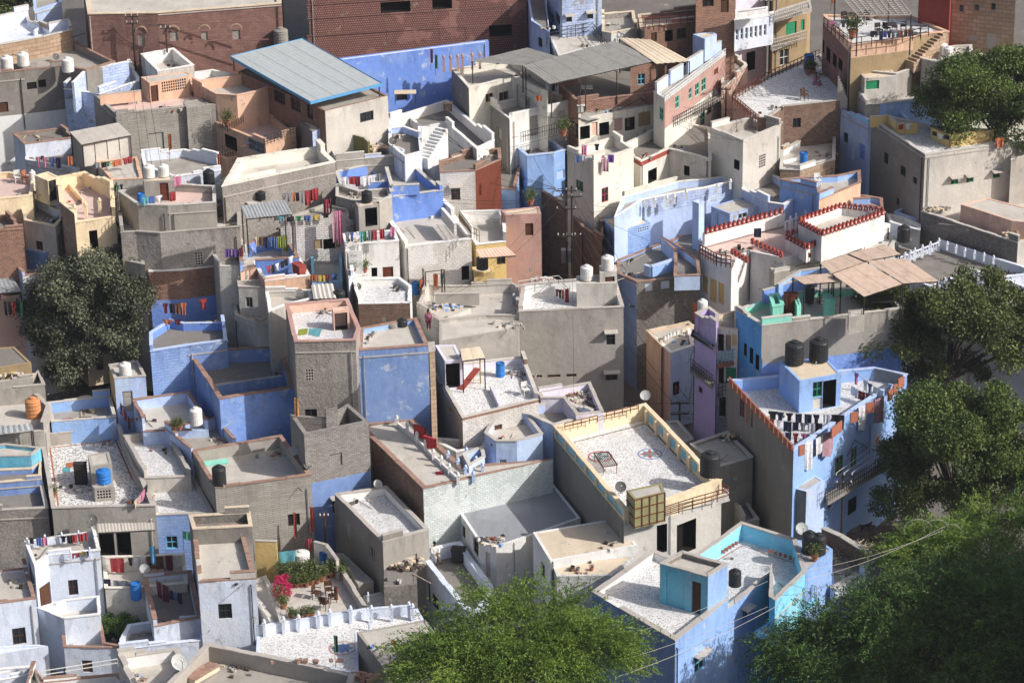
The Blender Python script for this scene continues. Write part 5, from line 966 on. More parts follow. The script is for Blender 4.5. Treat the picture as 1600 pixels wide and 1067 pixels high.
line('A1', 222, 980, 460, 975, 17.9, 'ppbn-o', 'in front of the pale blue wall', small=.7); line('A1', 590, 1020, 830, 975, 18.2, 'skgoorr', 'below the metal shed', small=.4)
line('A3', 1120, 640, 1300, 545, 17.6, 'Otyrkbswj', 'on the balcony of the long cream house', big=1.2, small=.6); line('A3', 1070, 615, 1110, 600, 17.7, 'gk', 'by the turquoise doors', small=.7)
line('A3', 435, 905, 540, 895, 18.4, 'P-k', 'at the back of the cream washing roof', big=.9); line('A3', 390, 970, 640, 965, 17.9, 'jw-pv', 'on the cream washing roof', small=.5); line('A3', 555, 990, 600, 985, 17.75, 'F', 'over the front wall of the cream washing roof', big=.8, rope=False)
line('A4', 640, 195, 900, 180, 23.2, 'kknbnssoco', 'along the restaurant terrace rail', small=.5); line('A4', 380, 130, 560, 120, 23.4, 'pwske', 'at the back of the restaurant terrace', small=.5)
line('A3', 1215, 75, 1345, 62, 22.8, 'rmrkkr', 'on the brown brick balcony', small=.5)
line('A4', 815, 775, 890, 765, 18.7, 'rw', 'over the yellow parapet', small=.35, rope=False); line('A4', 1030, 815, 1130, 845, 18.7, 'nwn', 'over the yellow parapet corner', small=.3, rope=False); line('A4', 1420, 855, 1480, 850, 18.6, 'O', 'right of the yellow parapet', big=.6)
line('A4', 1430, 490, 1600, 480, 19.0, 'rererr', 'behind the round tree', small=.6)
line('B3', 270, 735, 360, 730, 12.6, 'mkoR', 'over the back wall of the big grey house', big=1.0, small=.6, rope=False); line('B3', 1508, 352, 1562, 348, 14.3, 'N', 'on the white merloned wall', big=.7, rope=False)
line('B3', 1, 760, 30, 755, 12.2, 'WJ', 'at the left end of the big grey house', big=.9); line('C1', 385, 470, 575, 458, 7.8, 'FC', 'over the long blue yard wall', big=.7, rope=False)
line('C1', 750, 370, 820, 490, 8.6, 'mmk', 'slanting by the yellow sided stair tower', small=.7); line('C1', 830, 1000, 920, 880, 7.3, 'efpk', 'over the side wall of the coarse mosaic roof', small=.6)
line('D1', 180, 158, 560, 125, 6.4, 'kbp--kkrrr', 'along the back of the pale blue terrace', small=.45); line('D1', 290, 255, 570, 238, 6.0, 'b-twrryk', 'along the front of the pale blue terrace', small=.3, rope=False)
line('D1', 668, 278, 785, 276, 4.6, 'R', 'as a gold printed bedspread in the shaded court', big=1.0, rope=False); line('D1', 795, 280, 905, 268, 4.5, 'kww', 'beside the gold printed bedspread', small=.6); line('D1', 905, 270, 1085, 262, 4.5, 'CCM', 'right of the blue pennant', big=.9)
line('D1', 645, 410, 815, 425, 3.9, 'NSS', 'in the shaded court as curtains', big=1.2); line('D1', 975, 420, 1055, 460, 4.6, 'MM', 'on the rope across the shaded courtyard', big=1.0, small=.6); line('D1', 1060, 480, 1135, 505, 4.5, 'njk', 'at the right of the courtyard rope', small=.6)
line('D2', 125, 240, 250, 225, 4.9, 'T', 'by the garden back wall', big=.7); line('D2', 785, 235, 832, 262, 5.0, 'L', 'over the ruined stone wall', big=1.0)
line('D2', 490, 450, 508, 455, 4.6, 'R', 'over a chair in the terrace garden', big=.9, rope=False); line('D2', 770, 590, 885, 530, 3.4, 'TVV', 'behind the mosaic roof posts', big=.7); line('D2', 300, 160, 345, 155, 5.2, 'mr', 'by the orange flags', small=.7)
line('A3', 145, 590, 205, 588, 20.0, 'o', 'on the cream house front wall', small=.35, rope=False)
line('C3', 1010, 265, 1050, 255, 6.5, 'R', 'by the lane at the small pink house', big=.9)
for x, y, lb in ((1020, 515, 'red cloth draped over the back post of the white post roof'), (1085, 585, 'second red cloth draped over the white roof posts')):
    a = at_px('C2', x-38, y, 8.9); cloth(lb, 'laundry', a, Vector((.8, -.6, 0)).normalized(), .9, .75, 'cloth#c8202a', 'red_cloth', over=.6)
# ---------------------------------------------------------------- sheet roofs and canopies
def sheet(label, pts, zs, mat, n=5, pitch=.16, amp=.022, posts=(), name='canopy', cat='canopy', foot=None, trim=None, pr='iron'):
    q = parse(pts); zs = zs if isinstance(zs, (list, tuple)) else [zs]*4
    c = [P(x, y, z) for (x, y, _), z in zip(q, zs)]
    ctr = sum(c, Vector())/4; root = thing(name, label, cat, (ctr.x, ctr.y, foot if foot is not None else min(zs)-2.2))
    L_ = ((c[1]-c[0]).length+(c[2]-c[3]).length)/2; tot = max(n*2, int(L_/pitch)*2); per = tot//n
    def S(u, v): return (c[0]*(1-u)+c[1]*u)*(1-v)+(c[3]*(1-u)+c[2]*u)*v
    for k in range(n):
        mb = MB(); lift = .012*(k % 2)
        for i in range(per):
            a, b = k*per+i, k*per+i+1; ua, ub = a/(n*per), b/(n*per); ha, hb = (amp if a % 2 else 0)+lift, (amp if b % 2 else 0)+lift
            p0, p1, p2, p3 = S(ua, 0), S(ub, 0), S(ub, 1), S(ua, 1)
            up_ = [Vector((0, 0, h)) for h in (ha, hb, hb, ha)]; dn = Vector((0, 0, -.012))
            t = [p+h for p, h in zip((p0, p1, p2, p3), up_)]; bt = [v+dn for v in t]
            nrm = (t[1]-t[0]).cross(t[2]-t[0])
            if nrm.z < 0: t = t[::-1]; bt = bt[::-1]
            mb.face(t, mat); mb.face(bt[::-1], mat); mb.face([bt[0], bt[1], t[1], t[0]], mat); mb.face([bt[2], bt[3], t[3], t[2]], mat)
        mb.build('roof_sheet', root)
    for v in (0.02, .5, .98): fr = MB(); fr.bar(S(0, v)-Vector((0, 0, .07)), S(1, v)-Vector((0, 0, .07)), .035, pr); fr.build('rafter', root)
    if trim:
        for i in range(4):
            tm = MB(); a, b = c[i], c[(i+1) % 4]; tm.hexa([a+Vector((0, -.02, -.16)), b+Vector((0, -.02, -.16)), b+Vector((0, .03, -.16)), a+Vector((0, .03, -.16))], [a+Vector((0, -.02, .05)), b+Vector((0, -.02, .05)), b+Vector((0, .03, .05)), a+Vector((0, .03, .05))], trim); tm.build('edge_trim', root)
    if foot is not None:
        for u, v in posts or ((0.02, .98), (.98, .98), (.02, .02), (.98, .02)):
            t = S(u, v); mb = MB(); mb.bar((t.x, t.y, foot), (t.x, t.y, t.z-.05), .045, pr, 6); mb.build('post', root)
    return root
pal('trimblue', '#5f9cc9', 'plain')
sheet('big grey sheet roof with a bright blue rim over the brick hall', 'F 360,89 473,61 597,131 485,160', [21.0, 21.2, 21.1, 20.9], 'bluesheet', 9, .3, .008, foot=20.0, trim='trimblue')
sheet('grey corrugated tin roof over the open shaded hall', 'A3 70,412 640,258 915,380 235,527', [21.3, 21.5, 21.0, 20.9], 'asbestos', 10, .22, .03, foot=18.4, posts=((.28, .98), (.33, .98), (.62, .98), (.02, .98), (.02, .02)))
sheet('smaller grey corrugated roof left of the open hall', 'A2 1338,385 A3 98,300 285,355 68,410', [21.0, 21.2, 21.2, 21.0], 'asbestos', 5, .22, .03, foot=19)
sheet('sagging beige tarred sheets right of the grey tin roof', 'A3 665,238 870,252 1118,385 905,402', [21.6, 21.5, 20.9, 21.0], 'slab', 6, .3, .05, foot=19)
sheet('narrow rusty tin awning above the carved shop front', 'A3 415,738 910,600 945,622 480,757', [18.2, 18.2, 17.9, 17.9], 'asbestos', 8, .2, .03)
gz = Zt('Gw')
for lb, pt, zz, n in [('brown flat sheet at the left end of the terrace canopy group', 'B4 150,662 385,640 462,690 225,708', [gz+2, gz+2.1, gz+2, gz+1.9], 3), ('brown sheet canopy at the back left of the canopy group', 'B4 325,577 500,518 610,568 400,640', [gz+2.2]*4, 4), ('brown sheet canopy at the far back of the canopy group', 'B4 500,516 735,462 830,522 605,562', [gz+2.3]*4, 4),
    ('large brown sheet canopy at the front of the canopy group', 'B4 405,645 608,572 842,706 600,786', [gz+2.3, gz+2.3, gz+1.9, gz+1.8], 5), ('pale brown sheet canopy at the right of the canopy group', 'B4 618,562 862,548 1068,690 846,704', [gz+2.3, gz+2.3, gz+1.9, gz+1.95], 5)]:
    sheet(lb, pt, zz, 'brownsheet', n, .8, .008, foot=13.1)
sheet('grey corrugated awning in front of the rubble wall', 'F 376,322 445,313 457,335 384,342', [18.6, 18.6, 18.1, 18.1], 'zinc', 4, .2, .035, foot=15.5)
sheet('brown and cream striped awning on the yellow house', 'B2 1372,495 1565,474 1625,528 1400,545', [14.6, 14.6, 14.1, 14.1], 'pink', 5, .2, .05)
sheet('grey corrugated roof over the pink shaded house', 'B1 -60,612 45,608 135,755 -60,772', [12.6, 12.6, 12.0, 12.0], 'zinc', 4, .2, .035, foot=10)
sheet('short corrugated sheet below the bicycle terrace', 'B1 145,668 250,642 300,700 232,772', [12.2, 12.4, 12.1, 11.5], 'zinc', 3, .2, .035, foot=10)
sheet('blue grey corrugated strip roof under the orange tank', 'C1 -60,532 195,516 210,552 -60,590', [8.7, 8.7, 8.4, 8.4], 'zinc', 5, .3, .07, foot=6)
sheet('ribbed tin awning over the dark front of the cistern house', 'D1 605,72 965,65 970,108 612,128', [6.5, 6.5, 6.15, 6.15], 'cement', 7, .16, .03)
sheet('ribbed plank sheets over the small shed by the pink terrace', 'B2 345,715 480,705 502,797 360,802', [13.9, 13.9, 13.6, 13.6], 'conc_l', 5, .3, .05, foot=12.8)
sheet('tan cloth canopy over the playground slide', 'C2 1275,45 1400,32 1432,100 1290,118', [12.2, 12.2, 11.9, 11.9], 'slab', 2, .6, .02, foot=F('S'))
sheet('tilted grey sheet beside the stone alley', 'B2 1245,130 1400,105 1480,175 1330,190', [14.4, 14.4, 14.0, 14.0], 'asbestos', 4, .2, .03, foot=12)
sheet('flat grey awning at the foot of the white brick house', 'B2 1040,602 1160,592 1178,612 1055,628', [13.6, 13.6, 13.4, 13.4], 'conc', 2, .5, .01, foot=11.7)
# metal shed
r = sheet('pale metal shed with white panel walls', 'A1 435,825 740,768 820,845 510,905', [19.1, 19.1, 18.8, 18.8], 'cement', 4, .5, .01, name='metal_shed', cat='shed', foot=17.1)
a, b, c_ = at_px('A1', 512, 905, 18.72), at_px('A1', 818, 848, 18.72), at_px('A1', 440, 828, 18.95)
for i in range(4):
    p0, p1 = a.lerp(b, i/4+.01), a.lerp(b, (i+1)/4-.01); mb = MB(); mb.hexa([v-Vector((0, 0, 1.6)) for v in (p0, p1, p1+Vector((0, .04, 0)), p0+Vector((0, .04, 0)))], [p0, p1, p1+Vector((0, .04, 0)), p0+Vector((0, .04, 0))], 'conc_l'); mb.build('wall_panel', r)
for i in range(2):
    p0, p1 = c_.lerp(a, i/2+.01), c_.lerp(a, (i+1)/2-.01); mb = MB(); mb.hexa([v-Vector((0, 0, 1.6)) for v in (p0, p1, p1+Vector((.04, 0, 0)), p0+Vector((.04, 0, 0)))], [p0, p1, p1+Vector((.04, 0, 0)), p0+Vector((.04, 0, 0))], 'conc'); mb.build('wall_panel', r)
# pergola of bars on the restaurant
r = thing('pergola', 'open pergola of pale bars over the rooftop restaurant', 'pergola', at_px('A4', 700, 100, 22.3)); q = [at_px('A4', x, y, 25) for x, y in ((420, -60), (760, -80), (895, 92), (560, 100))]
for i in range(15):
    u = i/14; mb = MB(); mb.bar(q[0].lerp(q[3], u), q[1].lerp(q[2], u), .03, 'cement'); mb.build('bar', r)
for i in range(9):
    u = i/8; mb = MB(); mb.bar(q[0].lerp(q[1], u)+Vector((0, 0, .06)), q[3].lerp(q[2], u)+Vector((0, 0, .06)), .03, 'cement'); mb.build('bar', r)
for v in q: mb = MB(); mb.bar((v.x, v.y, 22.1), v, .05, 'iron', 6); mb.build('post', r)
# ---------------------------------------------------------------- rails, posts, merlons, lattices
def rail(key, pts, z, h, mat='iron', step=.9, bars=2, name='railing', zs=None, thin=.02):
    q = [P(x, y, z) for x, y, _ in parse(pts)]; mb = MB()
    for a, b in zip(q[:-1], q[1:]):
        n = max(1, int((b-a).length/step))
        for i in range(n+1): p = a.lerp(b, i/n); mb.bar(p-Vector((0, 0, h)), p, thin*1.2, mat)
        for k in range(bars): o = Vector((0, 0, -h*k/bars)); mb.bar(a+o, b+o, thin, mat)
    return mb.build(name, K[key]['node'])
def posts(key, pts, z, h, mat='blue_p', w=.17):
    for x, y, _ in parse(pts):
        p = P(x, y, z); mb = MB(); mb.box((p.x, p.y, z-h/2), (w, w, h), mat); mb.box((p.x, p.y, z+.02), (w*1.35, w*1.35, .05), mat)
        mb.lathe([(w*.32, z+.045), (w*.55, z+.12), (w*.45, z+.2), (0, z+.26)], (p.x, p.y, 0), mat, 8); mb.build('post', K[key]['node'])
posts('Mo', 'D2 50,690 170,672 265,660 388,640 460,625 590,605 720,603 845,597 955,580 978,592', 4.85, .9)
posts('J', 'C2 880,480 945,520 1005,580 1058,630 1108,690 1158,730 1208,780 1262,835', 8.45, .55, 'white')
wallseg('J', 'C2 880,500 1005,600 1108,705 1262,850', 8.15, .3, 'white', cap=None, th=.12)
posts('J', 'C2 1200,700 1315,680 1262,745 1375,735 1310,790 1415,775 1358,830', 8.25, .5, 'blue_l')
wtq = [P(*tp('B4', x, y), 12.7) for x, y in ((770, 560), (1050, 455))]
posts('WT', 'B4 820,545 857,528 890,515 917,500 965,482 1015,462 1068,440', 13.1, .7, 'white_b', .14); rail('WT', 'B4 780,558 1068,445', 13.05, .55, 'white_b', .25, 1, 'balustrade', thin=.05)
posts('WT', 'B4 1070,700 1105,688 1138,675 1172,662 1205,648 1245,635', 12.7, .9, 'white_b', .14); rail('WT', 'B4 1010,720 1245,635', 12.65, .7, 'white_b', .25, 1, 'balustrade', thin=.05)
posts('WT', 'B4 1120,460 1175,480 1230,500 1290,515 1350,530 1410,548', 12.95, .4, 'white_b', .14)
posts('WR', 'B4 140,300 175,285 235,265 285,250 320,250', 14.1, .8, 'white', .12); rail('WR', 'B4 110,318 320,252', 14.0, .6, 'white', .3, 1, 'balustrade', thin=.05)
posts('BV', 'B3 892,185 968,172 1015,163 1090,135 1285,98 1365,70 1428,50', 15.0, .5, 'white', .16)
posts('L2', 'D1 168,180 280,160 385,145 490,135 440,255 560,240', 6.1, .5, 'blue_p', .12)
posts('T1', 'B1 533,215 620,190 465,232 705,172', 17.3, .8, 'beige', .2); posts('G', 'D2 700,520 705,700', 4.4, .4, 'blue_p', .1)
posts('Y1', 'A2 1172,365 1215,365 1260,360 1290,357 1350,350 1398,347', 20.9, 1.0, 'rose', .16)
def merlons(key, pts, z, step=.36, w=.26, h=.42, mat='redpaint'):
    q = [P(x, y, z) for x, y, _ in parse(pts)]; me = None
    for a, b in zip(q[:-1], q[1:]):
        d = b-a; n = max(1, int(d.length/step)); rz = math.atan2(d.y, d.x)
        for i in range(n):
            p = a.lerp(b, (i+.5)/n)
            if me is None:
                mb = MB(); mb.box((0, 0, h*.35), (w, .16, h*.7), mat); mb.box((0, 0, h*.8), (w*.6, .15, h*.22), mat); mb.box((0, 0, h*.95), (w*.25, .14, h*.1), mat); mb.box((0, -.085, h*.4), (w*.3, .02, h*.3), 'wwhite'); o = mb.build('merlon'); me = o.data
            else: o = bpy.data.objects.new('merlon', me); sc.collection.objects.link(o)
            o.parent = K[key]['node']; o.location = p-(Vector(K[key]['node'].location) if K[key]['node'].type == 'EMPTY' else Vector()); o.rotation_euler = (0, 0, rz)
merlons('WR', 'B3 1205,395 1600,290 B4 100,262', 14.1); merlons('WR', 'B4 190,325 462,232 728,265', 15.0); merlons('WR', 'B4 192,330 334,405 728,272', 15.0); merlons('WR', 'B4 108,415 240,385', 14.0); merlons('WR', 'B4 108,422 240,492 330,452', 14.0)
merlons('WR', 'B3 1368,515 1478,578', 13.4); merlons('WR', 'B3 1490,450 1600,500 B4 95,545', 13.6)
rail('WR', 'B3 1175,462 1278,520 1368,535', 14.0, .8, 'rust', .28, 3, thin=.04)
merlons('Sh', 'B3 945,1062 1000,1035 1045,1020 1090,1012 1112,1030', 9.0, .3, .2, .3, 'white')
for s_, zz in [('C4 193,652 225,640', 10.9), ('C4 395,542 460,492', 10.9), ('C4 515,445 560,435', 10.9), ('C4 612,385 662,375', 10.9), ('C4 752,312 778,292', 10.8), ('C4 782,272 808,262', 11.0), ('C4 812,235 850,215', 11.1)]:
    wallseg('V', s_, zz, .65, 'terracotta', th=.1, cap=None, name='lattice_panel')
wallseg('V', 'C4 665,165 755,182 845,205', 11.2, .8, 'zinc', th=.06, cap=None, name='lattice_panel')
for i in range(14):
    x0, y0 = 1358+i*28.5, 250+i*30.6-30; wallseg('V', 'C3 %.1f,%.1f %.1f,%.1f' % (x0, y0, x0+24, y0+26), 10.85, .5, 'terracotta', th=.1, cap=None, name='lattice_panel')
for s_ in ('C4 545,590 C4 545,600',): pass
rail('Z1', 'A4 20,250 240,192', 19.4, .8, 'cement', .2, 3, thin=.035)
rail('Z1', 'A4 40,78 250,10', 22.4, .8, 'cement', .2, 3, thin=.035)
rail('Y5', 'A3 1010,735 1320,570', 18.0, .75, 'iron', .25, 3, thin=.02)
rail('Oc', 'F 1122,551 1156,544', 11.1, .8, 'teal', .25, 3, thin=.025); rail('Oc', 'F 1123,600 1157,591', 8.8, .8, 'iron', .25, 3, thin=.02); rail('Pu', 'F 1079,560 1114,586', 10.2, .8, 'iron', .2, 3, thin=.02)
# balcony along the washing house facade
B('Vb', '', 'C4 352,955 742,730 760,752 375,985', 6.7, .1, 'conc_d', base=6.3, parent='V', name='balcony', fl='screed_d', cap=None)
rail('V', 'C4 360,930 565,815 740,712', 7.4, .8, 'iron', .22, 2)
rail('Z2', 'A3 1380,578 1600,452 A4 320,310', 18.9, .6, 'rust', .45, 2, thin=.03); rail('Z2', 'A3 1380,590 1540,725', 18.9, .6, 'rust', .45, 2, thin=.03)
rail('Y7b', 'A3 215,225 240,180 500,142 590,262', 21.5, .9, 'iron', .6, 3, thin=.025); rail('Y5', 'A3 955,590 1335,305', 20.4, .6, 'wwhite', .35, 3, thin=.025)
rail('Y8', 'A3 790,115 1140,95', 22.5, .7, 'rust', .5, 2, thin=.03); rail('Z3', 'A4 350,110 520,240 905,190 1005,160', 23.1, .8, 'iron', .7, 2, thin=.03); rail('Z3', 'A4 1005,160 900,160', 23.1, .8, 'iron', .4, 3, thin=.03)
rail('Y2b', 'A3 55,830 380,745 400,790', 17.9, .7, 'iron', .2, 2, thin=.02); rail('X8b', 'A1 1375,760 1420,785 1520,725', 18.6, .5, 'iron', .3, 3); rail('X8b', 'A2 50,855 235,790', 18.7, .6, 'iron', .3, 3)
rail('X8c' if False else 'X8b', 'A1 1372,920 1530,880', 17.0, .7, 'iron', .2, 2); rail('A2', 'D4 205,430 305,465 300,530', 6.9, 1.0, 'zinc', .15, 2); rail('A2', 'D4 0,705 190,560', 6.4, .8, 'iron', .35, 2)
rail('A7', 'C3 955,1030 1130,975 1360,910 1315,880', 9.2, .7, 'rust', .8, 3, thin=.03); rail('A7', 'C3 330,508 535,460', 9.75, .4, 'rust', .5, 2, thin=.03); rail('A7', 'C3 590,440 790,395', 9.75, .4, 'rust', .5, 2, thin=.03)
rail('R3', 'D1 258,992 400,970 735,915', 3.9, .5, 'wwhite', .9, 2, thin=.03); rail('Yl', 'B2 1270,248 1345,350 1395,372', 15.9, .8, 'iron', .25, 2); rail('Q', 'B3 40,690 290,655 360,715', 12.9, .6, 'wwhite', .8, 2)
rail('T1', 'B1 735,160 690,210 740,290', 16.9, .8, 'iron', .2, 2); rail('K1', 'C3 0,350 0,352', 9, .1) if False else None
B('A2b', '', 'D3 1515,745 D4 210,540 310,535 D4 0,770', 5.9, .05, 'aqua', base=5.6, parent='A2', name='balcony', fl='mosaic', cap=None)
# beige terrace: arcade posts, balcony slab, frosted enclosure
B('A7b', '', 'C3 955,1015 1310,905 1362,925 1362,945 960,1062', 8.3, .05, 'conc_l', base=7.8, parent='A7', name='balcony', fl='screed', cap=None)
pal('oliveglass', '#8f8a5c', 'plaster', rough=.4)
B('A7e', '', 'C3 715,928 935,880 957,940 765,987', 10.2, .03, 'oliveglass', base=8.35, parent='A7', name='balcony_enclosure', fl='cement', cap=None)
e0, e1 = at_px('C3', 765, 987, Zt('A7e')), at_px('C3', 957, 940, Zt('A7e')); e2 = at_px('C3', 715, 928, Zt('A7e'))
mb = MB(); dn = Vector((0, -.03, -1.8))
for i in range(5): p = e0.lerp(e1, i/4)+Vector((0, -.03, 0)); mb.bar(p, p+Vector((0, 0, -1.8)), .035, 'rust')
for k in range(4): o_ = Vector((0, -.03, -1.72*k/3)); mb.bar(e0+o_, e1+o_, .03, 'rust'); mb.bar(e0+o_, e2+o_+Vector((-.02, 0, 0)), .03, 'rust')
mb.build('frame_grid', K['A7']['node'])
# painted rosettes and border strips laid on the chip floors
def disk(key, t, x, y, z, r, cols, petals=8, sx=1.0):
    c = at_px(t, x, y, z+.006); mb = MB()
    def ring(r0, r1, zz, m_, n=32):
        for i in range(n):
            a0, a1 = 2*math.pi*i/n, 2*math.pi*(i+1)/n
            mb.face([c+Vector((math.cos(a)*rr, math.sin(a)*rr, zz)) for a, rr in ((a0, r0), (a0, r1), (a1, r1), (a1, r0))], m_)
    ring(r*.86, r, 0, cols[0])
    for i in range(petals):
        a = 2*math.pi*i/petals; d = Vector((math.cos(a), math.sin(a), 0)); s_ = Vector((-d.y, d.x, 0))
        mb.face([c+Vector((0, 0, .004+.001*i)), c+d*r*.42-s_*r*.2+Vector((0, 0, .004+.001*i)), c+d*r*.8+Vector((0, 0, .004+.001*i)), c+d*r*.42+s_*r*.2+Vector((0, 0, .004+.001*i))], cols[1+i % (len(cols)-1)])
    mb.build('painted_rosette', K[key]['node'])
pal('pred', '#b05a60', 'plain'); pal('pblue', '#7f96c0', 'plain'); pal('pgreen', '#6f9c98', 'plain')
disk('A7', 'C3', 551, 716, F('A7'), .75, ['pred', 'pgreen'], 4); disk('A7', 'C3', 862, 700, F('A7'), .75, ['pblue', 'pred', 'pgreen'], 8); disk('Mo', 'D2', 540, 848, F('Mo'), .78, ['rose', 'pblue'], 8)
def strip(key, pts, z, w_, mat):
    q = [P(x, y, z+.005) for x, y, _ in parse(pts)]; mb = MB()
    for a, b in zip(q[:-1], q[1:]):
        e = (b-a).normalized(); s_ = Vector((-e.y, e.x, 0))*w_/2; mb.face([a-s_, b-s_, b+s_, a+s_], mat)
    mb.build('border_strip', K[key]['node'])
strip('A7', 'C3 385,628 840,510 1085,770', F('A7'), .08, 'iron'); strip('C1a', 'C1 365,1030 312,662 722,615 830,865', F('C1a'), .1, 'terracotta'); strip('A2', 'D3 1285,300 1440,208 D4 215,335', F('A2'), .07, 'terracotta')
for i in range(5):
    c = at_px('C3', 870+i*62, 470+i*65, 9.05)
# tile dado in the turquoise terrace
for t, x0, y0, x1, y1, n in (('D4', 15, 238, 200, 300, 6), ('D3', 1320, 242, 1420, 178, 5)):
    for i in range(n):
        a = at_px(t, x0+(x1-x0)*i/n, y0+(y1-y0)*i/n, F('A2')+.25); mb = MB(); mb.box(a-Vector((0, .06, 0)), (.18, .05, .22), 'terracotta'); mb.build('dado_tile', K['A2']['node'])
# right inner wall niches of the beige terrace
def on_inner(key, edge, off, t, x, y):
    poly = K[key]['poly']; i = K[key]['emap'].index(edge); a, b = poly[i], poly[(i+1) % len(poly)]
    e = (b-a).normalized(); nn = Vector((e.y, -e.x, 0)); X, Y = tp(t, x, y); return hit(X, Y, Vector((a.x, a.y, 0))-nn*off, nn), Vector((e.x, e.y, 0)), nn
for x, y in ((868, 478), (930, 540), (1005, 612), (1072, 682), (1140, 760)):
    h, e, nn = on_inner('A7', 1, .24, 'C3', x, y); mb = MB(); mb.box(Vector((h.x, h.y, F('A7')+.52)), (.62, .03, .5), 'teal', rz=math.atan2(e.y, e.x)); mb.build('niche_panel', K['A7']['node'])
    mb = MB(); q = Vector((h.x, h.y, F('A7')+.48))+e*.5-nn*.08; mb.box(q, (.14, .2, .95), 'beige', rz=math.atan2(e.y, e.x)); mb.build('pier', K['A7']['node'])
# lattice building: projecting screen panels in rows
node = K['YR']['node']
def on_wall(key, edge, t, x, y):
    poly = K[key]['poly']; em = K[key]['emap']; i = em.index(edge); a, b = poly[i], poly[(i+1) % len(poly)]
    e = (b-a).normalized(); nn = Vector((e.y, -e.x, 0)); X, Y = tp(t, x, y); return hit(X, Y, a, nn), Vector((e.x, e.y, 0)), nn
for row, (ya, yb) in enumerate(((30, 110), (120, 215), (225, 290), (-60, 20))):
    for k in range(8):
        x0 = 320+k*165+(row % 2)*60; 
        if x0 > 1560 or rng.random() < .15: continue
        wpx = rng.choice([75, 110, 140]); dy = -.055*(x0-310)
        if any(x0 < b_ and x0+wpx > a_ and ya+dy < d_ and yb+dy > c_ for a_, c_, b_, d_ in ((778, 12, 965, 80), (1102, -10, 1225, 58), (1458, 155, 1600, 230))): continue
        h0, e, nn = on_wall('YR', 3, 'A2', x0, ya+dy); h1, _, _ = on_wall('YR', 3, 'A2', x0+wpx, yb+dy)
        L_ = abs((h1-h0).dot(e)); zt, zb_ = h0.z, h1.z; c = (h0+h1)/2
        mb = MB(); mb.box(c, (L_, .03, zt-zb_), ('jali2' if rng.random() < .6 else 'jali'), rz=math.atan2(e.y, e.x)); mb.build('screen_panel', node)
for ya in (28, 115, 222):
    h0, e, nn = on_wall('YR', 3, 'A2', 315, ya+2); h1, _, _ = on_wall('YR', 3, 'A2', 1600, ya-70); mb = MB(); mb.bar(h0+nn*.1, h1+nn*.0, .02, 'redstone'); mb.build('string_course', node)
# mansion arches and string courses
node = K['X5']['node']
for x in (883, 1086, 1279, 1477):
    h, e, nn = on_wall('X5', 3, 'A1', x, 205-(x-883)*.03); mb = MB()
    pts_ = [h+e*(math.cos(a)*.42)+Vector((0, 0, math.sin(a)*.4)) for a in np.linspace(0, math.pi, 9)]
    for p, q in zip(pts_[:-1], pts_[1:]): mb.hexa([p, q, q+nn*.1, p+nn*.1], [v+Vector((0, 0, .09)) for v in (p, q, q+nn*.1, p+nn*.1)], 'sandstone')
    mb.build('arch_hood', node)
for ya in (150, 262):
    h0, e, nn = on_wall('X5', 3, 'A1', 1000, ya); h1, _, _ = on_wall('X5', 3, 'A1', 1680, ya-14); mb = MB(); mb.bar(h0+nn*.02, h1+nn*.02, .05, 'redstone'); mb.build('string_course', node)
# painted flower and faded red strokes on the washing house
node = K['V']['node']; h, e, nn = on_wall('V', 2, 'C4', 680, 615); mb = MB()
for i in range(5):
    a = 2*math.pi*i/5+.3; d = e*math.cos(a)+Vector((0, 0, 1))*math.sin(a); s_ = e*-math.sin(a)+Vector((0, 0, 1))*math.cos(a); o_ = nn*(.008+.001*i)
    mb.face([h+o_, h+o_+d*.28-s_*.16, h+o_+d*.5, h+o_+d*.28+s_*.16], 'pinkfloor'); mb.face([h+o_+nn*.006, h+o_+nn*.006+d*.16-s_*.07, h+o_+nn*.006+d*.26, h+o_+nn*.006+d*.16+s_*.07], 'pred')
mb.build('painted_flower', node); mb = MB()
for i, (x, y) in enumerate([(570, 668), (580, 662), (592, 655), (604, 648), (614, 640), (624, 632), (578, 690), (590, 683), (602, 676), (614, 668), (478, 745), (490, 735), (503, 728)]):
    h, e, nn = on_wall('V', 2, 'C4', x, y); o_ = nn*.008
    for k in range(3): q = h+o_+e*rng.uniform(-.05, .05)+Vector((0, 0, rng.uniform(-.08, .08))); d = (e*rng.normal()+Vector((0, 0, rng.normal()))).normalized()*.07; t_ = d.cross(nn).normalized()*.014; mb.face([q-d-t_, q+d-t_, q+d+t_, q-d+t_], 'pred')
mb.build('faded_wall_lettering', node)
for t, x0, y0, x1, y1 in (('C4', 495, 600, 620, 660),):
    h0, e, nn = on_wall('V', 2, t, x0, y0); h1, _, _ = on_wall('V', 2, t, x1, y1); mb = MB(); mb.bar(h0+nn*.5, h1+nn*.06, .03, 'iron'); mb.bar(h0+nn*.5, h0+nn*.05-Vector((0, 0, 1.2)), .025, 'iron'); mb.build('bracket_rod', node)
h, e, nn = on_wall('V', 2, 'C4', 637, 520); mb = MB(); mb.bar(h+nn*.05, h+nn*.05-Vector((0, 0, 2.0)), .04, 'blue_d'); mb.build('wall_pipe', node)
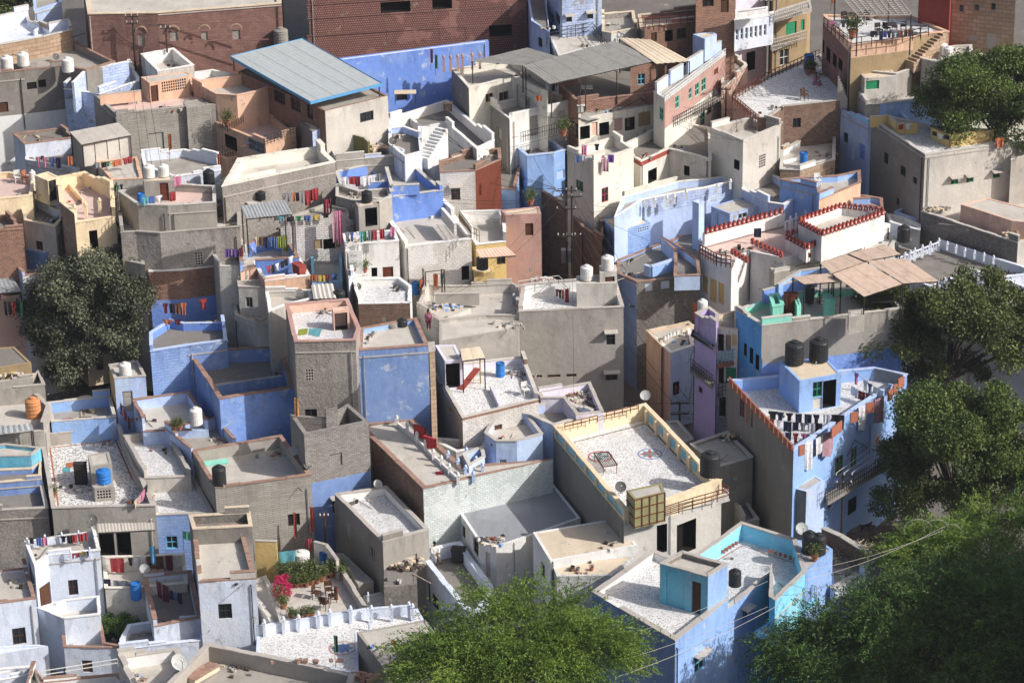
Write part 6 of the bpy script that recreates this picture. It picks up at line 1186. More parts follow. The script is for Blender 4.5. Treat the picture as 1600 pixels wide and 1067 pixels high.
# ---------------------------------------------------------------- unseen rocky hill added to the right, out of frame, to shade the corner
mb = MB(); hr = np.random.default_rng(3)
def ringpts(z, k):
    out = []
    for i in range(14):
        a = 2*math.pi*i/14; out.append(Vector((75+k*22*math.cos(a)*(1+.06*hr.normal()), 100+k*32*math.sin(a)*(1+.08*hr.normal()), z)))
    return out
rs = [ringpts(-1, 1.15), ringpts(14, 1.08), ringpts(27, 1.0), ringpts(38, .95), ringpts(41, .6)]
for A_, B_ in zip(rs[:-1], rs[1:]):
    for i in range(14): j = (i+1) % 14; mb.face([A_[i], A_[j], B_[j], B_[i]], 'rockface')
mb.face(rs[-1], 'rockface')
pal('rockface', '#8a7460', 'rough', '#6b5848', vs=.8)
o = mb.build('shade_hill'); o['kind'] = 'structure'
# ---------------------------------------------------------------- poles and cables
def pole(label, t, x, y, zb, xt, yt, arms=((.0, 1.1),), r=.09, mat='iron', extra=None):
    b = at_px(t, x, y, zb); zt = up(t, x, yt, y, zb); root = thing('utility_pole', label, 'utility pole', b)
    X, Y = tp(t, xt, yt); top = P(X, Y, zt); top = Vector((b.x+(top.x-b.x)*.3, b.y, zt)); mb = MB(); mb.bar(b, top, (r, r*.75), mat, 8); mb.build('pole_shaft', root)
    ends = []
    for dz, ln in arms:
        c = Vector((b.x, b.y, zt-.15-dz)); am = MB(); am.bar(c+Vector((-ln/2, -.1, 0)), c+Vector((ln/2, -.05, 0)), .045, mat); am.build('crossarm', root)
        for k in (-.47, 0, .47):
            p = c+Vector((ln*k, -.08, .05)); im = MB(); im.lathe([(.03, 0), (.06, .05), (.035, .08), (.06, .12), (.02, .17)], p, 'cement', 8); im.build('insulator', root); ends.append(p+Vector((0, 0, .15)))
    return ends
pA = pole('slim dark pole before the old red mansion', 'A1', 850, 470, 18.8, 838, 92, ((0, .9), (.5, .8)))
pA2 = pole('short leaning pole with tangled wires beside the mansion niches', 'A1', 1045, 330, 20.5, 1040, 165, ((0, .7),), .07)
pB = pole('left leg pole of the transformer frame in the shaded alley', 'B3', 343, 640, 10.2, 340, 110, ((0, 1.4), (1.3, 1.3), (3.2, 1.2)), .08)
pB2 = pole('right leg pole of the transformer frame in the shaded alley', 'B3', 377, 650, 10.2, 375, 95, ((.6, 1.3), (3.4, 1.2)), .09)
tb = at_px('B3', 345, 560, 10.8); r = thing('transformer', 'grey transformer box between the alley poles', 'transformer', tb); mb = MB(); mb.box(tb+Vector((0, -.2, .45)), (.8, .5, .9), 'zinc'); mb.build('transformer_case', r); mb = MB()
for i in range(5): mb = MB(); mb.box(tb+Vector((-.32+i*.16, -.5, .45)), (.04, .1, .7), 'zinc'); mb.build('cooling_fin', r)
pC = pole('tall dark pole in the lane before the purple house', 'C3', 1130, 395, 4.2, 1135, 165, ((0, 1.2),), .08)
pD = pole('pole with two crossarms behind the beige terrace corner', 'C3', 1048, 560, 3.6, 1045, 368, ((0, 1.2), (.75, 1.2)), .08)
pE = pole('dark pole with round lamps before the bright blue facade', 'C4', 455, 1400, 1.5, 465, 820, ((0, 1.0), (.5, .9)), .1)
pF = pole('pale concrete pole standing in the peepal tree', 'C4', 1245, 420, 4.5, 1250, 60, ((.6, 1.2), (1.3, 1.0)), .12, 'cement')
pG = pole('wired pole before the carved shop front', 'A3', 800, 830, 16.0, 795, 610, ((0, .5), (.5, .6), (1.0, .6)), .07)
pH = pole('short wooden pole behind the terrace garden', 'D2', 435, 215, 3.8, 435, 0, ((.1, .5),), .07, 'wood')
pI = pole('thin pole at the corner of the wide chip terrace', 'A3', 1335, 770, 15.5, 1338, 545, ((0, .7),), .06)
pJ = pole('slim pole on the lane by the big grey house', 'B3', 775, 960, 8.5, 775, 830, ((0, .9),), .05)
def cable(a, b, label, sag=.6, r=.014, mat='iron'):
    mb = MB(); n = 10; mb.tube([a.lerp(b, i/n)-Vector((0, 0, 4*sag*(i/n)*(1-i/n))) for i in range(n+1)], r, mat, 3); tag(mb.build('power_cable'), label, 'cable')
for i, (a, b) in enumerate(((0, 0), (1, 1), (2, 2))): cable(pA[a], pA2[b], f'{ORD[i]} thin cable from the mansion pole to the leaning pole', .3)
for i in range(3): cable(pA[i], at_px('B1', 900+i*60, 40, 18), f'{ORD[i]} cable dropping from the mansion pole to the washing roofs', .8)
for i in range(3): cable(pB[i], at_px('A2', 1040+i*200, 930, 17.5), f'{ORD[i]} cable from the alley frame to the white courtyard house', 1.0)
for i in range(6): cable(pB2[i % len(pB2)], pC[i % 3] if i < 3 else pD[i-3], f'{ORD[i]} long cable running down the lane from the alley frame', .9)
for i in range(3): cable(pC[i], pD[i], f'{ORD[i]} short cable between the two lane poles', .3); cable(pD[i+3], at_px('C4', 20+i*20, 420+i*60, 8.5), f'{ORD[i]} cable from the lane pole to the washing house wall', .3)
for i in range(3): cable(pC[i], at_px('B3', 1180+i*90, 1000, 12.4), f'{ORD[i]} cable from the lane pole up to the purple house', .2)
for i in range(5): cable(pD[i % 6], at_px('C3', 1340, 300+i*55, 8-i*.5), f'{ORD[i]} slack tangled cable across the lane', .5)
for i in range(3): cable(pE[i], pF[i], f'{ORD[i]} cable from the lamp pole up to the tree pole', .5, .018, 'cement'); cable(pE[i+3], at_px('C4', 240-i*30, 1300, 3), f'{ORD[i]} cable from the lamp pole toward the corner', .4)
for i in range(4): cable(pG[i], pI[i % 3], f'{ORD[i]} cable along the long cream house', .4)
for i in range(3): cable(pG[i], at_px('A3', 0, 800+i*60, 17), f'{ORD[i]} cable from the shop front pole to the left', .4)
kk = [('Q', 690, 460), ('BU', 960, 420), ('Sh', 1030, 520), ('Pu', 1100, 500), ('WR', 1100, 400), ('BV', 960, 320), ('Pk', 800, 330), ('Ye', 900, 250), ('Bz', 830, 240), ('Yl', 770, 340), ('Y1', 690, 210), ('M9', 600, 290), ('Y2b', 850, 180), ('K2', 900, 620), ('Z2', 1160, 170), ('Yt', 1160, 220)]
hubs = [pB[0], pB2[1], pC[1], pD[2], pG[1], pA[1], pI[0], pJ[0]]
for i, (k1, x, y) in enumerate(kk):
    for j in range(2):
        h_ = min(hubs, key=lambda v: (v-P(x, y, Zt(k1))).length+rng.uniform(0, 12)); cable(h_, P(x+rng.uniform(-12, 12), y+rng.uniform(-3, 6), Zt(k1)+.1), ('slack' if j else 'taut')+' dark cable running to the '+' '.join(K[k1]['root']['label'].split()[:7]), rng.uniform(.2, 1.1), .012)
# long pale lines crossing the foreground
for i, (p0, p1, sg) in enumerate([(('D3', -400, 1010, 9), ('D3', 1600, 430, 10.5), .8), (('D3', -300, 1130, 9), ('D3', 1600, 590, 10.5), .7), (('D3', 650, 1030, 9), ('D4', 100, 560, 9.5), .3), (('D4', 200, 370, 9.5), ('D4', 1100, 110, 10.5), .3), (('D4', 200, 430, 9.5), ('D4', 1100, 90, 10.5), .35)]):
    cable(at_px(*p0), at_px(*p1), f'{ORD[i]} long pale service wire crossing the foreground roofs', sg, .012, 'cement')
r = thing('cable_coil', 'loops of pale cable strung in front of the dark trees', 'cable coil', at_px('D4', 1000, 110, 10.4))
for k, (x, y, s_) in enumerate([(935, 105, .75), (1050, 100, .65), (1145, 120, .55)]):
    c = at_px('D4', x, y, 10.4); mb = MB(); mb.tube([c+Vector((math.cos(a)*s_, 0, math.sin(a)*s_*.8)) for a in np.linspace(-.3, 3.6, 14)], .012, 'cement', 4); mb.build('cable_loop', r)
# ---------------------------------------------------------------- flags
def flag(t, x, y, z, h, hexc, label, w_=.35, d=.9):
    p = at_px(t, x, y, z); r = thing('flag', label, 'flag', p); mb = MB(); mb.bar(p, p+Vector((0, 0, h)), .018, 'wood'); mb.build('flagpole', r)
    o = cloth(label, 'flag', p+Vector((0, 0, h-.03)), Vector((.96, -.28, 0)), w_, d, 'cloth'+hexc, 'pennant'); del o['label']; del o['category']; o.parent = r; o.matrix_parent_inverse = Matrix.Translation(-Vector(r.location))
for a in [('A1', 1062, 1010, 17.2, 2.0, '#c86a28', 'tall orange pennant above the pale blue yard', .25, 1.1), ('A1', 1365, 1065, 17.2, 1.2, '#b85a30', 'orange pennant at the edge of the beige edged house', .25, .8), ('B2', 1388, 215, 14.6, 1.6, '#d0643a', 'orange flag above the tilted grey sheet', .3, .8),
    ('C2', 250, 515, 9.6, 1.8, '#d08a28', 'yellow and orange pennant on the rough brick house', .25, 1.2), ('D1', 948, 385, 3.8, 1.9, '#4a9ac4', 'light blue pennant in the shaded courtyard', .35, 1.2), ('D2', 243, 215, 4.0, 2.3, '#b8502c', 'left orange red flag behind the terrace garden', .22, 1.6), ('D2', 348, 180, 4.0, 2.3, '#b04028', 'right orange red flag behind the terrace garden', .25, 1.6),
    ('D2', 497, 965, 4.1, 2.0, '#2f7d4c', 'green and red flag beside the painted rosette', .22, 1.0), ('B3', 1128, 960, 11.4, 1.5, '#d05a28', 'bright orange pennant by the small white tank', .3, 1.2), ('D1', 183, 330, 4.6, 1.2, '#a05030', 'rust pennant on the pale blue corner', .25, .9), ('D1', 1150, 250, 6.3, 1.4, '#4aa08a', 'green flag between the blue brick and grey roofs', .5, .5),
    ('A2', 1093, 440, 20.2, 1.6, '#a03048', 'red pennant by the blue compound wall', .2, 1.0), ('A2', 1122, 470, 20.2, 1.5, '#2f6a4c', 'green pennant by the blue compound wall', .2, 1.0), ('A4', 392, 70, 22.6, 1.0, '#d0743c', 'orange lantern flag on the restaurant corner', .3, .4), ('B4', 250, 600, 14.0, 1.0, '#d0643a', 'small flag pole on the blue terrace wall', .2, .3), ('B3', 25, 980, 11.0, 1.6, '#c84a28', 'orange red cloth flag at the left corner of the big grey house', .5, 1.1)]: flag(*a)
# ---------------------------------------------------------------- chairs, bed frame, pots
def make_chair(mat):
    def f():
        r = thing('chair', '', 'chair', (0, 0, 0)); mb = MB(); mb.box((0, 0, .43), (.44, .42, .05), mat); local(mb, 'seat', r)
        mb = MB(); mb.box((0, .2, .7), (.44, .04, .32), mat); local(mb, 'backrest', r)
        for x in (-.19, .19):
            for y in (-.18, .18): mb = MB(); mb.bar((x, y, 0), (x, y, .42 if y < 0 else .86), .024, mat); local(mb, 'leg', r)
        for x in (-.22, .22): mb = MB(); mb.box((x, 0, .63), (.05, .4, .03), mat); local(mb, 'armrest', r)
        return r
    return f
for t, x, y, z, rz, mt, lb in [('D2', 380, 540, F('G'), 1.2, 'wood', 'left wooden chair in the terrace garden'), ('D2', 455, 520, F('G'), .2, 'wood', 'back wooden chair in the terrace garden'), ('D2', 430, 605, F('G'), 2.6, 'wood', 'front wooden chair in the terrace garden'), ('D2', 480, 560, F('G'), -1.2, 'wood', 'right wooden chair with the red cloth in the terrace garden'),
    ('B1', 112, 75, 16.4, .4, 'wwhite', 'white plastic chair on the pale orange terrace'), ('C3', 85, 335, F('S'), .5, 'wwhite', 'white plastic chair at the corner of the chip roof'), ('A4', 228, 628, 18.2, .8, 'frame_brown', 'dark rocking chair on the wide chip terrace'), ('B4', 310, 95, F('RZ'), .3, 'wwhite', 'white plastic chair on the blue and orange roof'), ('B1', 165, 75, 16.4, 1.0, 'terracotta', 'orange plastic chair on the pale orange terrace'), ('A4', 690, 222, 22.2, .4, 'iron', 'black cafe chair at the left of the restaurant rail'), ('A4', 740, 212, 22.2, 2.4, 'iron', 'second black cafe chair along the restaurant rail'), ('A4', 790, 205, 22.2, 1.4, 'iron', 'third black cafe chair along the restaurant rail'), ('A4', 845, 198, 22.2, 4.4, 'iron', 'right black cafe chair along the restaurant rail'), ('A4', 480, 150, 22.2, .4, 'iron', 'black cafe chair at the back of the restaurant terrace'), ('A4', 620, 130, 22.2, 3.0, 'iron', 'black cafe chair near the restaurant sofas')]:
    place('chair_'+mt, make_chair(mt), lb, at_px(t, x, y, z), rz, 1.0, 'outdoor chairs')
def table(t, x, y, z, w_, d, h, top, leg, label, rz=0.0, name='table', cat='table', slats=0):
    c = at_px(t, x, y, z); r = thing(name, label, cat, c); Rm = Matrix.Rotation(rz, 3, 'Z'); mb = MB()
    if slats:
        for i in range(slats): mb = MB(); mb.box(c+Rm @ Vector((-w_/2+w_*(i+.5)/slats, 0, h)), (w_/slats*.4, d, .02), top, rz=rz); mb.build('webbing', r)
        for a, b in (((-1, -1), (1, -1)), ((1, -1), (1, 1)), ((1, 1), (-1, 1)), ((-1, 1), (-1, -1))): mb = MB(); mb.bar(c+Rm @ Vector((a[0]*w_/2, a[1]*d/2, h)), c+Rm @ Vector((b[0]*w_/2, b[1]*d/2, h)), .03, leg); mb.build('frame_bar', r)
    else: mb.box(c+Vector((0, 0, h)), (w_, d, .05), top, rz=rz); mb.build('top', r)
    for a in (-1, 1):
        for b in (-1, 1): p = c+Rm @ Vector((a*(w_/2-.04), b*(d/2-.04), 0)); mb = MB(); mb.bar(p, p+Vector((0, 0, h)), .025, leg); mb.build('leg', r)
table('C3', 585, 785, F('A7'), .9, 1.9, .55, 'iron', 'rust', 'bare iron bed frame on the speckled terrace', .25, 'bed_frame', 'bed frame', 9)
table('A2', 935, 645, 19.0, 1.5, .8, .8, 'slab', 'iron', 'small wooden table on the white parapet roof'); table('A3', 470, 605, 18.4, .8, .8, .7, 'wwhite', 'iron', 'round white table under the grey tin roof')
table('B4', 705, 870, 13.2, 1.6, 1.1, .75, 'iron', 'iron', 'dark table under the brown canopy'); table('B4', 830, 735, 13.2, 1.5, 1.0, .75, 'zinc', 'iron', 'metal table at the far side of the brown canopy')
def make_pot():
    r = thing('potted_plant', '', 'potted plant', (0, 0, 0)); mb = MB(); mb.lathe([(.12, 0), (.19, .26), (.21, .26), (.21, .31), (.17, .31), (.16, .27), (0, .27)], (0, 0, 0), 'terracotta', 12); local(mb, 'pot', r)
    n = 420; C = rng.normal(size=(n, 3))*np.array([.17, .17, .17])+np.array([0, 0, .58]); D = rng.normal(size=(n, 3)); D[:, 2] += .5; D /= np.linalg.norm(D, axis=1, keepdims=True)
    leaf_mesh('foliage', C, D, np.full(n, .05), np.full(n, .12), rng.uniform(0, 1, n), 'leaf_olive', r); mb = MB(); mb.bar((0, 0, .25), (0, 0, .6), .015, 'bark'); local(mb, 'stem', r); return r
gp = [(225, 465, 1.2), (255, 468, 1), (285, 462, 1.3), (318, 465, 1.1), (350, 450, 1.4), (385, 445, 1.1), (415, 430, 1.5), (470, 405, 1.6), (500, 395, 1.4), (530, 400, 1.6), (300, 420, 1.7), (345, 400, 1.6), (240, 420, 1.6), (200, 430, 1.5), (550, 425, 1.3), (215, 655, .9), (250, 668, .9), (285, 660, .9), (320, 655, 1.0), (355, 650, .9), (165, 410, 1.5), (150, 560, 1.5), (175, 600, 1.3)]
gp.sort(); GC = {}
def gi_():
    GC[where] = GC.get(where, -1)+1; return GC[where]
for i, (x, y, s_) in enumerate(gp):
    where = 'along the back' if y < 500 and x > 190 else ('at the front edge' if y > 640 else 'under the bougainvillea')
    place('pot', make_pot, f'{ORD[gi_()]} potted plant from the left {where} of the terrace garden', at_px('D2', x, y, F('G')+.01), i*1.3, s_*.78, f'potted plants {where} of the terrace garden')
for t, x, y, z, s_, lb in [('D4', 290, 300, 8.0, 1.15, 'potted plant at the blue parapet before the black tanks'), ('B3', 115, 215, 15.3, 1.3, 'potted plant on the rose pink house'), ('C1', 1095, 548, 8.2, .8, 'left potted plant under the white ribbed tank'), ('C1', 1125, 548, 8.2, .9, 'right potted plant under the white ribbed tank'), ('A1', 1420, 790, 18.0, 1.3, 'bushy potted plant on the salmon balcony'), ('A4', 250, 465, 18.3, 1.3, 'potted plant at the foot of the blue water barrel'), ('A4', 280, 462, 18.3, 1.1, 'second potted plant near the blue water barrel'),
    ('B2', 615, 640, 13.9, 1.0, 'scrubby potted plant on the stair house ledge'), ('B2', 680, 635, 13.9, 1.0, 'right scrubby potted plant on the stair house ledge'), ('C1', 335, 975, 6.1, .9, 'potted plant on the coarse mosaic roof'), ('B1', 1130, 545, 13.4, .9, 'potted herbs on the turquoise wall'), ('B1', 1190, 540, 13.4, .9, 'second potted herbs on the turquoise wall'), ('A3', 320, 850, 18.0, 1.4, 'plant on the iron balcony of the white fronted house'), ('C2', 1445, 105, 9.3, .8, 'potted plant on the lilac wall'), ('A4', 530, 235, 22.3, 1.8, 'dark palm in a pot at the restaurant corner')]:
    place('pot', make_pot, lb, at_px(t, x, y, z), 0, s_)
# ---------------------------------------------------------------- piles: rubble, brushwood, stones
def pile(key, t, x, y, z, rx, ry, n, mats, name='rubble', s_=.16, sticks=False, parent=True):
    c = at_px(t, x, y, z); mb = MB()
    for i in range(n):
        a = rng.uniform(0, 6.28); q = rng.uniform(0, 1)**.5; p = c+Vector((math.cos(a)*q*rx, math.sin(a)*q*ry, rng.uniform(0, .18)*(1.2-q)))
        if sticks:
            d = Vector((rng.normal(), rng.normal(), rng.normal()*.18)).normalized()*rng.uniform(.4, 1.1); mb.bar(p-d/2+Vector((0, 0, .15)), p+d/2+Vector((0, 0, .15)), .014, mats[i % len(mats)], 3)
        else: mb.box(p+Vector((0, 0, s_*.3)), (s_*rng.uniform(.6, 1.4), s_*rng.uniform(.6, 1.2), s_*.6), mats[i % len(mats)], rz=rng.uniform(0, 3))
    o = mb.build(name, K[key]['node'] if parent else None); o['kind'] = 'stuff'; return o
pile('A4', 'D4', 470, 270, 5.3, 2.3, 1.4, 420, ['bark', 'slab', 'conc_d'], 'brushwood', sticks=True); pile('A5', 'D4', 690, 440, 4.5, 1.9, .9, 260, ['bark', 'slab'], 'brushwood', sticks=True)
pile('K2', 'C3', 430, 345, F('K2'), .9, .9, 60, ['brick', 'slab', 'wwhite']); pile('S', 'C2', 1400, 425, 9.1, 2.0, .25, 50, ['brick', 'copebrick']); pile('X7b', 'A1', 1230, 640, 18.95, .9, .4, 40, ['conc', 'conc_d'])
pile('YT', 'A2', 760, 940, 16.8, 1.0, .6, 50, ['slab', 'pink', 'bark'], s_=.28); pile('M6', 'B2', 100, 355, 14.2, 1.0, .5, 60, ['rose', 'wwhite', 'bark']); pile('Qb', 'B3', 190, 690, 12.2, .8, .5, 60, ['wwhite', 'rose', 'cement']); pile('Q0', 'B2', 1190, 860, 12.4, 1.0, .5, 70, ['bark', 'slab', 'wwhite', 'blue'])
pile('A6', 'D3', 325, 150, 5.42, .5, .4, 9, ['copebrick', 'conc'], s_=.4); pile('A6', 'D3', 600, 80, 5.42, .8, .35, 8, ['copebrick', 'conc_d'], s_=.3); pile('RW', 'B4', 1050, 245, 14.0, 1.0, .4, 40, ['slab', 'conc_d']); pile('RW', 'B4', 1540, 400, 14.0, .8, .5, 40, ['slab', 'copebrick'])
pile('C1a', 'C1', 520, 930, F('C1a'), .5, .3, 20, ['wwhite', 'conc']); pile('T5', 'B1', 150, 580, 12.4, 1.3, .7, 60, ['iron', 'terracotta', 'slab']); pile('T4', 'B1', 400, 560, 12.4, .7, .5, 30, ['bark', 'conc']); pile('E3', 'D2', 930, 330, 4.6, 1.2, .8, 60, ['slab', 'conc', 'bark'], s_=.25); pile('Lo', 'C3', 1370, 605, 7.4, .7, .4, 30, ['yellow', 'iron', 'wwhite'])
pile('O1b', 'C1', 100, 215, 9.0, 1.3, .3, 24, ['slab', 'yellow', 'wwhite']); pile('R1', 'D2', 300, 940, 6.08, 2.2, .1, 12, ['copebrick'], s_=.22); pile('R1', 'D2', 670, 1040, 5.0, .8, .4, 30, ['brick', 'copebrick'], s_=.3)
pile('V', 'D4', 600, 160, 1.8, 2.2, 1.0, 90, ['rockface', 'brick_d'], 'rubble', s_=.5)
# rusty trough, green plank, dark cabinet, stove box, table bits
def boxthing(name, label, cat, t, x, y, z, sz, mat, rz=0.0, lid=None):
    c = at_px(t, x, y, z); r = thing(name, label, cat, c); mb = MB(); mb.box(c+Vector((0, 0, sz[2]/2)), sz, mat, rz=rz); mb.build('body', r)
    mb = MB(); mb.box(c+Vector((0, 0, sz[2]+.025)), (sz[0]+.06, sz[1]+.06, .04), lid or mat, rz=rz); mb.build('top_panel', r); 
    for a in (-1, 1): mb = MB(); q = Matrix.Rotation(rz, 3, 'Z') @ Vector((a*sz[0]*.42, -sz[1]*.42, 0)); mb.box(c+q+Vector((0, -.0, sz[2]*.5)), (.05, .1, sz[2]), lid or 'iron', rz=rz); mb.build('corner_post', r)
boxthing('trough', 'rusty flat trough propped on the bottom grey roof', 'trough', 'D1', 1265, 1020, 5.2, (1.9, .75, .25), 'slab', .9, 'copebrick'); boxthing('plank', 'green painted plank on the bare grey roof', 'plank', 'C1', 1340, 760, F('G1'), (1.6, .55, .06), 'mint', .25)
boxthing('stove_box', 'black metal stove box on the pale blue terrace', 'stove', 'D2', 1268, 300, F('A9')+.1, (.8, .6, .75), 'blacktank', -.15, 'iron'); boxthing('cabinet', 'open grey cupboard doors beside the cistern room', 'cupboard', 'C1', 510, 885, F('C1a'), (.75, .35, 1.35), 'iron'); boxthing('hutch', 'small white hutch on the orange walled terrace', 'hutch', 'A1', 830, 645, F('X7'), (.75, .6, .75), 'wwhite')
boxthing('air_cooler', 'square grey air cooler hung on the long cream house', 'air cooler', 'A3', 1005, 760, 16.2, (.7, .6, .95), 'zinc', .5); boxthing('crate', 'dark wooden crate on the white courtyard parapet', 'crate', 'A2', 1200, 690, 19.0, (.6, .5, .5), 'bark'); boxthing('air_conditioner', 'white air conditioner unit on the brick wall below the tin roof', 'air conditioner', 'A3', 433, 700, 18.2, (.55, .3, .45), 'wwhite')
boxthing('laundry_crate', 'red storage chest on the pink terrace end', 'chest', 'B2', 272, 640, 13.7, (.5, .9, .6), 'redpaint', .6); boxthing('cabinet', 'tall rusty cupboard on the mint green terrace', 'cupboard', 'B4', 140, 900, 13.2, (.8, .5, 1.4), 'rust')
B('Gwm', '', 'B4 150,757 180,752 208,838 182,846', 14.3, .03, 'mint', base=13.1, parent='Gw', name='mint_wall', fl='mint', cap=None); B('Gwn', '', 'B4 10,775 70,770 98,838 30,850', 14.2, .4, 'mint', base=13.1, parent='Gw', name='mint_wall', fl='screed_l', cap='mint')
B('Gwo', '', 'B4 500,870 600,862 605,900 505,920', 14.2, .03, 'conc', base=13.1, parent='Gw', name='roof_pier', fl='conc_l', cap=None); B('Gwp', '', 'B4 345,765 415,760 420,800 350,805', 14.4, .03, 'mint', base=13.1, parent='Gw', name='mint_wall', fl='mint', cap=None)
# playground slide on the lilac terrace, awning room of cloth bags
c = at_px('C2', 1350, 270, F('S')); r = thing('playground_slide', 'small red and yellow playground slide on the chip roof', 'slide', c)
for i in range(2): mb = MB(); mb.bar(c+Vector((.1+i*.45, .2, 0)), c+Vector((.1+i*.45, .2, 1.5)), .03, 'yellow'); mb.build('ladder_rail', r)
for i in range(5): mb = MB(); mb.bar(c+Vector((.1, .2, .25+i*.28)), c+Vector((.55, .2, .25+i*.28)), .025, 'yellow'); mb.build('rung', r)
mb = MB(); mb.hexa([c+Vector(v) for v in ((-.9, -.6, 0), (-.5, -.75, 0), (.55, .1, 1.0), (.15, .2, 1.0))], [c+Vector(v) for v in ((-.9, -.6, .07), (-.5, -.75, .07), (.55, .1, 1.07), (.15, .2, 1.07))], 'redpaint'); mb.build('chute', r)
# ---------------------------------------------------------------- motorbikes and scooters in the lane
def make_bike(col):
    def f():
        r = thing('motorbike', '', 'motorbike', (0, 0, 0))
        for x in (-.62, .62):
            ax = Matrix.Rotation(R(90), 3, 'X'); mb = MB(); mb.lathe([(.2, -.05), (.3, -.05), (.31, 0), (.3, .05), (.2, .05), (.2, -.05)], (x, 0, .31), 'blacktank', 16, ax); w_ = local(mb, 'wheel', r); mb = MB(); mb.lathe([(.02, -.06), (.19, -.02), (.19, .02), (.02, .06)], (x, 0, .31), 'zinc', 12, ax); h = local(mb, 'rim', r); h.parent = w_
        mb = MB(); mb.hexa([Vector(v) for v in ((-.35, -.1, .4), (.35, -.1, .35), (.35, .1, .35), (-.35, .1, .4))], [Vector(v) for v in ((-.3, -.08, .72), (.3, -.09, .82), (.3, .09, .82), (-.3, .08, .72))], col); local(mb, 'body', r)
        mb = MB(); mb.box((-.38, 0, .78), (.6, .22, .09), 'blacktank'); local(mb, 'saddle', r); mb = MB(); mb.bar((.62, 0, .31), (.45, 0, 1.0), .035, 'zinc'); local(mb, 'fork', r)
        mb = MB(); mb.bar((.45, -.33, 1.02), (.45, .33, 1.02), .022, 'iron'); local(mb, 'handlebar', r); mb = MB(); mb.lathe([(.02, 0), (.1, .03), (.08, .12), (0, .14)], (.55, 0, .85), 'wwhite', 10, Matrix.Rotation(R(90), 3, 'Y')); local(mb, 'headlight', r); return r
    return f
for i, (x, y, c_, rz, lb) in enumerate([(765, 190, 'blacktank', 2.4, 'farthest dark motorbike parked in the lane'), (785, 215, 'redpaint', 2.5, 'red motorbike parked in the lane row'), (805, 245, 'blacktank', 2.5, 'black motorbike in the middle of the lane row'), (835, 260, 'zinc', 2.6, 'grey scooter parked in the lane row'), (850, 290, 'blacktank', 2.5, 'black motorbike near the end of the lane row'), (880, 315, 'iron', 2.5, 'nearest dark motorbike in the lane row'), (835, 185, 'blacktank', .9, 'dark bicycle like motorbike against the pink lane house')]):
    p = at_px('C3', x, y, 5.0); p = P(*tp('C3', x, y), G(p.y)+.02); place('bike_'+c_, make_bike(c_), lb, p, rz, 1.0, 'motorbikes parked in the lane')
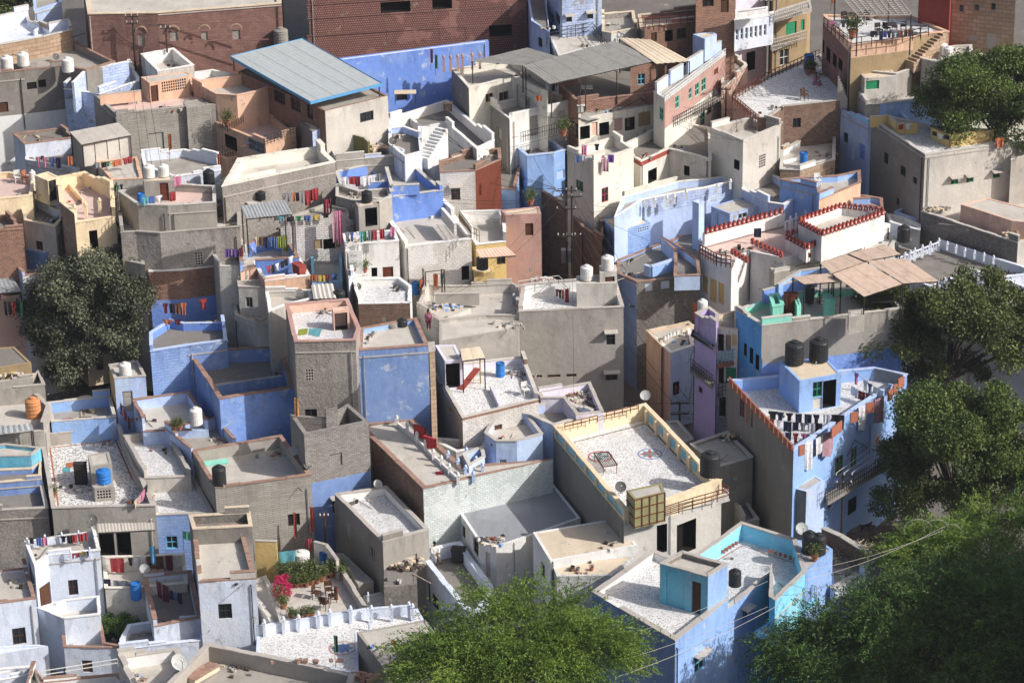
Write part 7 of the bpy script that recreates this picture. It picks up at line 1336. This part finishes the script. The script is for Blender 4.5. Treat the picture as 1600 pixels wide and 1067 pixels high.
# ---------------------------------------------------------------- people
pal('skin', '#7a5038', 'plain', rough=.6); pal('hair', '#17120f', 'plain')
def skinmesh(name, J, E, Rd, mat, root, sub=1):
    me = bpy.data.meshes.new(name); me.from_pydata(J, E, []); me.materials.append(M(mat)); o = bpy.data.objects.new(name, me); sc.collection.objects.link(o); o.parent = root
    md = o.modifiers.new('skin', 'SKIN'); md.use_smooth_shade = True
    for i, rr in enumerate(Rd): v = me.skin_vertices[0].data[i]; v.radius = (rr, rr) if isinstance(rr, (int, float)) else rr; v.use_root = (i == 0)
    s_ = o.modifiers.new('sub', 'SUBSURF'); s_.levels = s_.render_levels = sub; return o
def person(label, loc, rz, pose, top, legs, s_=1.0):
    r = thing('person', label, 'person', loc); r.rotation_euler = (0, 0, rz); r.scale = (s_,)*3
    if pose == 'sit':
        hip, kn, an, toe = .45, (.42, .47), (.44, .08), (.58, .03)   # forward is -y
        J = [(0, 0, hip), (0, .03, .68), (0, .02, .88), (0, 0, 1.0), (0, -.03, 1.08), (0, -.05, 1.2), (0, -.05, 1.3)]
        L_ = lambda s__: [(s__*.1, -.02, hip-.01), (s__*.14, -kn[0], kn[1]), (s__*.14, -an[0], an[1]), (s__*.15, -toe[0], toe[1])]
        A_ = lambda s__: [(s__*.2, .0, .93), (s__*.25, -.1, .68), (s__*.14, -.33, .64), (s__*.08, -.4, .66)]
    else:
        J = [(0, 0, .92), (0, .01, 1.15), (0, 0, 1.35), (0, 0, 1.47), (0, -.01, 1.55), (0, -.02, 1.65), (0, -.02, 1.74)]
        L_ = lambda s__: [(s__*.09, 0, .88), (s__*.1, -.02 if s__ > 0 else .05, .48), (s__*.1, .03, .08), (s__*.11, -.12, .03)]
        A_ = lambda s__: [(s__*.2, 0, 1.4), (s__*.26, .03, 1.12), (s__*.24, -.08, .88), (s__*.23, -.12, .8)]
    E = [(i, i+1) for i in range(6)]; Rd = [(.13, .1), (.13, .1), (.16, .1), (.09, .08), .05, .085, .07]
    for s__ in (1, -1):
        b = len(J); J += L_(s__); E += [(0, b), (b, b+1), (b+1, b+2), (b+2, b+3)]; Rd += [.09, .065, .042, (.045, .03)]
        b = len(J); a_ = A_(s__); J += a_; E += [(2, b), (b, b+1), (b+1, b+2), (b+2, b+3)]; Rd += [.055, .042, .03, .028]
        h = Vector(a_[3])-Vector(a_[2]); h.normalize(); sd = h.cross(Vector((0, 0, 1))); sd = sd.normalized() if sd.length > .1 else Vector((1, 0, 0))
        for k, ln in ((-1.5, .07), (-.5, .085), (.5, .09), (1.5, .075)):
            q = len(J); p0 = Vector(a_[3])+sd*k*.014+h*.03; J += [tuple(p0), tuple(p0+h*ln+Vector((0, 0, -.02)))]; E += [(b+3, q), (q, q+1)]; Rd += [.01, .008]
        q = len(J); p0 = Vector(a_[3])+sd*.035*s__; J += [tuple(p0+h*.04)]; E += [(b+3, q)]; Rd += [.01]
    skinmesh('body', J, E, Rd, 'skin', r)
    # loose shirt over the trunk and upper arms, trousers over the legs
    Jt = J[:4]; Et = [(0, 1), (1, 2), (2, 3)]; Rt = [(.19, .15), (.17, .14), (.18, .13), (.1, .09)]
    for s__ in (1, -1): a_ = A_(s__); b = len(Jt); Jt += a_[:3]; Et += [(2, b), (b, b+1), (b+1, b+2)]; Rt += [.08, .065, .05]
    skinmesh('shirt', Jt, Et, Rt, top, r)
    Jl = [J[0]]; El = []; Rl = [(.17, .14)]
    for s__ in (1, -1): l_ = L_(s__); b = len(Jl); Jl += l_[:3]; El += [(0, b), (b, b+1), (b+1, b+2)]; Rl += [.115, .09, .07]
    skinmesh('trousers', Jl, El, Rl, legs, r)
    hd = Vector(J[5]); mb = MB(); mb.lathe([(.098, .0), (.1, .04), (.085, .09), (.05, .12), (0, .13)], hd+Vector((0, .02, 0)), 'hair', 12); local(mb, 'hair', r, True)
    mb = MB(); mb.lathe([(.018, 0), (.012, .03), (0, .045)], hd+Vector((0, -.085, -.02)), 'skin', 6, Matrix.Rotation(R(75), 3, 'X')); local(mb, 'nose', r)
    for s__ in (1, -1): mb = MB(); mb.box(hd+Vector((s__*.033, -.088, .02)), (.02, .01, .01), 'hair'); local(mb, 'eye', r); mb = MB(); mb.box(hd+Vector((s__*.09, .0, 0)), (.015, .03, .05), 'skin'); local(mb, 'ear', r)
    return r
person('person in white kurta sitting on the pale blue terrace wall corner', at_px('D2', 1118, 305, F('A9')), .5, 'sit', 'wwhite', 'cement')
c = at_px('D2', 1118, 305, F('A9')); boxthing('stool', 'low bench under the person in white', 'bench', 'D2', 1112, 300, F('A9'), (.5, .4, .36), 'blue_p')
person('person in pink sari sitting on the wide chip terrace', at_px('A4', 297, 530, 18.2)-Vector((0, 0, .33)), .9, 'sit', 'cloth#c46a92', 'cloth#c46a92', .95)
person('person in red standing by the small pink lane house', at_px('C3', 1022, 335, 5.3), .4, 'stand', 'cloth#a3262c', 'cloth#a3262c')
person('person in pink bending over things on the rubbish roof corner', at_px('B2', 1080, 985, 11.8)-Vector((0, 0, .1)), 0, 'stand', 'cloth#b8607e', 'cloth#6e2238', .8)
# black dog on the ledge
r = thing('dog', 'black dog standing on the rocks beside the lane rail', 'dog', at_px('D4', 605, 112, 2.6))
J = [(0, 0, .5), (.22, 0, .52), (.42, 0, .5), (.56, 0, .62), (.68, 0, .74), (.82, 0, .7), (-.25, 0, .5), (-.42, 0, .56), (-.6, 0, .72)]; E = [(0, 1), (1, 2), (2, 3), (3, 4), (4, 5), (0, 6), (6, 7), (7, 8)]; Rd = [.11, .13, .14, .085, .085, .035, .11, .04, .015]
for s_ in (1, -1):
    b = len(J); J += [(.42, s_*.09, .38), (.4, s_*.09, .2), (.42, s_*.09, .03), (.48, s_*.09, .02)]; E += [(2, b), (b, b+1), (b+1, b+2), (b+2, b+3)]; Rd += [.06, .035, .025, .025]
    b = len(J); J += [(-.24, s_*.09, .36), (-.36, s_*.09, .2), (-.3, s_*.09, .03), (-.24, s_*.09, .02)]; E += [(6, b), (b, b+1), (b+1, b+2), (b+2, b+3)]; Rd += [.075, .035, .025, .025]
    b = len(J); J += [(.66, s_*.06, .84)]; E += [(4, b)]; Rd += [.02]
skinmesh('body', J, E, Rd, 'hair', r); r.rotation_euler = (0, 0, .3); r.scale = (.62,)*3
mb = MB(); mb.lathe([(.088, -.012), (.092, 0), (.088, .012)], (.58, 0, .65), 'redpaint', 10, Matrix.Rotation(R(45), 3, 'Y')); local(mb, 'collar', r)

# ---------------------------------------------------------------- odds and ends left on the roofs
for key in list(K):
    k = K[key]; pl = k['poly']
    if k['root'].get('label') is None or key in ('A7', 'YB', 'YR', 'X5', 'J', 'A', 'Mo', 'YS', 'G') or key.endswith('m') or len(pl) < 4: continue
    inn_ = offset(pl, .55); ar = abs(sum(pl[i].x*pl[(i+1) % len(pl)].y-pl[(i+1) % len(pl)].x*pl[i].y for i in range(len(pl))))/2
    if ar < 7 or k['node'] is not k['root']: continue
    mb = MB(); zf = k['zf']
    for _ in range(int(min(4, 1+ar/22))):
        i = int(rng.integers(len(inn_))); c = inn_[i].lerp(inn_[(i+1) % len(inn_)], rng.uniform(.1, .9))
        for q in range(int(rng.integers(4, 14))):
            p = Vector((c.x+rng.normal()*.4, c.y+rng.normal()*.3, zf)); t_ = rng.random(); mt = str(rng.choice(['copebrick', 'slab', 'iron', 'wwhite', 'conc_d', 'terracotta', 'bark', 'conc', 'zinc', 'cement', 'slab', 'conc_d', 'bark', 'blue' if rng.random() < .3 else 'cement']))
            if t_ < .6: mb.box(p+Vector((0, 0, .06)), (rng.uniform(.1, .3), rng.uniform(.1, .22), .12), mt, rz=rng.uniform(0, 3))
            elif t_ < .8: mb.lathe([(.1, 0), (.13, .18), (.13, .2), (.1, .2), (.09, .04), (0, .04)], p, mt, 8)
            else: a_ = rng.uniform(0, 3); d_ = Vector((math.cos(a_), math.sin(a_), 0))*rng.uniform(.4, 1.1); mb.bar(p-d_+Vector((0, 0, .04)), p+d_+Vector((0, 0, .1)), .022, mt, 4)
    o = mb.build('rooftop_clutter', k['node']); o['kind'] = 'stuff'
for t, pt, c_, lb in [('B2', ((268, 990), (325, 985), (318, 1020), (262, 1028)), 'l', 'green patterned rug spread on the pink walled roof'), ('B2', ((335, 985), (412, 985), (395, 1035), (330, 1020)), 't', 'teal sheet spread on the pink walled roof'), ('C1', ((395, 785), (440, 783), (438, 810), (390, 812)), 't', 'small teal cloth on the coarse mosaic roof'), ('C1', ((415, 755), (465, 752), (468, 780), (412, 782)), 'o', 'small orange cloth on the coarse mosaic roof'), ('C2', ((1120, 810), (1170, 805), (1175, 825), (1130, 832)), 'r', 'red cloth dropped on the long roof')]:
    zr = F('P2') if t == 'B2' else (F('C1a') if t == 'C1' else F('J')); mb = MB(); q = [at_px(t, x, y, zr+.03) for x, y in pt]; mb.hexa([v-Vector((0, 0, .02)) for v in q][::-1], q[::-1], 'cloth'+COL[c_][1]); tag(mb.build('floor_cloth'), lb, 'cloth')

table('A4', 765, 215, 22.2, .8, .8, .72, 'iron', 'iron', 'black cafe table on the rooftop restaurant'); table('A4', 550, 140, 22.2, 1.4, .8, .6, 'bark', 'iron', 'low sofa table under the restaurant pergola')
lamp = thing('street_lamp', 'street lamp with round heads before the lilac white gallery', 'street lamp', at_px('A3', 1578, 300, 18.4)); c = at_px('A3', 1578, 300, 18.4); mb = MB(); mb.bar(c, c+Vector((0, 0, 3.6)), .05, 'iron', 8); mb.build('lamp_post', lamp)
for k in (-1, 0, 1): mb = MB(); mb.lathe([(.02, 0), (.18, .05), (.18, .1), (0, .16)], c+Vector((k*.35, 0, 3.6)), 'cement', 10); mb.build('lamp_head', lamp); mb = MB(); mb.bar(c+Vector((0, 0, 3.5)), c+Vector((k*.35, 0, 3.64)), .02, 'iron'); mb.build('lamp_arm', lamp)
def stairs(key, t, x0, y0, z0, x1, y1, z1, w_, n, mat):
    a = at_px(t, x0, y0, z0); b = at_px(t, x1, y1, z1); d = Vector((b.x-a.x, b.y-a.y, 0)); e = d.normalized(); s_ = Vector((-e.y, e.x, 0))*w_/2
    for i in range(n):
        p = a+d*(i/n); q = a+d*((i+1)/n); zt = z0+(z1-z0)*(i+1)/n; mb = MB(); l = [p-s_, q-s_, q+s_, p+s_]
        mb.hexa([Vector((v.x, v.y, z0-.6)) for v in l], [Vector((v.x, v.y, zt)) for v in l], mat); mb.build('step', K[key]['node'])
stairs('Z7', 'A4', 500, 612, 18.3, 440, 465, 20.0, 1.3, 9, 'conc'); stairs('M2', 'B2', 630, 620, 14.0, 620, 500, 15.5, .9, 7, 'white'); stairs('Z3', 'A4', 880, 395, 20.6, 1080, 200, 22.3, 1.0, 11, 'sandstone'); stairs('Y1', 'A2', 1040, 1000, 17.0, 1165, 800, 18.6, .9, 10, 'white'); stairs('M7', 'B1', 1350, 105, 16.6, 1480, 10, 18.0, .8, 6, 'cream')

# ---------------------------------------------------------------- air: a faint even haze round the whole scene
hm = bpy.data.materials.new('haze'); hm.use_nodes = True; MATS['haze'] = hm; N_ = hm.node_tree; N_.nodes.remove(N_.nodes['Principled BSDF'])
pv = N_.nodes.new('ShaderNodeVolumePrincipled'); pv.inputs['Color'].default_value = (.86, .9, 1, 1); pv.inputs['Density'].default_value = .00013; pv.inputs['Anisotropy'].default_value = .2
N_.links.new(pv.outputs[0], N_.nodes['Material Output'].inputs['Volume'])
mb = MB(); mb.box((0, 300, 40.5), (830, 830, 83), 'haze'); o = mb.build('haze'); o['kind'] = 'stuff'
